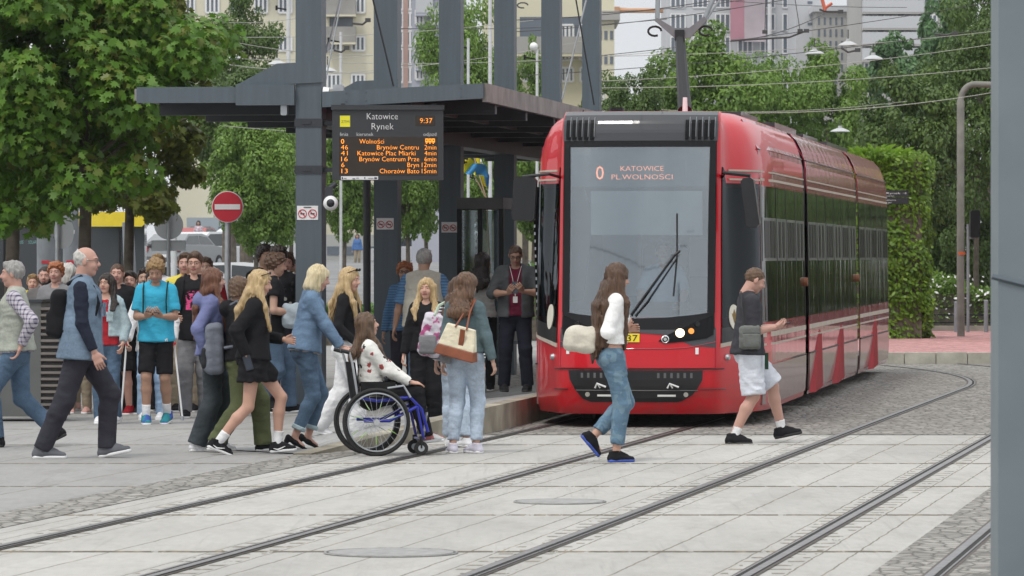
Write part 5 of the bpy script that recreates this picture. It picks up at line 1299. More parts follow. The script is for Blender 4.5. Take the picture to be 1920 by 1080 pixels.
# ================================================================== OVERHEAD LINE: masts, wires, hanging lamps
m_mast = M('white_mast', (.60,.61,.62), .5, var=.08); m_wire = M('wire_light', (.42,.42,.38), .5, metal=.2, var=0); m_wired = M('wire_dark', (.06,.06,.06), .5, var=0)
for px, top, Y, w, lab in ((541,0,120,9,'white mast in front of the round-topped tree'),(639,60,118,6,'white mast behind the balcony, right of the first column'),(878,72,122,6,'short white mast with cut-off top between columns two and three'),
        (919,-60,110,8,'tall white mast just left of the fourth column'),(1007,92,115,6,'white mast with a small camera ball between columns four and five'),(326,70,112,12,'grey mast at the edge of the maple crown'),(1443,-60,150,9,'pale tall mast in front of the white housing block'),(1132,160,140,5,'short white mast left of the pantograph')):
    x = (px-960)/9000*Y; t = thing('overhead_line_mast', lab, 'mast', (x, Y, gz(Y))); h = CH+(480-top)/9000*Y-gz(Y)
    q = MB(); q.cyl((0,0,0),(0,0,h),w/2/9000*Y,w/2.3/9000*Y,n=10); q.build('shaft', m_mast, t, smooth=True)
    if px == 1007: q = MB(); q.ell((-.08,0,h+.06),(.10,.10,.10)); q.build('camera_ball', m_white, t)
    q = MB(); q.tube([(0,0,h-.25),(-.3,0,h-.2)],.02,6); q.cyl((-.3,0,h-.26),(-.3,0,h-.14),.03,n=6); q.build('insulator_arm', m_tblack, t)
WIRES = [((340,32),(560,34),90,.006,0,'pale wire crossing the round-topped tree near the top'),((380,66),(700,104),88,.007,0,'pale wire sloping down right across the round-topped tree'),((330,100),(700,104),86,.006,0,'level pale wire through the hanging lamp left of the first column'),
  ((330,106),(720,136),84,.008,0,'thicker pale wire below the lamp, sloping to the canopy bracket'),((420,236),(900,246),90,.006,0,'pale wire under the left canopy wing'),((430,70),(1000,38),92,.006,0,'pale wire rising right behind the columns'),
  ((600,140),(1130,70),95,.006,0,'pale wire rising across the second and third columns gap'),((700,52),(1250,36),98,.007,1,'dark wire passing in front of the office block'),((640,118),(1250,96),97,.006,0,'level pale wire between the columns above the canopy'),
  ((960,38),(1420,-14),90,.009,1,'dark contact wire rising to the top over the pantograph'),((960,60),(1500,-6),92,.008,1,'dark catenary wire beside the contact wire'),((980,118),(1870,2),88,.007,1,'dark wire climbing to the right over the green trees'),
  ((980,142),(1870,52),88,.007,1,'lower dark wire climbing right towards the foreground post'),((1100,165),(1870,126),86,.007,0,'pale wire across the trees at mid height'),((1120,106),(1870,58),90,.006,0,'pale wire in front of the white housing block'),
  ((1130,152),(1870,82),84,.006,0,'long pale wire through the hanging lamps on the right'),((1390,212),(1870,172),82,.007,0,'pale wire over the tram roof boxes'),((1370,78),(1545,26),92,.010,1,'dark wire ending at the double bracket on the right'),
  ((1130,24),(1560,-30),92,.007,1,'dark wire from the top of the last column'),((1160,-20),(1700,14),96,.006,1,'dark wire crossing the top right high-rise'),((1240,206),(1700,190),84,.005,0,'thin pale wire just above the tram roof')]
for a, b, Y, r_, dk, lab in WIRES:
    A, B = P(a[0], a[1], Y), P(b[0], b[1], Y+4); n = 12; pts = [tuple(A[i]+(B[i]-A[i])*s_/n - (A[i] if False else 0) for i in range(3)) for s_ in range(n+1)]
    pts = [(p[0], p[1], p[2]-.10*4*(i/n)*(1-i/n)) for i, p in enumerate(pts)]
    q = MB(); q.tube(pts, r_, 5); o = q.build('overhead_wire', m_wired if dk else m_wire); tag(o, lab, 'wire', 'overhead wires above the square')
for px, py, Y, lab in ((437,106,86,'white disc lamp hanging on a wire at the left, above the canopy wing'),(520,118,100,'grey disc lamp half hidden behind the canopy bracket plate'),(1527,98,100,'white disc lamp hanging left of the high-rise balconies'),
        (1590,82,96,'upper white disc lamp hanging in front of the high-rise'),(1637,108,98,'lower right white disc lamp hanging above the dark trees'),(614,131,100,'small grey disc lamp just right of the first column'),(1575,244,110,'flat white lamp head above the tram roof, left of the ivy pillar')):
    t = thing('hanging_lamp', lab, 'street lamp', P(px,py,Y)); t['group'] = 'disc lamps hung on wires'
    w = 19/9000*Y; q = MB(); q.cyl((0,0,-.035),(0,0,.0),w,w*.8,n=20); q.cyl((0,0,0),(0,0,.05),w*.8,w*.25,n=20); q.cyl((0,0,.05),(0,0,.10),w*.22,n=12); q.build('shade', M('lamp_shade_white',(.48,.49,.49),.5,var=.05), t, smooth=True)
    q = MB(); q.cyl((0,0,.10),(0,0,.28),.012,n=6); q.build('hanger', m_wired, t)
    q = MB(); q.cyl((0,0,-.05),(0,0,-.035),w*.6,n=16); q.build('diffuser', m_galv, t)
for i, (pts, Y, lab) in enumerate([(((1370,76),(1410,74),(1480,70),(1500,62),(1512,58)), 92, 'black bracket arm hanging over the trees'),(((1486,-30),(1500,58)), 92, 'black hanger rod above the bracket arm'),(((1436,-20),(1434,60)),92,'thin dark dropper left of the bracket arm'),
        (((1577,90),(1590,98),(1608,94)), 88, 'small black wire clamp near the upper right lamp'),(((1536,18),(1550,22),(1576,22)), 92, 'black clamp under the orange section insulator'),(((660,44),(680,46),(690,38)), 86, 'small black wire clamp in front of the flats'),(((626,94),(640,98),(650,90)),86,'small black clamp beside the white mast'),(((1752,64),(1775,66),(1790,62)),88,'black wire clamp above the dark trees')]):
    q = MB(); q.tube([P(*p, Y) for p in pts], .02 if i in (0,3,4,5,6,7) else .008, 6); p = P(*pts[-1], Y); q.box(p, (.10,.06,.07)); o = q.build('line_fitting', m_wired); tag(o, lab, 'wire fitting', 'fittings of the overhead line')
q = MB(); q.tube([P(1540,-6,92),P(1547,20,92)],.035,6); q.tube([P(1560,6,92),P(1546,16,92)],.03,6); o = q.build('section_insulator', M('insulator_orange',(.60,.14,.08),.5,var=0)); tag(o, 'orange section insulator hanging at the top of the picture', 'insulator')
t = thing('cable_reel_bracket', 'looped black cable fitting seen between columns above the canopy', 'wire fitting', P(980,10,90)); q = MB(); q.tube([(.1*math.cos(a),0,.05*math.sin(a)) for a in np.linspace(0,5,9)],.015,5); q.build('loop', m_wired, t)

for u, lab in ((-6.94,'contact wire over the tram\'s own track'),(-3.76,'contact wire over the neighbouring empty track')):
    q = MB(); q.tube([(ux(u,y),y,5.6) for y in (4,20,35,50,64)], .008, 5); o = q.build('contact_wire', m_wired); tag(o, lab, 'wire')
for Y in (26, 40):
    q = MB(); q.tube([(-14,Y,6.9),(ux(-6.94,Y),Y,5.95),(ux(-3.76,Y),Y,5.95),(10,Y,6.9)], .008, 5); q.tube([(ux(-6.94,Y),Y,5.95),(ux(-6.94,Y),Y,5.6)], .012, 5); q.tube([(ux(-3.76,Y),Y,5.95),(ux(-3.76,Y),Y,5.6)], .012, 5)
    o = q.build('span_wire', m_wired); tag(o, 'span wire carrying the contact wires above the %s part of the crossing' % ('nearer' if Y == 26 else 'farther'), 'wire')

# trees and houses right of the frame, mirrored in the tram's flank
for i, (X, Y_, rp) in enumerate(((12.6,88,3.0),(16.5,95,3.2),(21,102,3.3),(15,112,3.4),(27,110,3.6),(20,122,3.6))):
    k_ = Y_/9000; tree(['spreading dark tree just outside the frame, nearest the red plaza','second spreading dark tree outside the right edge','third spreading dark tree outside the right edge','dark tree behind the first ones outside the right edge','far dark tree outside the right edge','farthest dark tree outside the right edge'][i],
        960+X/k_, Y_, 480-(4.6-CH)/k_, 480-(.1-CH)/k_, rp/k_, 'darkA', m_dark, 0, .13, seed=21, r=.15, rot=i*1.1)

hz = MB(); hz.bb((-160,-12,-1.2),(160,470,62))
m_haze = bpy.data.materials.new('thin_summer_haze'); m_haze.use_nodes = True; m_haze.node_tree.nodes.clear()
_o = m_haze.node_tree.nodes.new('ShaderNodeOutputMaterial'); _v = m_haze.node_tree.nodes.new('ShaderNodeVolumePrincipled')
_v.inputs['Color'].default_value = (.86,.90,.95,1); _v.inputs['Density'].default_value = .00015; _v.inputs['Anisotropy'].default_value = .2
m_haze.node_tree.links.new(_v.outputs[0], _o.inputs['Volume'])
hz_o = hz.build('haze', m_haze); tag(hz_o, 'thin bluish haze softening the far buildings and trees', kind='stuff')
# ================================================================== PEOPLE
def pm_skin(name, c):
    m, nt, b = nodes_of(name); n = noise(nt, mapped(nt), 9, 3)
    nt.links.new(mixc(nt, n, [c[0]*.9, c[1]*.86, c[2]*.84], [min(1,c[0]*1.08), c[1]*1.05, c[2]*1.04]), b.inputs['Base Color'])
    b.inputs['Roughness'].default_value = .5; b.inputs['Subsurface Weight'].default_value = 0; b.inputs['Specular IOR Level'].default_value = .35; return m
SK = {'fair': pm_skin('skin_fair', (.56,.34,.26)), 'mid': pm_skin('skin_mid', (.45,.29,.22)), 'tan': pm_skin('skin_tan', (.37,.225,.16)), 'rosy': pm_skin('skin_rosy', (.51,.305,.245))}
m_lip = M('lips', (.38,.13,.12), .5, var=0); m_brow = M('brow', (.20,.115,.075), .8, var=0); m_eyew = M('eye_white', (.42,.36,.33), .3, var=0); m_iris = M('iris', (.03,.025,.02), .2, var=0)
def cloth(name, col, kind='plain', col2=None, rough=.9, sc=1.0):
    if name in _M: return _M[name]
    m, nt, b = nodes_of(name); L = nt.links; b.inputs['Roughness'].default_value = rough; b.inputs['Specular IOR Level'].default_value = .2
    pass
    v = mapped(nt); n1 = noise(nt, v, 5*sc, 3, .5); n2 = noise(nt, v, 60, 2, .5)
    f = math_node(nt, 'ADD', math_node(nt, 'MULTIPLY', n1, .7), math_node(nt, 'MULTIPLY', n2, .3)); k = .16 if kind != 'denim' else .30
    c = mixc(nt, step(nt, f, .32, .68), [q*(1-k) for q in col], [min(1, q*(1+k)) for q in col])
    x, y, z = sep(nt, v); c2 = col2 or (.8,.8,.8)
    if kind == 'check':
        a = math_node(nt, 'LESS_THAN', math_node(nt, 'PINGPONG', math_node(nt, 'ADD', x, math_node(nt,'MULTIPLY',y,.9)), .021), .0075); d = math_node(nt, 'LESS_THAN', math_node(nt, 'PINGPONG', z, .021), .0075)
        c = mixc(nt, math_node(nt, 'MULTIPLY', math_node(nt, 'ADD', a, d), .5), c, c2)
    if kind == 'stripe':
        c = mixc(nt, math_node(nt, 'LESS_THAN', math_node(nt, 'PINGPONG', z, .016), .0075), c, c2)
    if kind == 'print':
        vo = nt.nodes.new('ShaderNodeTexVoronoi'); vo.inputs['Scale'].default_value = 13; L.new(v, vo.inputs['Vector'])
        d = math_node(nt, 'ADD', vo.outputs['Distance'], math_node(nt, 'MULTIPLY', math_node(nt, 'SUBTRACT', noise(nt, v, 30, 2), .5), .9))
        hue = sep(nt, vo.outputs['Color'])[0]
        cc = mixc(nt, math_node(nt, 'GREATER_THAN', hue, .55), (.04,.035,.04), c2)
        c = mixc(nt, math_node(nt, 'LESS_THAN', d, .30), c, cc)
    if kind == 'chestprint':      # a print on the chest only
        mk = math_node(nt, 'MULTIPLY', math_node(nt, 'LESS_THAN', math_node(nt, 'ABSOLUTE', x), .085), math_node(nt, 'LESS_THAN', math_node(nt, 'ABSOLUTE', math_node(nt, 'SUBTRACT', z, 1.24)), .10))
        mk = math_node(nt, 'MULTIPLY', mk, math_node(nt, 'GREATER_THAN', y, 0.0)); mk = math_node(nt, 'MULTIPLY', mk, math_node(nt, 'GREATER_THAN', noise(nt, v, 22, 3, .7), .50))
        c = mixc(nt, mk, c, c2)
    if kind == 'patches':
        c = mixc(nt, step(nt, noise(nt, v, 11, 2), .5, .54), c, c2)
    L.new(c, b.inputs['Base Color'])
    _M[name] = m; w = noise(nt, mapped(nt, (.7,.7,1.3)), 10, 2, .45); bumpn(nt, b, math_node(nt, 'ADD', w, math_node(nt, 'MULTIPLY', n2, .05)), .6, .03); return m
def hairmat(name, c, c2):
    if name in _M: return _M[name]
    m, nt, b = nodes_of(name); v = mapped(nt, (1,1,.06)); n = noise(nt, v, 70, 4, .6); n2 = noise(nt, mapped(nt), 6, 3)
    nt.links.new(mixc(nt, step(nt, math_node(nt, 'ADD', math_node(nt,'MULTIPLY',n,.6), math_node(nt,'MULTIPLY',n2,.4)), .36, .64), c, c2), b.inputs['Base Color'])
    b.inputs['Roughness'].default_value = .42; b.inputs['Specular IOR Level'].default_value = .4; bumpn(nt, b, n, .8, .015); _M[name] = m; return m
HR = {'brown': hairmat('hair_brown', (.045,.024,.014), (.13,.07,.04)), 'dark': hairmat('hair_dark', (.012,.009,.008), (.045,.03,.024)), 'blonde': hairmat('hair_blonde', (.30,.19,.08), (.62,.46,.25)), 'pale': hairmat('hair_pale_blonde', (.50,.40,.22), (.78,.68,.46)),
      'auburn': hairmat('hair_auburn', (.07,.025,.014), (.20,.085,.045)), 'grey': hairmat('hair_grey', (.22,.21,.20), (.42,.41,.39)), 'ginger': hairmat('hair_ginger', (.22,.06,.02), (.42,.15,.05)), 'sandy': hairmat('hair_sandy', (.16,.09,.035), (.42,.27,.12)),
      'mid': hairmat('hair_mid_brown', (.06,.035,.02), (.17,.10,.06)), 'ombre': hairmat('hair_ombre', (.05,.024,.015), (.20,.11,.06)), 'white': hairmat('hair_white', (.42,.40,.37), (.62,.60,.56))}
def ik(a, t, l1, l2, hint):
    a, t, hint = np.array(a, float), np.array(t, float), np.array(hint, float); d = t-a; L = np.linalg.norm(d)
    if L > (l1+l2)*.998: t = a+d/L*(l1+l2)*.998; d = t-a; L = np.linalg.norm(d)
    w = d/L; x = (l1*l1-l2*l2+L*L)/(2*L); h = math.sqrt(max(l1*l1-x*x, 0)); hp = hint-w*(hint@w); hp = nv(hp); return a+w*x+hp*h, t
def rotm(yaw, pitch, roll=0):
    return np.array(Matrix.Rotation(yaw, 3, 'Z') @ Matrix.Rotation(-pitch, 3, 'X') @ Matrix.Rotation(roll, 3, 'Y'))
def basis(y, z):
    y = nv(y); z = np.array(z, float); z = nv(z-y*(z@y)); return np.stack([np.cross(y, z), y, z], 1)
class Sk: pass
def skel(o):
    s = Sk(); fem = o.get('sex','m') == 'f'; s.fem = fem; pz = o.get('pz', .925); lean = R(o.get('lean', 0)); tw = R(o.get('twist', 0)); s.wd = o.get('wide', 1.0)
    c0 = np.array([0, 0, pz+.04]); Rl = rotm(0, 0) if not lean else np.array(Matrix.Rotation(-lean, 3, 'X')); Rt = np.array(Matrix.Rotation(tw, 3, 'Z'))
    dz = pz-.925
    def T(p): return c0 + Rl@Rt@(np.array(p, float)+[0,0,dz]-c0)
    s.T = T; s.Ru = Rl@Rt; s.pz = pz; s.dz = dz; sw = (.138 if fem else .158)*s.wd; s.sw = sw
    s.hip = [np.array([-.088,0,pz]), np.array([.088,0,pz])]
    s.sh = [T((-sw,-.01,1.415)), T((sw,-.01,1.415))]
    s.neck = T((0,-.015,1.475)); hy, hp = R(o.get('hy', 0)), R(o.get('hp', 0)); s.Hm = rotm(hy+tw*.6, hp, R(o.get('hr',0)))
    s.hc = s.neck + s.Ru@np.array([0,.012,.05]) + s.Hm@np.array([0,.015,.105])
    s.el = [0,0]; s.wr = [0,0]; s.kn = [0,0]; s.an = [0,0]; s.fp = [0,0]
    wl, wr = o.get('wl', (-.27,.03,.83+dz)), o.get('wr', (.27,.03,.83+dz)); eh = o.get('eh', ((-.5,-1,-.2),(.5,-1,-.2)))
    for i, t in enumerate((wl, wr)): s.el[i], s.wr[i] = ik(s.sh[i], t, .285, .255, eh[i])
    al, ar = o.get('al', (-.10,0,.085,0)), o.get('ar', (.10,0,.085,0))
    for i, t in enumerate((al, ar)):
        s.kn[i], s.an[i] = ik(s.hip[i], t[:3], .43, .42, o.get('kh', (0,1,0)) if t[1] > -5 else (0,1,0)); s.fp[i] = R(t[3])
    s.toe = o.get('toe', (8, -8)); return s
def head_vf(o, s, skin):
    fem = s.fem; f = SDF(o.get('hvs', .0062)); k = .95 if fem else 1.0
    f.ell((0,-.014,.030), (.074,.092,.086), .02); f.ell((0,.020,-.028), (.058,.066,.082), .03)
    f.seg((0,0,-.058), (0,.056,-.090), (.050*k,.04), (.020*k,.016), k=.03)
    for q in (-1,1):
        f.ell((q*.034,.062,-.030), (.022,.020,.022), .02)
        f.seg((q*.012,.082,.032), (q*.044,.068,.030), .008, .007, k=.012)
    f.seg((0,.080,.018), (0,.103,-.018), .008, .0125, k=.012); f.ell((0,.094,-.024), (.017,.012,.010), .01)
    for q in (-1,1): f.ell((q*.031,.094,.012), (.017,.016,.012), .012, op='s')
    for q in (-1,1): f.ell((q*.031,.0715,.011), (.0135,.0125,.0100), .003)
    f.ell((0,.083,-.050), (.024,.011,.0055), .006); f.ell((0,.082,-.060), (.020,.012,.006), .006); f.ell((0,.096,-.0548), (.026,.006,.002), .003, op='s')
    for q in (-1,1): f.ell((q*.077,-.006,.0), (.009,.020,.032), .008, Rm=np.array(Matrix.Rotation(q*-.35,3,'Z')))
    f.seg((0,-.020,-.05), (0,-.034,-.15), .058*k, .060*k, k=.02)
    if not fem: f.ell((0,.030,-.118), (.012,.012,.014), .015)
    V, Q = f.mesh(); c = V[Q].mean(1); mi = np.zeros(len(Q), int)
    mi[(c[:,1] > .07)&(np.abs(c[:,0]) < .024)&(c[:,2] < -.044)&(c[:,2] > -.066)] = 1
    mi[(np.abs(c[:,2]-.030+.06*np.abs(np.abs(c[:,0])-.028)) < .0032)&(np.abs(c[:,0]) > .012)&(np.abs(c[:,0]) < .048)&(c[:,1] > .055)] = 2
    for q in (-1,1):
        d = np.sqrt((c[:,0]-q*.031)**2+(c[:,2]-.011)**2); ey = (d < .0095)&(np.abs(c[:,2]-.011) < .0042)&(c[:,1] > .06)
        mi[ey] = 3; mi[ey&(np.abs(c[:,0]-q*.031) < .0052)] = 4
    return s.hc + V@s.Hm.T, Q, mi
def hand_vf(side, wr, fd, back, curl=25, hs=1.0, vs=.0052, thumb=35):
    f = SDF(vs); q = 1 if side else -1     # thumb on the inner side when the back of the hand faces outwards
    f.seg((0,-.02,0), (0,.03,0), (.026,.020), (.033,.015), k=.01); f.seg((0,.02,0), (0,.078,0), (.034,.014), (.040,.0125), k=.012)
    for j, (x, L) in enumerate(((-.031,.060),(-.0105,.073),(.0105,.078),(.031,.068))):
        p = np.array([x, .080, 0]); a = 0
        for m_, fr in ((.0092,.45),(.0085,.32),(.0075,.23)):
            a += R(curl*(.75+.08*j)); d = np.array([x*.35, math.cos(a), -math.sin(a)]); d = d/np.linalg.norm(d); n = p+d*L*fr; f.seg(p, n, m_, m_*.93, k=.0025); p = n
    a = R(thumb); p0 = np.array([.028,.018,-.004]); p1 = p0+np.array([math.sin(a), math.cos(a), -.25])*.036; p2 = p1+np.array([math.sin(a)*.7, math.cos(a), -.55])*.030
    f.seg(p0, p1, .0135, .0105, k=.008); f.seg(p1, p2, .010, .0085, k=.003)
    V, Q = f.mesh(); V = V*hs; B = basis(fd, back)      # x = y cross z ; mirror for the other hand
    if q < 0: pass
    # the thumb must point forward/inward: flip x if needed
    return V, Q, B
def build_hand(o, s, i):
    hd = o.get('hd', (None, None))[i]; fd = nv(s.wr[i]-s.el[i]) if hd is None else nv(hd)
    bk = o.get('hb', (None, None))[i]; bk = np.array([-1,0,0] if i == 0 else [1,0,0.]) if bk is None else np.array(bk, float)
    cu = o.get('hcurl', (28, 28))[i]; V, Q, B = hand_vf(i, s.wr[i], fd, bk, cu, .92 if s.fem else 1.0, thumb=o.get('thumb', 35))
    x = np.cross(fd, bk)                                  # local +x in body space; thumb sits at +x
    th = o.get('tdir', (None, None))[i]; th = np.array([0,1,.3]) if th is None else np.array(th, float)
    if x@th < 0: V = V*np.array([-1,1,1]); Q = Q[:, ::-1]
    return s.wr[i] + fd*.012 + V@B.T, Q
def body(o, s, root, skin):
    f = SDF(.0125); fem = s.fem; w = s.wd; T = s.T
    hip = (.155 if fem else .150)*w; wa = (.112 if fem else .135)*w; ch = (.135 if fem else .158)*w
    f.seg((0,0,s.pz-.01), (0,0,s.pz+.06), (hip,.100*w), (hip*.95,.095*w), k=.03)
    f.seg((0,0,s.pz+.05), T((0,0,1.13)), (hip*.9,.090*w), (wa,.080*w), k=.04); f.seg(T((0,0,1.12)), T((0,0,1.36)), (wa,.080*w), (ch,.100), k=.04)
    f.seg(s.sh[0]*.82+s.sh[1]*.18, s.sh[0]*.18+s.sh[1]*.82, .050, .050, k=.05); [f.seg(s.neck+s.Ru@np.array([0,0,.0]), s.sh[q]*.8+s.neck*.2, .048, .038, k=.04) for q in (0,1)]; f.seg(s.neck-s.Ru@np.array([0,0,.05]), s.neck+s.Ru@np.array([0,.01,.045]), .062, .054, k=.04)
    am, lm = (.88, .95) if fem else (1, 1)
    am *= o.get('arm', 1.0); lm *= o.get('leg', 1.0)
    for i in (0,1):
        f.seg(s.sh[i], s.el[i], .047*am, .039*am, k=.03); m = s.el[i]*.7+s.wr[i]*.3
        f.seg(s.el[i], m, .040*am, .041*am, k=.015); f.seg(m, s.wr[i], .041*am, (.027*am,.022*am), k=.015)
        f.seg(s.hip[i], s.kn[i], .084*lm, .056*lm, k=.03); c = s.kn[i]*.68+s.an[i]*.32; c = c-np.array([0,.012,0])
        f.seg(s.kn[i], c, .053*lm, .056*lm, k=.02); f.seg(c, s.an[i], .056*lm, .036*lm, k=.02)
        fd = np.array([0, math.cos(s.fp[i]), math.sin(s.fp[i])]); f.seg(s.an[i]-np.array([0,0,.03]), s.an[i]-np.array([0,0,.05])+fd*.09, .030, .018, k=.02)
    parts = [f.mesh() + (None,)]; V, Q, mi = head_vf(o, s, skin); parts.append((V, Q, mi))
    for i in (0,1):
        if o.get('hands', (1,1))[i]: V, Q = build_hand(o, s, i); parts.append((V, Q, None))
    Vs, Qs, Ms = [], [], []; b = 0
    for V, Q, mi in parts: Vs.append(V); Qs.append(Q+b); b += len(V); Ms.append(np.zeros(len(Q), int) if mi is None else mi)
    return ob('body', np.concatenate(Vs), np.concatenate(Qs), [skin, m_lip, m_brow, m_eyew, m_iris], root, True, np.concatenate(Ms))
def top(o, s, root, c, name='shirt', seed=0):
    """c: mat, g (looseness), hem, sl (0..2 sleeve length), open (front gap), vs"""
    f = SDF(c.get('vs', .0125)); g = c.get('g', .018); fem = s.fem; w = s.wd; T = s.T; hem = c.get('hem', .92)
    hip = (.155 if fem else .150)*w+g; wa = (.114 if fem else .138)*w+g*1.25; ch = (.138 if fem else .160)*w+g
    fl = c.get('flare', 0)
    if hem < 1.08: fx = min(max((1.02-hem)/.1, 0), 1); f.seg(T((0,0,hem)), T((0,0,1.13)), (hip+fl+.022*fx,.112*w+g+fl*.7+.016*fx), (wa,.084*w+g*1.2), k=.03, cap=(1,0))
    if hem < .96:
        for q in (-1,1): f.seg(T((q*.078,0,hem)), T((q*.060,0,1.02)), (.086+g+fl*.5,.102*w+g+fl*.6), (.078+g,.088*w+g), k=.02, cap=(1,0))
    f.seg(T((0,0,max(hem,1.10))), T((0,.004,1.34)), (wa,.084*w+g*1.2), (ch,.100+g), k=.04, cap=(1 if hem >= 1.08 else 0,0))
    if fem:
        for q in (-1,1): f.ell(T((q*.065,.085,1.27)), (.062,.052,.060), .035)
    f.seg(s.sh[0]*.84+s.sh[1]*.16, s.sh[0]*.16+s.sh[1]*.84, .050+g*.6, .050+g*.6, k=.05); [f.seg(s.neck+s.Ru@np.array([0,0,-.01]), s.sh[q]*.8+s.neck*.2, .050+g*.5, .040+g*.5, k=.04) for q in (0,1)]
    if c.get('collar', 1): f.seg(s.neck-s.Ru@np.array([0,0,.06]), s.neck+s.Ru@np.array([0,-.008,c.get('colh', .022)]), .078+g*.4, .066+g*.4, k=.03, cap=(0,1))
    if c.get('hood'): f.ell(T((0,-.115,1.44)), (.125,.075,.085), .03)
    sl = c.get('sl', 2); am = (.88 if fem else 1.0)*o.get('arm', 1.0); sg = c.get('sg', g)*.8
    for i in (0,1):
        if sl <= .15: continue
        if sl <= 1: f.seg(s.sh[i], s.sh[i]+(s.el[i]-s.sh[i])*sl, .047*am+sg*.7, (.050-.004*sl)*am+sg*1.25, k=.035, cap=(0,1))
        else:
            f.seg(s.sh[i], s.el[i], .048*am+sg*.8, .041*am+sg, k=.035); e = s.el[i]+(s.wr[i]-s.el[i])*(sl-1); f.seg(s.el[i], e, .042*am+sg, .030*am+sg*.8, k=.02, cap=(0,1))
    if c.get('open'):
        oo = c['open']; f.rbox(T((0,.22,1.18)), (oo, .20, .40), .004, k=.008, op='s', Rm=s.Ru)
        f.ell(T((0,.10,1.45)), (.05,.09,.06), .01, op='s')
    elif not c.get('high'): f.ell(s.neck+s.Ru@np.array([0,.055,.005]), (.050,.05,.030), .01, op='s')
    f.noise(c.get('nz', .0060)*1.5, c.get('wl', .11), 6, seed, dirs=(.8,.8,1.3)); f.ridge = True
    put(f, name, c['mat'], root)
def legs(o, s, root, c, name='trousers', seed=0):
    f = SDF(c.get('vs', .0125)); fem = s.fem; w = s.wd; L = c.get('len', 2.05); g0, g1, g2 = c.get('g', (.016,.018,.022)); lm = (.97 if fem else 1)*o.get('leg', 1.0)
    hp = .158*w if fem else .150*w; wt = c.get('waist', 1.0)+s.dz
    f.seg((0,0,s.pz-.02), (0,0,wt), (hp+.008,.106*w), (hp-.014,.092*w), k=.03, cap=(0,1))
    if fem or c.get('seat'):
        for q in (-1,1): f.ell((q*.07,-.065,s.pz-.01), (.075,.065,.085), .04)
    for i in (0,1):
        h, k_, a = s.hip[i], s.kn[i], s.an[i]; r0, r1, r2 = .082*lm+g0, .052*lm+g1, .038+g2
        if L <= 1.1: f.seg(h, h+(k_-h)*L, r0, r0*.80+c.get('flare', .012), k=.03, cap=(0,1))
        else:
            f.seg(h, k_, r0, r1, k=.03); m = k_*.7+a*.3-np.array([0,.008,0]); rm = max(.054*lm+g1*.8, (r1+r2)/2) if g2 > .03 else .056*lm+g1*.6
            e = k_+(a-k_)*(L-1)
            if L > 1.35: f.seg(k_, m, r1, rm, k=.025); f.seg(m, e, rm, r2, k=.02, cap=(0,1))
            else: f.seg(k_, e, r1, r1, k=.02, cap=(0,1))
    f.noise(c.get('nz', .0060)*1.5, c.get('wl', .10), 6, seed+3, dirs=(.5,.5,1.4)); f.ridge = True; put(f, name, c['mat'], root)
    if c.get('cuff'):
        f = SDF(.010)
        for i in (0,1):
            k_, a = s.kn[i], s.an[i]; e0 = k_+(a-k_)*(L-1-.10); e1 = k_+(a-k_)*(L-1); f.seg(e0, e1, .052+g2, .053+g2, k=.01, cap=(1,1))
        put(f, 'trouser_cuffs', c['cuff'], root)
def skirt(o, s, root, c):
    f = SDF(.0125); hp = .158; f.seg((0,0,c['hem']), (0,0,1.02+s.dz), (hp+.055,.15), (.128,.105), k=.02, cap=(1,1))
    for i in (0,1): f.seg(s.hip[i], s.hip[i]+(s.kn[i]-s.hip[i])*.45, .118, .118, k=.05)
    f.cut((0,0,c['hem']), (0,0,-1)); f.noise(.008, .10, 6, 9); put(f, 'skirt', c['mat'], root)
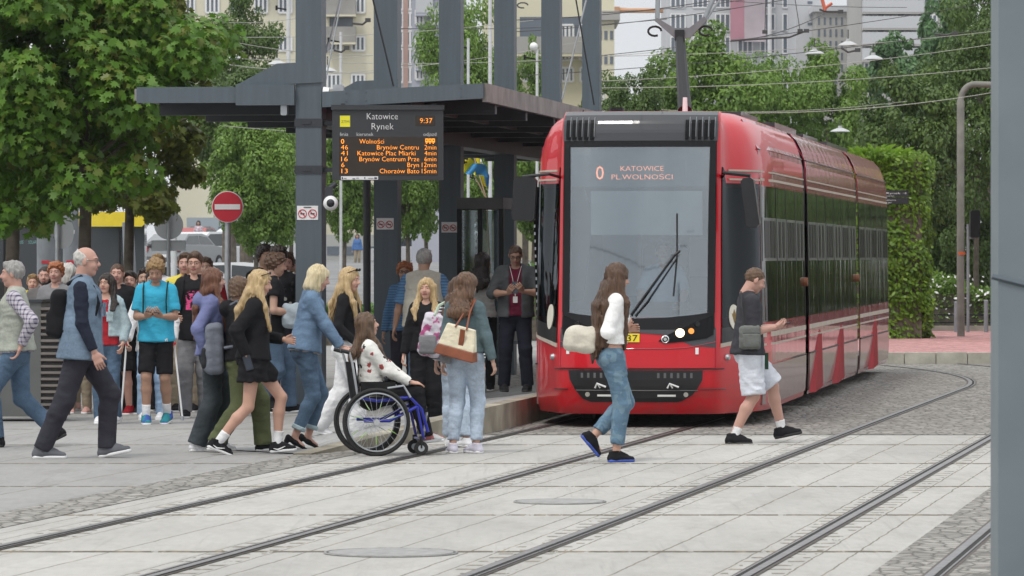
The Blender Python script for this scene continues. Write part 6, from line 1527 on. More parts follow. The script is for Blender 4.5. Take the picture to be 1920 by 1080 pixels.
def shoes(o, s, root, c):
    up, so = c['mat'], c.get('sole', m_white); hs = c.get('high', 0); sz_ = 1.0 if s.fem else 1.10
    for i in (0,1):
        t = s.toe[i]; Rf = np.array(Matrix.Rotation(R(-t), 3, 'Z') @ Matrix.Rotation(s.fp[i], 3, 'X'))
        def W(V): return s.an[i] + (V*sz_)@Rf.T
        f = SDF(.0068)
        f.seg((0,-.045,-.050), (0,.03,-.042), (.040,.040), (.044,.044), k=.02); f.seg((0,.02,-.044), (0,.145,-.058), (.045,.042), (.040,.024), k=.02)
        if c.get('kind') == 'pump': 
            f = SDF(.0065); f.seg((0,-.045,-.03), (0,.03,-.045), (.036,.032), (.038,.026), k=.015); f.seg((0,.02,-.050), (0,.150,-.066), (.038,.024), (.030,.012), k=.02); f.seg((0,-.052,-.03),(0,-.056,-.085), .030, .024, k=.01); f.ell((0,-.0,.01),(.034,.06,.035),.01,op='s')
        else: f.seg((0,-.018,-.04), (0,-.024,.015+hs), .047, .045, k=.02, cap=(0,1)); f.seg((0,.005,-.0),(0,.09,-.030), .028,.020, k=.02)
        f.cut((0,0,-.0835), (0,0,-1)); V, Q = f.mesh(); sh = ob('shoe', W(V), Q, up, root, True)
        if c.get('kind') == 'pump': continue
        f = SDF(.0068); f.seg((0,-.050,-.070), (0,.035,-.070), (.043,.030), (.045,.030), k=.01); f.seg((0,.02,-.070), (0,.143,-.070), (.046,.03), (.042,.03), k=.01); f.cut((0,0,-.0855), (0,0,-1)); f.cut((0,0,-.060+.0), (0,0,1))
        V, Q = f.mesh(); ob('sole', W(V), Q, so, sh, True)
        if c.get('swoosh') is not None:
            q = MB()
            for sd in (-1,1): q.tube([W(np.array([[sd*.046,-.035,-.045]]))[0], W(np.array([[sd*.048,.005,-.058]]))[0], W(np.array([[sd*.046,.045,-.045]]))[0], W(np.array([[sd*.042,.075,-.033]]))[0]], [.003,.008,.006,.002], 6)
            q.build('side_mark', c['swoosh'], sh)
            f = SDF(.0068); f.ell((0,.115,-.055), (.036,.040,.022), .01); f.ell((0,-.02,-.035), (.042,.030,.020), .02); f.cut((0,0,-.062),(0,0,-1)); V, Q = f.mesh(); ob('white_panels', W(V*1.02), Q, c['swoosh'], sh, True)
        if c.get('laces'):
            q = MB()
            for k in range(4): a = W(np.array([[-.02,.035+.016*k,-.012-.007*k],[.02,.035+.016*k,-.012-.007*k]])); q.tube([a[0], a[1]], .003, 5)
            q.build('laces', c['laces'], sh)
    if c.get('sock') is not None:
        for i in (0,1): f = SDF(.009); k_, a = s.kn[i], s.an[i]; e = a+(k_-a)*c.get('sockh', .22); f.seg(e, a-np.array([0,0,.01]), .047, .041, k=.01, cap=(1,0)); put(f, 'sock', c['sock'], root)
def hair(o, s, root, c, seed=0):
    kind, mt = c['kind'], c['mat']; H = lambda p: s.hc + s.Hm@np.array(p, float); f = SDF(.0085 if kind in ('short','buzz','balding','curly') else .0095); Rm = s.Hm
    if kind in ('short','buzz','balding','curly','quiff'):
        e = {'short':.012,'buzz':.005,'balding':.004,'curly':.024,'quiff':.014}[kind]
        f.ell(H((0,-.016,.032)), (.075+e,.093+e,.087+e), .02, Rm=Rm)
        if kind == 'curly':
            for j in range(16):
                rs = random.Random(seed*31+j); a = rs.uniform(0,6.28); f.ell(H((.062*math.cos(a), -.01+.075*math.sin(a), .065+.045*rs.random())), (.028,.028,.024), .01)
        if kind in ('quiff','short') : f.seg(H((-.04,.055,.098)), H((.04,.060,.098)), .022, .020, k=.02)
        n = (0,.75,-.65); pt = (0,.055,.045)
        if kind == 'balding': n = (0,.55,.85); pt = (0,-.02,.062)
        f.cut(H(pt), s.Hm@nv(n))
        if kind == 'balding': f.cut(H((0,.03,0)), s.Hm@nv((0,1,-.15)))
        f.cut(H((0,-.02,-.062)), s.Hm@nv((0,.25,-1)))
        f.noise(.0035 if kind != 'curly' else .007, .035, 6, seed)
    else:
        L = c.get('len', .3); vol = c.get('vol', 1.0)
        f.ell(H((0,-.016,.034)), (.086*vol,.104*vol,.096), .02, Rm=Rm)
        lo = {'bob': .15}.get(kind, L)
        for q in (-1,1):
            f.seg(H((q*.062,-.030,.03)), H((q*.072,-.030,-.085)), (.040,.050), (.036*vol,.050*vol), u=s.Hm@np.array([1,0,0]), k=.03)
        f.seg(H((0,-.06,.0)), H((0,-.072,-.10)), (.080,.045), (.082*vol,.042*vol), u=s.Hm@np.array([1,0,0]), k=.03)
        if kind == 'bob':
            f.seg(H((0,-.06,-.06)), H((0,-.050,-.135)), (.082,.055), (.074,.045), u=s.Hm@np.array([1,0,0]), k=.03)
            for q in (-1,1): f.seg(H((q*.070,-.01,-.02)), H((q*.066,.022,-.115)), (.026,.040), (.018,.030), u=s.Hm@np.array([1,0,0]), k=.02)
        if kind in ('long','longfront'):
            bk = H((0,-.085,-.10)); e = s.T((0,-.135,1.46-L))if False else np.array([bk[0], bk[1]-.045, s.hc[2]-L]); e[:2] += c.get('sway', (0,0))
            dn = s.T((0,-.150,1.37)); zc = s.hc[2]-L; e = s.T((0,-.160,1.37)); e[2] = zc; e[1] -= max(0, 1.30-zc)*.04; e[:2] += c.get('sway', (0,0)); U = s.Ru@np.array([1,0,0])
            if zc > dn[2]-.03: f.seg(bk, e, (.088*vol,.040), (c.get('tw', .070),.026), u=U, k=.04)
            else: f.seg(bk, dn, (.088*vol,.042), (.090*vol,.034), u=U, k=.04); f.seg(dn, e, (.090*vol,.034), (c.get('tw', .070),.022), u=U, k=.04)
            if c.get('side'):
                for q in (-1,1): a_ = H((q*.066,-.02,-.07)); b2 = s.T((q*.125,-.045,1.36)); e2 = s.T((q*.105,-.11,1.2)); e2[2] = zc+.10; f.seg(a_, b2, (.040,.060), (.045,.070), u=s.Ru@np.array([1,0,0]), k=.04); f.seg(b2, e2, (.040,.075), (.026,.05), u=s.Ru@np.array([1,0,0]), k=.04)
            mid = bk*.5+e*.5; f.seg(mid+s.Ru@np.array([.05,.01,0]), e+s.Ru@np.array([.045,.0,.03]), .026, .012, k=.02); f.seg(mid-s.Ru@np.array([.05,-.01,0]), e-s.Ru@np.array([.04,0,.05]), .026, .012, k=.02)
        if kind == 'longfront' or c.get('locks'):
            for q in ((-1,1) if c.get('locks', 'both') in ('both', True) else ((1,) if c['locks'] == 'r' else (-1,))):
                a = H((q*.076,.0,-.06)); b_ = s.T((q*.115,.085,1.40)); e = s.T((q*.105,.145+c.get('fo',0),max(1.42-(L-.20),1.0))); f.seg(H((q*.074,.012,.02)), a, (.024,.040), (.028,.042), k=.02); f.seg(a, b_, .034, (.040,.030), k=.03); f.seg(b_, e, (.042,.028), (.026,.014), k=.03)
        if kind == 'pony': f.seg(H((0,-.11,.03)), H((0,-.15,-.08)), .028, .02, k=.02)
        fc = c.get('face', 1.0)
        f.ell(H((c.get('part', 0),.098,-.035)), (.058*fc,.058,.092), .012, op='s', Rm=Rm)
        if kind == 'pony' or kind == 'bun': f.cut(H((0,-.02,-.07)), s.Hm@nv((0,.2,-1)))
        if kind in ('long','longfront','bob'): f.noise(.0052, .045, 8, seed, dirs=(1,1,.12))
        else: f.noise(.004, .03, 6, seed)
    put(f, 'hair', mt, root)
    if kind in ('long','longfront','bob') and not o.get('hvs'):       # loose strands breaking up the outline
        rs = random.Random(seed+7); q = MB(); zc = s.hc[2]-(c.get('len', .3) if kind != 'bob' else .17)
        for j in range(80):
            a = rs.uniform(-2.2, 2.2); x, y = math.sin(a), -math.cos(a)      # around the back and both sides of the head
            if kind == 'bob': pts = [H((x*.085, y*.095-.02, .05)), H((x*.092, y*.088-.02, -.05)), H((x*.09+rs.uniform(-.02,.02), y*.075-.01+rs.uniform(-.02,.02), -.14))]
            else:
                p1 = H((x*.090, y*.10-.02, -.03)); p2 = s.T((x*.115+rs.uniform(-.015,.015), -.135+.06*abs(x)+rs.uniform(-.03,.015), 1.38)); e3 = s.T((x*.085+rs.uniform(-.035,.035), -.165+rs.uniform(-.03,.03), 1.25)); e3[2] = zc+rs.uniform(-.03,.10)
                if zc > 1.34*1 - .0: e3 = p2+np.array([0,0,zc-p2[2]])*.5
                pts = [H((x*.080, y*.092-.016, .07)), p1, p2, p2*.5+e3*.5+np.array([rs.uniform(-.012,.012), rs.uniform(-.01,.01), 0]), e3]
            q.tube(pts, [.0035]*(len(pts)-1)+[.001], 4)
        q.build('loose_strands', mt, root)
    if c.get('sung'):
        q = MB(); 
        for k in (-1,1): q.ell(H((k*.034,.070,.112)), (.026,.010,.016), 12, 8, Matrix(s.Hm.tolist()))
        q.tube([H((-.085,-.02,.06)), H((-.066,.055,.105)), H((.066,.055,.105)), H((.085,-.02,.06))], .004, 5); q.build('sunglasses', m_tblack, root)
    if c.get('beard'):
        f = SDF(.0075); f.seg(H((-.055,.01,-.05)), H((0,.055,-.088)), .030, .028, k=.02); f.seg(H((.055,.01,-.05)), H((0,.055,-.088)), .030, .028, k=.02); f.ell(H((0,.10,-.05)), (.03,.03,.022), .01, op='s'); f.noise(.002,.03,5,1); put(f, 'beard', c['beard'], root)
def glasses(s, root, dark=False):
    H = lambda p: s.hc + s.Hm@np.array(p, float); q = MB()
    for k in (-1,1):
        q.tube([H((k*.031+.021*math.cos(a), .092, .010+.016*math.sin(a))) for a in np.linspace(0,2*math.pi,13)[:-1]], .0018 if not dark else .003, 5, True); q.tube([H((k*.052,.090,.014)), H((k*.078,-.0,.012))], .002, 5)
    q.tube([H((-.010,.094,.012)), H((.010,.094,.012))], .002, 5); q.build('glasses', m_tblack if dark else M('glasses_metal',(.12,.11,.10),.3,metal=.5,var=0), root)
PEOPLE = {}
def person(key, label, px, fy, tpx, face, **o):
    """fy: pixel row of the ground under the feet, tpx: pixel row of the top of the head, face: heading in degrees (0 away, 180 to the camera, -90 right, 90 left)"""
    z0 = o.get('gz', 0.0); g = G(px, fy, z0); g = (g[0], g[1], z0)
    s = skel(o); ht = s.hc[2]+.125*math.cos(R(o.get('hp', 0))*.6); sc = ((fy-tpx)/9000*g[1])/ht if not o.get('scale') else o['scale']
    t = thing('person', label, 'person', g, R(face), o.get('group'), sc); seed = abs(hash(key)) % 1 + sum(map(ord, key)) % 97
    body(o, s, t, SK[o.get('skin','fair')])
    if o.get('legs'): legs(o, s, t, o['legs'], o['legs'].get('name','trousers'), seed)
    if o.get('skirt'): skirt(o, s, t, o['skirt'])
    if o.get('top'): top(o, s, t, o['top'], o['top'].get('name','shirt'), seed)
    if o.get('over'):
        top(o, s, t, o['over'], o['over'].get('name','jacket'), seed+5); g_ = o['over'].get('g', .03); mt_ = o['over']['mat']
        q = MB(); q.tube([s.neck+s.Ru@np.array([(.075+g_*.3)*math.sin(a), -.070*math.cos(a)+.01, .012-.035*(1-math.cos(a))]) for a in np.linspace(-2.6, 2.6, 15)], .013, 8); q.build('collar', mt_, t, smooth=True)
        if 'denim' in o['over'].get('name',''):
            q = MB(); w_ = s.wd
            for k in (-1,1): q.box(s.T((k*.075*w_, .110*w_+g_*.9, 1.29)), (.085,.012,.035)); q.box(s.T((k*.075*w_, .108*w_+g_*.9, 1.235)), (.08,.010,.08))
            q.split('chest_pocket', mt_, t)
    if o.get('shoes'): shoes(o, s, t, o['shoes'])
    if o.get('hair'): hair(o, s, t, o['hair'], seed)
    if o.get('glasses'): glasses(s, t, o['glasses'] == 'dark')
    PEOPLE[key] = (t, s, sc); return t, s, sc
def held(key, name, label, cat):
    """a thing of its own that a person carries: same frame as the person"""
    t = PEOPLE[key][0]; b = thing(name, label, cat, t.location, t.rotation_euler.z, None, t.scale[0]); return b
def phone(key, c, up, back, label='black phone'):
    t = held(key, 'phone', label, 'phone'); B = basis(up, back); q = MB(); h = (.036,.072,.005)
    vs = [np.array(c)+B@np.array([x*h[0],y*h[1],z*h[2]]) for x,y,z in [(-1,-1,-1),(1,-1,-1),(1,1,-1),(-1,1,-1),(-1,-1,1),(1,-1,1),(1,1,1),(-1,1,1)]]
    q.add(vs, [(3,2,1,0),(4,5,6,7),(0,1,5,4),(1,2,6,5),(2,3,7,6),(3,0,4,7)]); q.build('case', m_blk, t)
    h = (.032,.066,.0055); vs = [np.array(c)+B@np.array([x*h[0],y*h[1],z*h[2]]) for x,y,z in [(-1,-1,1),(1,-1,1),(1,1,1),(-1,1,1)]]; q = MB(); q.add(vs, [(0,3,2,1)]); q.build('screen', M('phone_screen',(.03,.04,.06),.1,var=0), t); return t
def backpack(key, label, mt, mt2=None, d=.13, h=.44, w=.30, z=1.22, strap=True, y=-.20):
    t = held(key, 'backpack', label, 'backpack'); s = PEOPLE[key][1]; f = SDF(.0125); T = s.T
    f.rbox(T((0,y-.02,z)), (w/2,d/2+.02,h/2), .06, Rm=s.Ru); f.rbox(T((0,y-d/2-.03,z-.08)), (w/2-.03,.035,h/4), .03, k=.03, Rm=s.Ru); f.noise(.005,.12,6,4); put(f, 'bag', mt, t)
    if mt2: f = SDF(.0125); f.rbox(T((0,y-d/2-.045,z-.09)), (w/2-.02,.035,h/4-.02), .03, k=.02, Rm=s.Ru); put(f, 'front_pocket', mt2, t)
    if strap:
        for q in (-1,1):
            m = MB(); r = .016; pts = [T((q*.085,-.13,1.44)), T((q*.105,-.02,1.51)), T((q*.115,.085,1.43)), T((q*.125,.135,1.30)), T((q*.15,.10,1.15)), T((q*.16,-.02,1.08)), T((q*.13,-.14,1.06))]
            m.tube(pts, r, 7); m.build('strap', mt, t, smooth=True)
    return t
# ------------------------------------------------------------------ wardrobe
c_vest = cloth('denim_vest', (.155,.215,.29), 'denim'); c_jeansd = cloth('dark_jeans', (.035,.055,.10), 'denim'); c_jeansb = cloth('blue_jeans', (.085,.135,.205), 'denim'); c_jeansl = cloth('light_jeans', (.42,.50,.60), 'denim')
c_acid = cloth('acid_wash_jeans', (.12,.20,.28), 'patches', (.17,.26,.33)); c_djack = cloth('blue_denim_jacket', (.14,.215,.32), 'denim'); c_ldjack = cloth('pale_denim_jacket', (.36,.45,.48), 'denim'); c_tjack = cloth('grey_teal_denim_jacket', (.10,.145,.16), 'denim')
c_navy = cloth('navy_knit', (.018,.022,.038)); c_dtrou = cloth('charcoal_trousers', (.035,.034,.045)); c_black = cloth('black_cloth', (.012,.012,.014)); c_blackp = cloth('black_printed_cloth', (.012,.012,.014), 'chestprint', (.28,.24,.25)); c_blackpink = cloth('black_tee_pink_print', (.014,.014,.016), 'chestprint', (.70,.09,.25))
c_blackfl = cloth('black_patterned_cloth', (.014,.014,.016), 'print', (.5,.5,.45)); c_turq = cloth('turquoise_tee', (.045,.37,.55)); c_check = cloth('checked_shirt', (.50,.47,.52), 'check', (.09,.075,.13)); c_util = cloth('pale_utility_vest', (.36,.38,.33), 'denim'); c_beige = cloth('beige_vest', (.42,.40,.34))
c_lav = cloth('lavender_hoodie', (.16,.18,.34)); c_olive = cloth('olive_trousers', (.10,.115,.055)); c_white = cloth('white_cloth', (.74,.74,.75)); c_whitek = cloth('white_knit', (.86,.86,.85)); c_blouse = cloth('white_blouse_with_butterflies', (.74,.73,.69), 'print', (.32,.06,.06))
c_wshort = cloth('white_shorts', (.62,.64,.70)); c_tee = cloth('dark_grey_tee', (.045,.045,.052)); c_red = cloth('red_top', (.35,.02,.03)); c_burg = cloth('burgundy_polo', (.13,.012,.035)); c_gjack = cloth('grey_jacket', (.075,.082,.085)); c_khaki = cloth('khaki_trousers', (.30,.25,.18)); c_grey = cloth('grey_cloth', (.20,.20,.21)); c_coat = cloth('grey_brown_coat', (.14,.13,.13))
c_bstr = cloth('blue_striped_shirt', (.06,.13,.24), 'stripe', (.10,.20,.34)); c_bwstr = cloth('black_and_white_stripes', (.02,.02,.03), 'stripe', (.75,.75,.75)); c_yel = cloth('yellow_shirt', (.65,.55,.10)); c_mint = cloth('pale_green_shirt', (.50,.60,.48)); c_blue = cloth('blue_cloth', (.08,.17,.38)); c_lb = cloth('light_blue_cloth', (.32,.45,.62)); c_floral = cloth('floral_top', (.45,.38,.33), 'print', (.4,.12,.12))
m_sh = {'grey': cloth('shoe_grey', (.12,.125,.14)), 'black': cloth('shoe_black', (.014,.014,.016)), 'white': cloth('shoe_white', (.70,.70,.72)), 'teal': cloth('shoe_teal', (.03,.22,.26), 'patches', (.05,.10,.35)), 'red': cloth('shoe_red', (.25,.012,.02)), 'lilac': cloth('shoe_lilac', (.55,.53,.62)), 'pink': cloth('shoe_pink', (.55,.32,.28))}
m_bsole = M('blue_sole', (.05,.10,.45), .5, var=.3, vs=20); m_bksole = M('black_sole', (.02,.02,.02), .6, var=0)
pants = lambda m, **k: dict(mat=m, **k)
# ------------------------------------------------------------------ nearest figures
person('vestman', 'older man with shaved grey hair in a denim vest, striding right with a black backpack', 152, 859, 462, -90, hy=-4, hp=3, lean=3, wide=1.22,
  ar=(.10,-.30,.085,0), al=(-.10,.20,.10,12), pz=.885, wr=(.25,.13,.86), wl=(-.27,-.10,.84), eh=((-.5,-1,-.2),(.3,-1,-.2)), skin='rosy',
  legs=pants(c_dtrou, g=(.026,.030,.036)), top=dict(mat=c_navy, sl=1.93, g=.014), over=dict(name='denim_vest', mat=c_vest, sl=.10, g=.044, hem=.84, open=.03, sg=.03), shoes=dict(mat=m_sh['grey'], laces=m_white), hair=dict(kind='balding', mat=HR['white']), glasses=1)
backpack('vestman', 'black backpack on the denim-vest man', c_black, None, .10, .40, .28, 1.20, y=-.17)
person('checkman', 'grey-haired man in a checked shirt and pale utility vest walking left at the picture edge', 32, 838, 489, 90, lean=3, hp=2, wide=1.15,
  al=(-.10,.18,.10,10), ar=(.10,-.33,.15,-25), pz=.875, wl=(-.22,-.06,.93), wr=(.27,.1,.86), skin='rosy', hb=((0,-1,0),(1,0,0)),
  legs=pants(c_jeansb, g=(.022,.028,.034)), top=dict(mat=c_check, sl=1.95, g=.022), over=dict(name='utility_vest', mat=c_util, sl=.08, g=.036, hem=.93, open=.03, sg=.025), shoes=dict(mat=m_sh['black'], sole=m_bksole), hair=dict(kind='short', mat=HR['grey']))
person('skirtgirl', 'blonde girl in a black sweater and black skirt striding right in black-and-white sneakers', 475, 852, 506, -88, hp=12, hy=0, lean=3, sex='f',
  ar=(.08,-.32,.12,-22), al=(-.08,.22,.10,5), pz=.865, wr=(.20,-.06,.90), wl=(-.14,.28,1.05), eh=((-.5,-1,-.2),(.4,-1,-.2)), skin='fair', hcurl=(35,55),
  top=dict(name='sweater', mat=c_blackp, sl=1.95, g=.036, hem=.93, flare=.01), skirt=dict(mat=c_black, hem=.66), shoes=dict(mat=m_sh['black'], sole=m_white, swoosh=m_white, sock=c_white, sockh=.27), hair=dict(kind='longfront', mat=HR['blonde'], len=.42, sung=1, locks='r', vol=1.0))
phone('skirtgirl', (.215,-.045,.845), (.0,.3,-1), (1,0,0), 'silver phone in the lowered hand of the girl in the black skirt')
person('lavgirl', 'girl with long auburn hair in a lavender hoodie and wide dark jeans', 398, 846, 502, -86, sex='f', hp=0, hy=2, lean=0,
  ar=(.10,-.14,.085,0), al=(-.10,.06,.085,0), pz=.91, wr=(.22,-.06,.92), wl=(-.2,.2,.95), skin='rosy', hcurl=(35,45),
  legs=pants(cloth('washed_black_jeans', (.045,.055,.062), 'denim'), g=(.022,.036,.055), len=2.05), top=dict(name='hoodie', mat=c_lav, sl=1.95, g=.040, hem=.93, hood=1, sg=.034), shoes=dict(mat=m_sh['white']), hair=dict(kind='longfront', mat=HR['auburn'], len=.50, locks='r'))
person('olivegirl', 'young person with tied brown hair and olive trousers, half hidden by the blonde girl', 447, 848, 518, -86, sex='f', hp=3,
  ar=(.10,-.22,.10,-10), al=(-.10,.24,.09,5), pz=.88, skin='mid',
  legs=pants(c_olive, g=(.026,.036,.05)), top=dict(name='hoodie', mat=c_black, sl=1.95, g=.030, hem=.93, hood=1), shoes=dict(mat=m_sh['black']), hair=dict(kind='bun', mat=HR['mid']))
backpack('olivegirl', 'grey and black backpack slung low between the two girls', cloth('backpack_grey', (.16,.175,.21)), cloth('backpack_dark', (.03,.032,.036)), .14, .50, .30, 1.05, y=-.21)
person('pusher', 'blonde bobbed woman in denim jacket and jeans pushing the wheelchair', 572, 843, 497, -86, sex='f', wide=1.10, lean=9, hp=16, hy=0,
  ar=(.09,-.10,.125,-24), al=(-.09,.03,.125,-24), pz=.93, wr=(.20,.34,.955), wl=(-.20,.36,.955), eh=((-.5,-1,-.3),(.4,-1,-.4)), skin='rosy', hcurl=(55,55), hb=((-.3,0,1),(.3,0,1)), hd=((0,1,-.1),(0,1,-.1)), tdir=((1,0,0),(-1,0,0)),
  legs=pants(c_jeansb, g=(.026,.020,.018), len=1.83, cuff=c_ldjack), top=dict(name='blouse', mat=c_floral, sl=0, g=.016), over=dict(name='denim_jacket', mat=c_djack, sl=1.92, g=.032, hem=.93, open=.045), shoes=dict(mat=m_sh['black'], kind='pump'), hair=dict(kind='bob', mat=HR['pale']))
person('cardigan', 'tall girl with long wavy blonde hair, black cardigan and white cargo trousers', 648, 820, 501, -100, sex='f', hp=10, hy=-12, lean=2,
  ar=(.09,.10,.085,0), al=(-.09,-.30,.12,-12), pz=.885, wr=(.20,.16,.95), wl=(-.22,.05,.9), skin='fair',
  legs=pants(c_white, g=(.026,.045,.060), nz=.008, seat=1), top=dict(name='cardigan', mat=c_black, sl=1.95, g=.020, hem=1.02), shoes=dict(mat=m_sh['white']), hair=dict(kind='longfront', mat=HR['blonde'], len=.46, sung=1, locks='both'))
person('seated', 'brown-haired woman sitting in the wheelchair in a white blouse with a butterfly pattern', 697, 853, 585, -80, scale=.89, sex='f', pz=.55, lean=-4, hp=-10, hy=0,
  ar=(.10,.52,.20,5), al=(-.10,.55,.20,5), wr=(.14,.36,.70), wl=(-.10,.38,.70), eh=((-.4,-1,-.6),(.4,-1,-.6)), kh=(0,.6,1), skin='fair', hb=((-.3,0,1),(.3,0,1)), hd=((.3,1,-.1),(-.3,1,-.1)), tdir=((1,0,0),(-1,0,0)), hcurl=(20,18),
  legs=pants(c_black, g=(.020,.022,.026)), top=dict(name='blouse', mat=c_blouse, sl=1.93, g=.026, hem=.93, sg=.034, high=1, wl=.10), shoes=dict(mat=cloth('shoe_patterned', (.35,.12,.12), 'patches', (.5,.5,.5))), hair=dict(kind='long', mat=HR['mid'], len=.33, locks='r'))
person('hoodiegirl', 'blonde curly-haired girl in a black hoodie looking at the camera behind the wheelchair', 800, 815, 521, 172, sex='f', hy=-4, hp=0,
  ar=(.09,.02,.085,0), al=(-.09,-.05,.085,0), wr=(.25,.07,.88), wl=(-.24,.10,.90), skin='fair', hcurl=(40,40),
  legs=pants(c_black, g=(.026,.034,.045)), top=dict(name='hoodie', mat=c_black, sl=1.95, g=.034, hem=.94, hood=1), shoes=dict(mat=m_sh['black']), hair=dict(kind='longfront', mat=HR['blonde'], len=.33, vol=1.06, part=0))
person('striped', 'girl with a striped sleeve and light jeans, hidden behind the tote-bag woman', 858, 838, 520, -15, sex='f', hp=5, hy=-30,
  ar=(.11,-.08,.085,0), al=(-.11,.12,.085,0), toe=(4,-50), wl=(-.24,.03,.86), skin='fair',
  legs=pants(c_jeansl, g=(.020,.030,.045), len=1.93), top=dict(mat=c_bwstr, sl=1.95, g=.026, hem=.95), shoes=dict(mat=m_sh['white']), hair=dict(kind='long', mat=HR['brown'], len=.3))
t = held('striped', 'backpack', 'pink and white patterned backpack behind the tote-bag woman', 'backpack'); s = PEOPLE['striped'][1]
f = SDF(.0125); f.rbox(s.T((-.235,-.09,1.16)), (.13,.10,.23), .07, Rm=np.array(Matrix.Rotation(R(12),3,'Y'))); f.noise(.006,.1,6,2); put(f, 'bag', cloth('pink_white_pattern', (.60,.56,.62), 'patches', (.45,.10,.24)), t)
f = SDF(.0125); f.rbox(s.T((-.265,-.19,1.06)), (.095,.035,.10), .03); put(f, 'front_pocket', c_grey, t)
q = MB(); q.tube([s.T((-.20,-.17,1.36)), s.T((-.16,-.14,1.46)), s.T((-.12,.02,1.50))], .018, 6); q.build('strap', c_mint, t)
person('totewoman', 'woman with brown ombre hair and grey-teal jacket seen from behind with a tote bag', 872, 850, 511, -22, sex='f', hp=8, hy=-22, wide=1.04,
  ar=(.10,.04,.085,0), al=(-.10,-.07,.085,0), toe=(-35,-62), wr=(.29,.02,.86), wl=(-.25,.04,.85), skin='mid', pz=.92, hcurl=(35,35),
  legs=pants(c_jeansl, g=(.024,.022,.020), len=1.90, seat=1), top=dict(name='denim_jacket', mat=c_tjack, sl=1.93, g=.028, hem=.98), shoes=dict(mat=m_sh['lilac']), hair=dict(kind='long', mat=HR['ombre'], len=.30, vol=1.12, tw=.10))
t = held('totewoman', 'tote_bag', 'cream canvas tote bag with brown leather base and straps', 'bag'); s = PEOPLE['totewoman'][1]
Rb = np.array(Matrix.Rotation(R(14),3,'Y') @ Matrix.Rotation(R(4),3,'X')); cb = np.array([.03,-.235,1.08]); m_leather = M('tan_leather', (.24,.07,.030), .45, var=.15, vs=12); m_canvas = cloth('cream_canvas', (.72,.66,.50))
def tbag(par, c, Rm, w0, w1, h, d, mt, nm, z0, z1):
    q = MB(); n = 1; V = []
    for z in (z0, z1):
        w = w0+(w1-w0)*z; V += [c + Rm@np.array([a*w, b*d*(1-.65*z), (z-.5)*h]) for a, b in ((-1,-1),(1,-1),(1,1),(-1,1))]
    q.add(V, [(3,2,1,0),(4,5,6,7),(0,1,5,4),(1,2,6,5),(2,3,7,6),(3,0,4,7)]); o = q.build(nm, mt, par)
    bv = o.modifiers.new('b','BEVEL'); bv.width = .012; bv.segments = 2; return o
tbag(t, cb, Rb, .21, .15, .31, .062, m_canvas, 'canvas_body', .3, 1); tbag(t, cb, Rb, .212, .152, .31, .066, m_leather, 'leather_base', 0, .33)
q = MB(); q.box(cb+Rb@np.array([.045,-.047,.03]), (.05,.012,.22), ry=R(14), rx=R(14)); q.build('leather_band', m_leather, t)
q = MB(); a = cb+Rb@np.array([-.05,-.035,.14]); b_ = cb+Rb@np.array([.07,-.035,.14]); sh_ = s.sh[1]+np.array([-.03,-.03,.075]); q.tube([a, a*.4+sh_*.6+np.array([0,-.03,0]), sh_], .009, 6); q.tube([b_, b_*.4+sh_*.6+np.array([0,-.03,0]), sh_+np.array([.01,0,0])], .009, 6); q.tube([sh_, sh_+np.array([.01,.07,-.01]), sh_+np.array([0,.09,-.2])], .009, 6); q.build('strap', m_leather, t)
t = held('totewoman', 'scarf', 'grey knitted scarf hanging from the tote bag', 'scarf'); f = SDF(.012); f.seg((-.12,-.16,1.02), (-.13,-.17,.90), (.055,.03), (.065,.03), k=.02); f.noise(.008,.05,6,3); put(f, 'cloth', c_grey, t)
person('sweatergirl', 'slim girl with very long brown hair, white sweater and acid-wash jeans walking right', 1147, 866, 494, -78, sex='f', hp=14, hy=8, lean=2,
  ar=(.09,.02,.085,0), al=(-.08,-.15,.22,-50), pz=.925, wr=(.03,.115,1.21), wl=(-.06,.14,1.17), eh=((-.5,-1,-.5),(.25,-.4,-1)), skin='fair', hands=(1,1), arm=.95,
  legs=pants(c_acid, g=(.020,.028,.026), len=1.83), top=dict(name='sweater', mat=c_whitek, sl=1.92, g=.020, hem=1.04, sg=.034), shoes=dict(mat=m_sh['black'], sole=m_bsole, laces=m_white), hair=dict(kind='long', mat=HR['brown'], len=.70, vol=1.04, locks='r', fo=-.05, tw=.085, side=1))
t = held('sweatergirl', 'handbag', 'cream soft handbag carried behind the girl in the white sweater', 'bag'); f = SDF(.0125); f.rbox((.02,-.27,1.07), (.075,.15,.11), .06, Rm=np.array(Matrix.Rotation(R(-8),3,'X'))); f.seg((.02,-.18,1.15),(.02,-.36,1.12),.05,.04,k=.05); f.noise(.010,.14,6,6); put(f, 'bag', cloth('cream_leather', (.62,.58,.49), rough=.5), t)
q = MB(); q.tube([(.05,-.16,1.17),(.07,-.08,1.28),(.10,-.02,1.40)], .012, 6); q.build('strap', _M['cream_leather'], t)
person('shortsman', 'man in a dark tee and white shorts looking at his phone, walking right', 1402, 831, 503, -80, hp=24, hy=0, lean=2, wide=1.20, arm=1.15, leg=1.06,
  ar=(.11,-.16,.085,0), al=(-.10,.36,.14,12), pz=.885, wr=(.09,.24,1.12), wl=(-.03,.27,1.13), eh=((-.5,-1,-.6),(.35,-.8,-1)), skin='rosy', hb=((-.6,.2,-1),(.5,.2,-1)), hd=((.3,1,.15),(-.3,1,.15)), hcurl=(45,40), tdir=((0,0,1),(0,0,1)),
  legs=pants(c_wshort, name='shorts', len=.97, g=(.034,.050,.03), nz=.007, flare=.022), top=dict(name='t_shirt', mat=c_tee, sl=.85, g=.022, hem=.90), shoes=dict(mat=m_sh['black'], sole=m_bksole, sock=c_white, sockh=.20), hair=dict(kind='buzz', mat=HR['mid']))
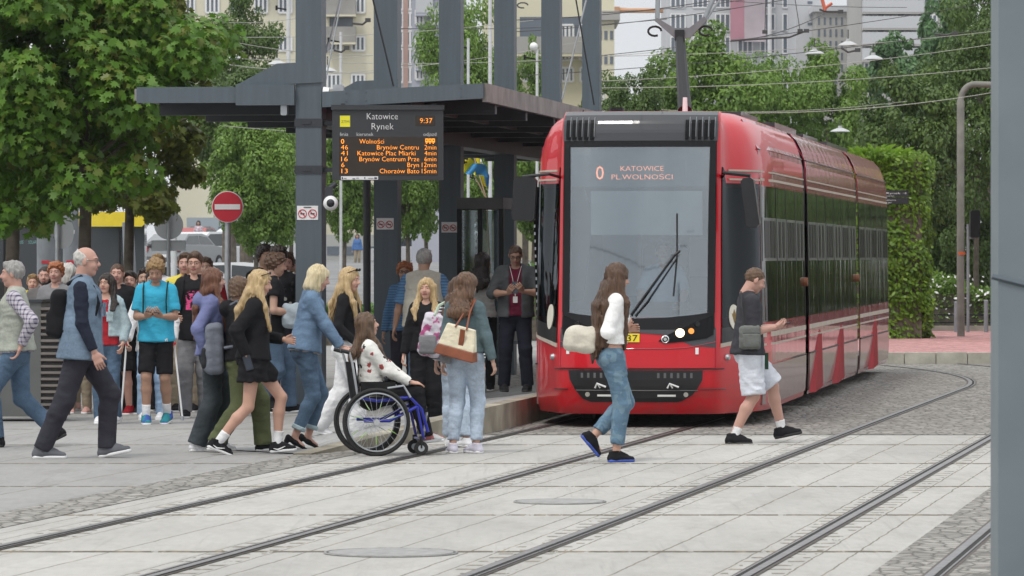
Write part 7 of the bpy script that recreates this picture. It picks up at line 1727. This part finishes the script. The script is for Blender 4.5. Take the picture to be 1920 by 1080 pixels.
phone('shortsman', (.03,.34,1.15), (.0,1,.25), (0,-.3,-1), 'black phone in the hands of the man in white shorts')
t = held('shortsman', 'shoulder_bag', 'small grey shoulder bag on the hip of the man in shorts', 'bag'); f = SDF(.010); f.rbox((.235,-.03,1.03), (.045,.105,.115), .035); f.noise(.003,.08,5,2); mg_ = cloth('bag_grey', (.15,.155,.145)); put(f, 'bag', mg_, t); f = SDF(.010); f.rbox((.285,-.03,1.00), (.02,.085,.07), .018); put(f, 'front_pocket', mg_, t)
q = MB(); q.tube([(.25,-.10,1.13),(.215,-.10,1.30),(.10,-.09,1.47)], .009, 6); q.tube([(.25,.05,1.13),(.21,.07,1.24)], .009, 6); q.tube([(.292,-.11,1.07),(.292,.05,1.07)], .004, 5); q.split('strap', m_blk, t)
q = MB(); q.box((.205,.14,.80),(.012,.035,.16)); q.build('hanging_tab', cloth('green_tab', (.02,.05,.03)), t)
# ------------------------------------------------------------------ second row, left
person('turq', 'curly fair-haired teenage boy in a turquoise tee and black shorts looking at a phone', 293, 795, 487, 178, hp=26, hy=0, lean=2,
  ar=(.10,.06,.085,0), al=(-.10,-.14,.11,-10), pz=.915, wr=(.075,.27,1.13), wl=(-.075,.27,1.13), eh=((-.5,-.5,-1),(.5,-.5,-1)), skin='tan', hb=((-.5,.5,-.8),(.5,.5,-.8)), hd=((.35,1,.5),(-.35,1,.5)), tdir=((1,0,.6),(-1,0,.6)), hcurl=(40,40),
  legs=pants(c_black, name='shorts', len=.92, g=(.012,.036,.03)), top=dict(name='t_shirt', mat=c_turq, sl=.78, g=.028, hem=.88, nz=.004), shoes=dict(mat=m_sh['teal'], sock=c_white, sockh=.30), hair=dict(kind='curly', mat=HR['sandy']))
phone('turq', (0,.33,1.165), (1,0,.1), (0,.4,-1), 'black phone held by the boy in turquoise')
q = MB(); t = PEOPLE['turq'][0]; q.tube([(-.13,.128,.87),(-.118,.130,.90),(-.110,.131,.87)], .005, 5); q.tube([(-.105,.130,.885),(-.135,.129,.895)], .004, 5); q.build('shorts_emblem', m_white, t)
bp_ = held('turq', 'backpack', 'drawstring backpack whose dark cords cross the turquoise shirt', 'backpack'); s = PEOPLE['turq'][1]; f = SDF(.0125); f.rbox(s.T((0,-.18,1.20)), (.13,.05,.18), .045); put(f, 'bag', c_black, bp_)
q = MB()
for k in (-1,1): q.tube([s.T((k*.12,-.12,1.42)), s.T((k*.125,-.01,1.505)), s.T((k*.125,.10,1.43)), s.T((k*.120,.142,1.30)), s.T((k*.125,.13,1.12))], .0085, 6)
q.build('strap', cloth('dark_green_cord', (.01,.035,.025)), bp_)
person('crutchboy', 'boy in a white hoodie walking on two crutches behind the boy in turquoise', 287, 787, 506, 180, hp=2, lean=3, wide=.98,
  ar=(.12,.04,.085,0), al=(-.09,-.08,.085,0), wr=(.29,.16,.92), wl=(-.25,.16,.92), eh=((-.8,-1,-.2),(.8,-1,-.2)), skin='mid', hcurl=(70,70), hd=((0,.5,-1),(0,.5,-1)),
  legs=pants(c_lb, len=2.05, g=(.02,.025,.03)), top=dict(name='hoodie', mat=c_white, sl=1.93, g=.034, hem=.80, hood=1), shoes=dict(mat=m_sh['white']), hair=dict(kind='short', mat=HR['dark']))
for s_, lab in ((1, 'crutch with white shaft and red grip, left of the boy in turquoise'), (-1, 'crutch with white shaft, right of the boy in turquoise')):
    t = held('crutchboy', 'crutch', lab, 'crutch'); hx = .30 if s_ > 0 else -.26; q = MB(); q.cyl((hx,.16,.88),(s_*.36,.24,.02), .011, n=10); q.tube([(hx,.16,.88),(hx,.06,1.14)], .011, 8); q.build('shaft', m_white, t, smooth=True)
    q = MB(); q.cyl((hx,.10,.895),(hx,.24,.895), .017, n=10); q.build('grip', m_red, t); q = MB(); q.cyl((s_*.36,.24,.0),(s_*.36,.24,.05), .02, n=10); q.build('rubber_tip', m_galv, t)
    q = MB(); q.tube([(hx+.045*math.cos(a), .06+.045*math.sin(a), 1.14) for a in np.linspace(.6,5.2,10)], .012, 6); q.build('arm_cuff', m_galv, t)
person('glassesboy', 'teenage boy with glasses in a black tee with a pink print', 366, 783, 472, 176, hp=3, hy=-3, wide=.97,
  ar=(.10,.03,.085,0), al=(-.10,-.05,.085,0), wr=(.18,.22,1.08), wl=(-.22,.16,1.0), skin='fair',
  legs=pants(c_grey, g=(.024,.03,.035), len=2.05), top=dict(name='t_shirt', mat=c_blackpink, sl=.95, g=.028, hem=.82), shoes=dict(mat=m_sh['black']), hair=dict(kind='quiff', mat=HR['brown']), glasses=1)
backpack('glassesboy', 'dark backpack whose straps frame the pink print', c_black, None, .10, .40, .26, 1.2)
person('denimgirl', 'smiling dark-haired girl with glasses in a pale denim jacket over a red top', 200, 795, 512, 170, sex='f', hy=-10, hp=-2,
  ar=(.09,.02,.085,0), al=(-.09,-.12,.10,-10), wr=(.22,.08,.90), wl=(-.23,.14,.94), skin='fair',
  legs=pants(c_jeansb, g=(.016,.018,.02)), top=dict(mat=c_red, sl=0, g=.010), over=dict(name='denim_jacket', mat=c_ldjack, sl=1.93, g=.036, hem=1.02, open=.05, sg=.034), shoes=dict(mat=m_sh['white']), hair=dict(kind='longfront', mat=HR['dark'], len=.30), glasses=1)
person('blackhoodie', 'tall boy in a black hoodie and black shorts behind the denim-jacket girl', 220, 777, 494, 178, hp=0, wide=1.05,
  ar=(.12,.03,.085,0), al=(-.13,-.06,.085,0), skin='rosy', legs=pants(c_black, name='shorts', len=.98, g=(.026,.045,.03)), top=dict(name='hoodie', mat=c_black, sl=1.95, g=.034, hem=.88, hood=1), shoes=dict(mat=m_sh['red']), hair=dict(kind='buzz', mat=HR['brown']))
B = dict(hands=(1,1), hvs=.008)
def extra(key, label, px, fy, tpx, face, sex='m', hr='brown', hk='short', tm=None, lm=None, skin='fair', shoes_=None, grp=None, **o):
    oo = dict(sex=sex, skin=skin, legs=pants(lm or c_dtrou, vs=.016), top=dict(mat=tm or c_grey, g=o.pop('g', .026), sl=o.pop('sl', 1.93), vs=.016, hood=o.pop('hood', 0)), shoes=dict(mat=shoes_ or m_sh['black']), hair=dict(kind=hk, mat=HR[hr], len=o.pop('hl', .3)), hvs=.0075); oo.update(o)
    return person(key, label, px, fy, tpx, face, **oo)
extra('e1', 'dark-haired boy in a black coat just behind the tall boy in the black hoodie', 244, 776, 508, 178, tm=c_black, lm=c_black, hr='dark', skin='rosy')
extra('e2', 'bearded man in a grey coat with headphones, left of the denim-vest man', 84, 772, 499, 178, tm=c_coat, hr='dark', skin='rosy', hair=dict(kind='buzz', mat=HR['dark'], beard=HR['dark']))
extra('e3', 'ginger-haired boy in a grey top next to the man with headphones', 105, 774, 492, 168, tm=c_grey, hr='ginger', hk='curly', skin='rosy')
extra('e4', 'pale-haired woman half hidden behind the ginger boy', 128, 770, 493, 30, tm=c_coat, hr='white', hk='bob', sex='f', lm=c_khaki, shoes_=m_sh['pink'])
extra('e5', 'fair-haired child at the left edge in front of the yellow bus', 62, 752, 514, 180, tm=c_yel, hr='sandy')
extra('e7', 'grey-haired bowed elderly person in the crowd left of the crutches', 246, 768, 526, 170, tm=c_blue, hr='grey', lean=10, hp=30)
extra('e8', 'dark-haired boy in a blue top left of the boy in turquoise', 270, 770, 503, 182, tm=c_blue, hr='dark', skin='mid')
extra('e9', 'fair boy in a pale top directly behind the boy in turquoise', 296, 762, 476, 180, tm=c_white, hr='sandy', skin='rosy')
extra('e10', 'boy in a yellow shirt behind the boy with glasses', 347, 772, 474, 178, tm=c_yel, hr='brown', skin='rosy', lm=c_khaki)
extra('e11', 'person in a red top behind the boy with glasses', 386, 762, 482, 180, tm=c_red, hr='brown', skin='mid')
extra('e12', 'dark-haired person with a low bun behind the bald man in the denim vest', 148, 776, 508, 178, tm=c_coat, hr='dark', sex='f', hk='bob', lm=c_khaki, shoes_=m_sh['pink'])
person('tallblack', 'tall boy with wavy brown hair in a sleeveless black tee carrying a grey jacket', 508, 775, 476, -80, hp=10, lean=3, skin='mid',
  ar=(.11,-.15,.10,-5), al=(-.10,.22,.09,5), pz=.89, wr=(.16,.24,1.08), eh=((-.5,-1,-.2),(.4,-1,-.3)), legs=pants(c_jeansb, g=(.02,.03,.04)), top=dict(name='t_shirt', mat=c_black, sl=.45, g=.026, hem=.86), shoes=dict(mat=m_sh['black']), hair=dict(kind='curly', mat=HR['brown']))
t = held('tallblack', 'folded_jacket', 'pale grey jacket carried over the arm of the tall boy in black', 'jacket'); f = SDF(.012); f.rbox((.18,.20,1.05), (.05,.10,.13), .05); f.noise(.010,.10,6,3); put(f, 'cloth', cloth('pale_grey_jacket', (.36,.42,.46)), t)
extra('e13', 'dark mop-haired youth in a black patterned shirt left of the first column', 522, 768, 462, -160, tm=c_blackfl, hr='dark', hk='curly', sl=.9, skin='mid')
extra('e14', 'brown-haired person in dark clothes close to the first column', 536, 762, 474, -170, tm=c_blackfl, lm=c_white, hr='brown', hk='curly', skin='rosy')
extra('e15', 'balding man behind the crowd just left of the first column', 546, 756, 483, 180, tm=c_coat, hr='brown', hk='buzz', skin='rosy')
extra('e16', 'fair-haired woman in an olive top behind the crowd at the first column', 545, 762, 503, -175, tm=c_olive, hr='sandy', hk='bob', sex='f')
extra('e17', 'dark-haired boy behind the tall boy in black', 497, 764, 460, -150, tm=c_black, hr='dark', hk='curly', skin='tan')
# ------------------------------------------------------------------ under the canopy
person('beigeman', 'grey-haired man in a beige vest over a blue striped shirt seen from behind', 795, 768, 466, -4, hp=3, wide=1.22, hy=-8,
  wr=(.34,.12,.98), wl=(-.33,.06,.88), skin='tan', legs=pants(c_jeansb, g=(.026,.028,.03)), top=dict(mat=c_bstr, sl=.95, g=.024), over=dict(name='vest', mat=c_beige, sl=.06, g=.040, hem=.90), shoes=dict(mat=m_sh['black']), hair=dict(kind='short', mat=HR['grey']))
extra('e21', 'ginger-haired woman with dark glasses left of the man in the beige vest', 759, 760, 492, 175, tm=c_bstr, hr='ginger', hk='curly', sex='f', skin='tan', glasses='dark')
person('platwoman', 'woman with long dark hair in a light tee standing on the platform, turned away', 905, 733, 473, -12, gz=.13, sex='f', hp=0, hy=-40, skin='tan',
  wr=(.23,.10,.95), legs=pants(c_black), top=dict(mat=cloth('light_grey_tee', (.38,.38,.36)), sl=.55, g=.018, hem=.93), shoes=dict(mat=m_sh['black']), hair=dict(kind='long', mat=HR['dark'], len=.33))
person('phoneman', 'man in a burgundy polo and grey jacket reading his phone on the platform', 967, 733, 460, 178, gz=.20, hp=24, wide=1.16, arm=1.05,
  ar=(.14,.03,.085,0), al=(-.14,.0,.085,0), wr=(.08,.25,1.17), wl=(-.09,.25,1.19), eh=((-1,-.3,-.8),(1,-.3,-.8)), skin='tan', hb=((-.6,.5,-.6),(.6,.5,-.6)), hd=((.35,1,.6),(-.35,1,.6)), tdir=((1,0,.6),(-1,0,.6)), hcurl=(45,45),
  legs=pants(cloth('navy_trousers', (.014,.016,.026)), g=(.022,.028,.036)), top=dict(mat=c_burg, sl=0, g=.018, hem=.90), over=dict(name='grey_jacket', mat=c_gjack, sl=1.15, g=.034, hem=.88, open=.07), shoes=dict(mat=m_sh['black'], sole=m_bksole), hair=dict(kind='buzz', mat=HR['brown']), glasses='dark')
phone('phoneman', (0,.31,1.235), (0,-.1,1), (0,.8,-.3), 'phone held upright by the man in burgundy')
t = held('phoneman', 'badge', 'white name badge on a cord around the neck of the man in burgundy', 'badge'); q = MB(); q.box((0,.165,1.09),(.055,.006,.075)); q.build('card', m_white, t); q = MB(); q.tube([(-.07,.06,1.49),(-.03,.145,1.33),(0,.163,1.13)],.003,5); q.tube([(.07,.06,1.49),(.03,.145,1.33),(0,.163,1.13)],.003,5); q.build('cord', m_white, t)
# far passers-by
for key, lab, px, fy_, Y, col, hr, lm in (('f1','distant woman in a blue jacket between the first and second columns',670,502,236,c_blue,'brown',c_khaki),('f2','distant person in a pink top near the white cars',372,480,225,cloth('pink_white',(.5,.35,.4),'patches',(.6,.6,.65)),'dark',c_navy),('f3','distant person in red beside the white cars',521,476,228,c_red,'dark',c_navy)):
    g = P(px, fy_, Y); o = dict(sex='f', scale=.95, gz=0); s = skel(o); t = thing('person', lab, 'person', g, R(178), None, .95)
    body(o | dict(hvs=.012), s, t, SK['mid']); legs(o, s, t, pants(lm, vs=.02)); top(o, s, t, dict(mat=col, g=.03, vs=.02)); hair(o, s, t, dict(kind='bob', mat=HR[hr]))
# driver behind the windscreen (in the tram's frame)
dp = tram.matrix_basis @ Vector((.18, .98, .50)); t = thing('person', 'tram driver sitting at the controls behind the windscreen', 'person', dp, R(180)+THT, None, 1.0)
o = dict(sex='m', pz=.55, ar=(.1,.5,.2,0), al=(-.1,.5,.2,0), wr=(.2,.4,.72), wl=(-.2,.4,.72), kh=(0,.6,1)); s = skel(o); body(o, s, t, SK['mid']); legs(o, s, t, pants(c_navy)); top(o, s, t, dict(mat=c_lb, g=.02, sl=.9)); hair(o, s, t, dict(kind='short', mat=HR['brown']))
# ------------------------------------------------------------------ wheelchair
g = G(697, 853); t = thing('wheelchair', 'blue-framed wheelchair with large spoked wheels pushed by the blonde woman', 'wheelchair', g, R(-80))
m_cbl3 = M('wheelchair_blue', (.02,.03,.38), .3, metal=.3, var=.05, coat=.5); m_spoke = M('spokes', (.55,.56,.58), .3, metal=.8, var=0); m_refl = M('reflector_green', (.35,.65,.10), .3, var=0)
for sx in (1,-1):
    x = sx*.27; cz = .290; R0 = .278
    q = MB(); q.tube([(x, R0*math.cos(a), cz+R0*math.sin(a)) for a in np.linspace(0,2*math.pi,49)[:-1]], .016, 8, True); wh = q.build('wheel', m_tyre, t, smooth=True)
    q = MB(); q.tube([(x, (R0-.024)*math.cos(a), cz+(R0-.024)*math.sin(a)) for a in np.linspace(0,2*math.pi,49)[:-1]], .008, 6, True); q.build('rim', m_blk, wh)
    q = MB(); q.tube([(x+sx*.035, (R0-.03)*math.cos(a), cz+(R0-.03)*math.sin(a)) for a in np.linspace(0,2*math.pi,49)[:-1]], .007, 6, True); q.build('push_rim', m_galv, wh)
    q = MB()
    for k in range(24):
        a = 2*math.pi*k/24; b_ = a+(.35 if k % 2 else -.35); q.tube([(x+sx*.02*(1 if k%4<2 else -1), .022*math.cos(b_), cz+.022*math.sin(b_)), (x, (R0-.03)*math.cos(a), cz+(R0-.03)*math.sin(a))], .0016, 4)
    q.build('spokes', m_spoke, wh)
    q = MB()
    for k in (1,5,8,11,15,18,22):
        a = 2*math.pi*k/24; q.tube([(x, .12*math.cos(a), cz+.12*math.sin(a)), (x, .19*math.cos(a), cz+.19*math.sin(a))], .003, 5)
    q.build('spoke_reflectors', m_refl, wh)
    q = MB(); q.cyl((x-.03,0,cz),(x+.03,0,cz), .026, n=14); q.build('hub', m_spoke, wh)
    q = MB(); q.tube([(sx*.22,-.16,.50),(sx*.22,.02,.47),(sx*.22,.30,.50),(sx*.20,.40,.40),(sx*.18,.46,.20)], .014, 8); q.tube([(sx*.22,-.10,.30),(sx*.22,.12,.30),(sx*.22,.36,.42)], .015, 8); q.tube([(sx*.22,.36,.42),(sx*.20,.42,.14)], .012, 8); q.build('frame_tube', m_cbl3, t, smooth=True)
    q = MB(); q.tube([(sx*.21,-.14,.44),(sx*.21,-.20,.80),(sx*.21,-.225,.885)], .011, 8); q.build('backrest_tube', m_galv, t, smooth=True)
    q = MB(); q.tube([(sx*.21,-.225,.885),(sx*.21,-.30,.905)], .017, 8); q.build('push_handle', m_blk, t, smooth=True)
    q = MB(); q.cyl((sx*.19-.014,.40,.062),(sx*.19+.014,.40,.062), .060, n=20); cw_ = q.build('caster_wheel', m_tyre, t); q = MB(); q.cyl((sx*.19-.017,.40,.062),(sx*.19+.017,.40,.062), .028, n=12); q.build('caster_hub', m_galv, cw_)
    q = MB(); q.box((sx*.19,.40,.135),(.05,.03,.06)); q.tube([(sx*.215,.40,.062),(sx*.215,.40,.16)],.008,6); q.build('caster_fork', m_blk, t)
    q = MB(); q.box((sx*.235,.02,.575),(.012,.30,.12),bev=.01); q.build('side_guard', m_tblack, t)
    q = MB(); q.tube([(sx*.24,.10,.58),(sx*.24,.24,.60),(sx*.24,.30,.50)],.011,6); q.build('brake_lever', m_galv, t)
q = MB(); q.box((0,.06,.485),(.42,.40,.05),bev=.01); q.build('seat', m_tblack, t)
q = MB(); q.box((0,-.165,.64),(.40,.03,.32),rx=R(8)); q.build('backrest', c_black, t)
q = MB(); q.tube([(-.27,0,.290),(.27,0,.290)],.014,8); q.tube([(-.19,.40,.14),(.19,.40,.14)],.012,8); q.build('axle_bar', m_cbl3, t)
q = MB(); q.box((0,.50,.125),(.34,.16,.016),rx=R(8)); q.build('footrest', m_galv, t)
q = MB(); q.box((0,.44,.27),(.36,.015,.20),rx=R(-8)); q.build('calf_strap', cloth('camouflage_strap', (.18,.19,.20), 'patches', (.45,.45,.47)), t)
t = held('seated', 'handbag', 'small black bag on the lap of the woman in the wheelchair', 'bag'); f = SDF(.011); f.rbox((-.02,.20,.76), (.10,.05,.08), .03); put(f, 'bag', m_tblack, t)
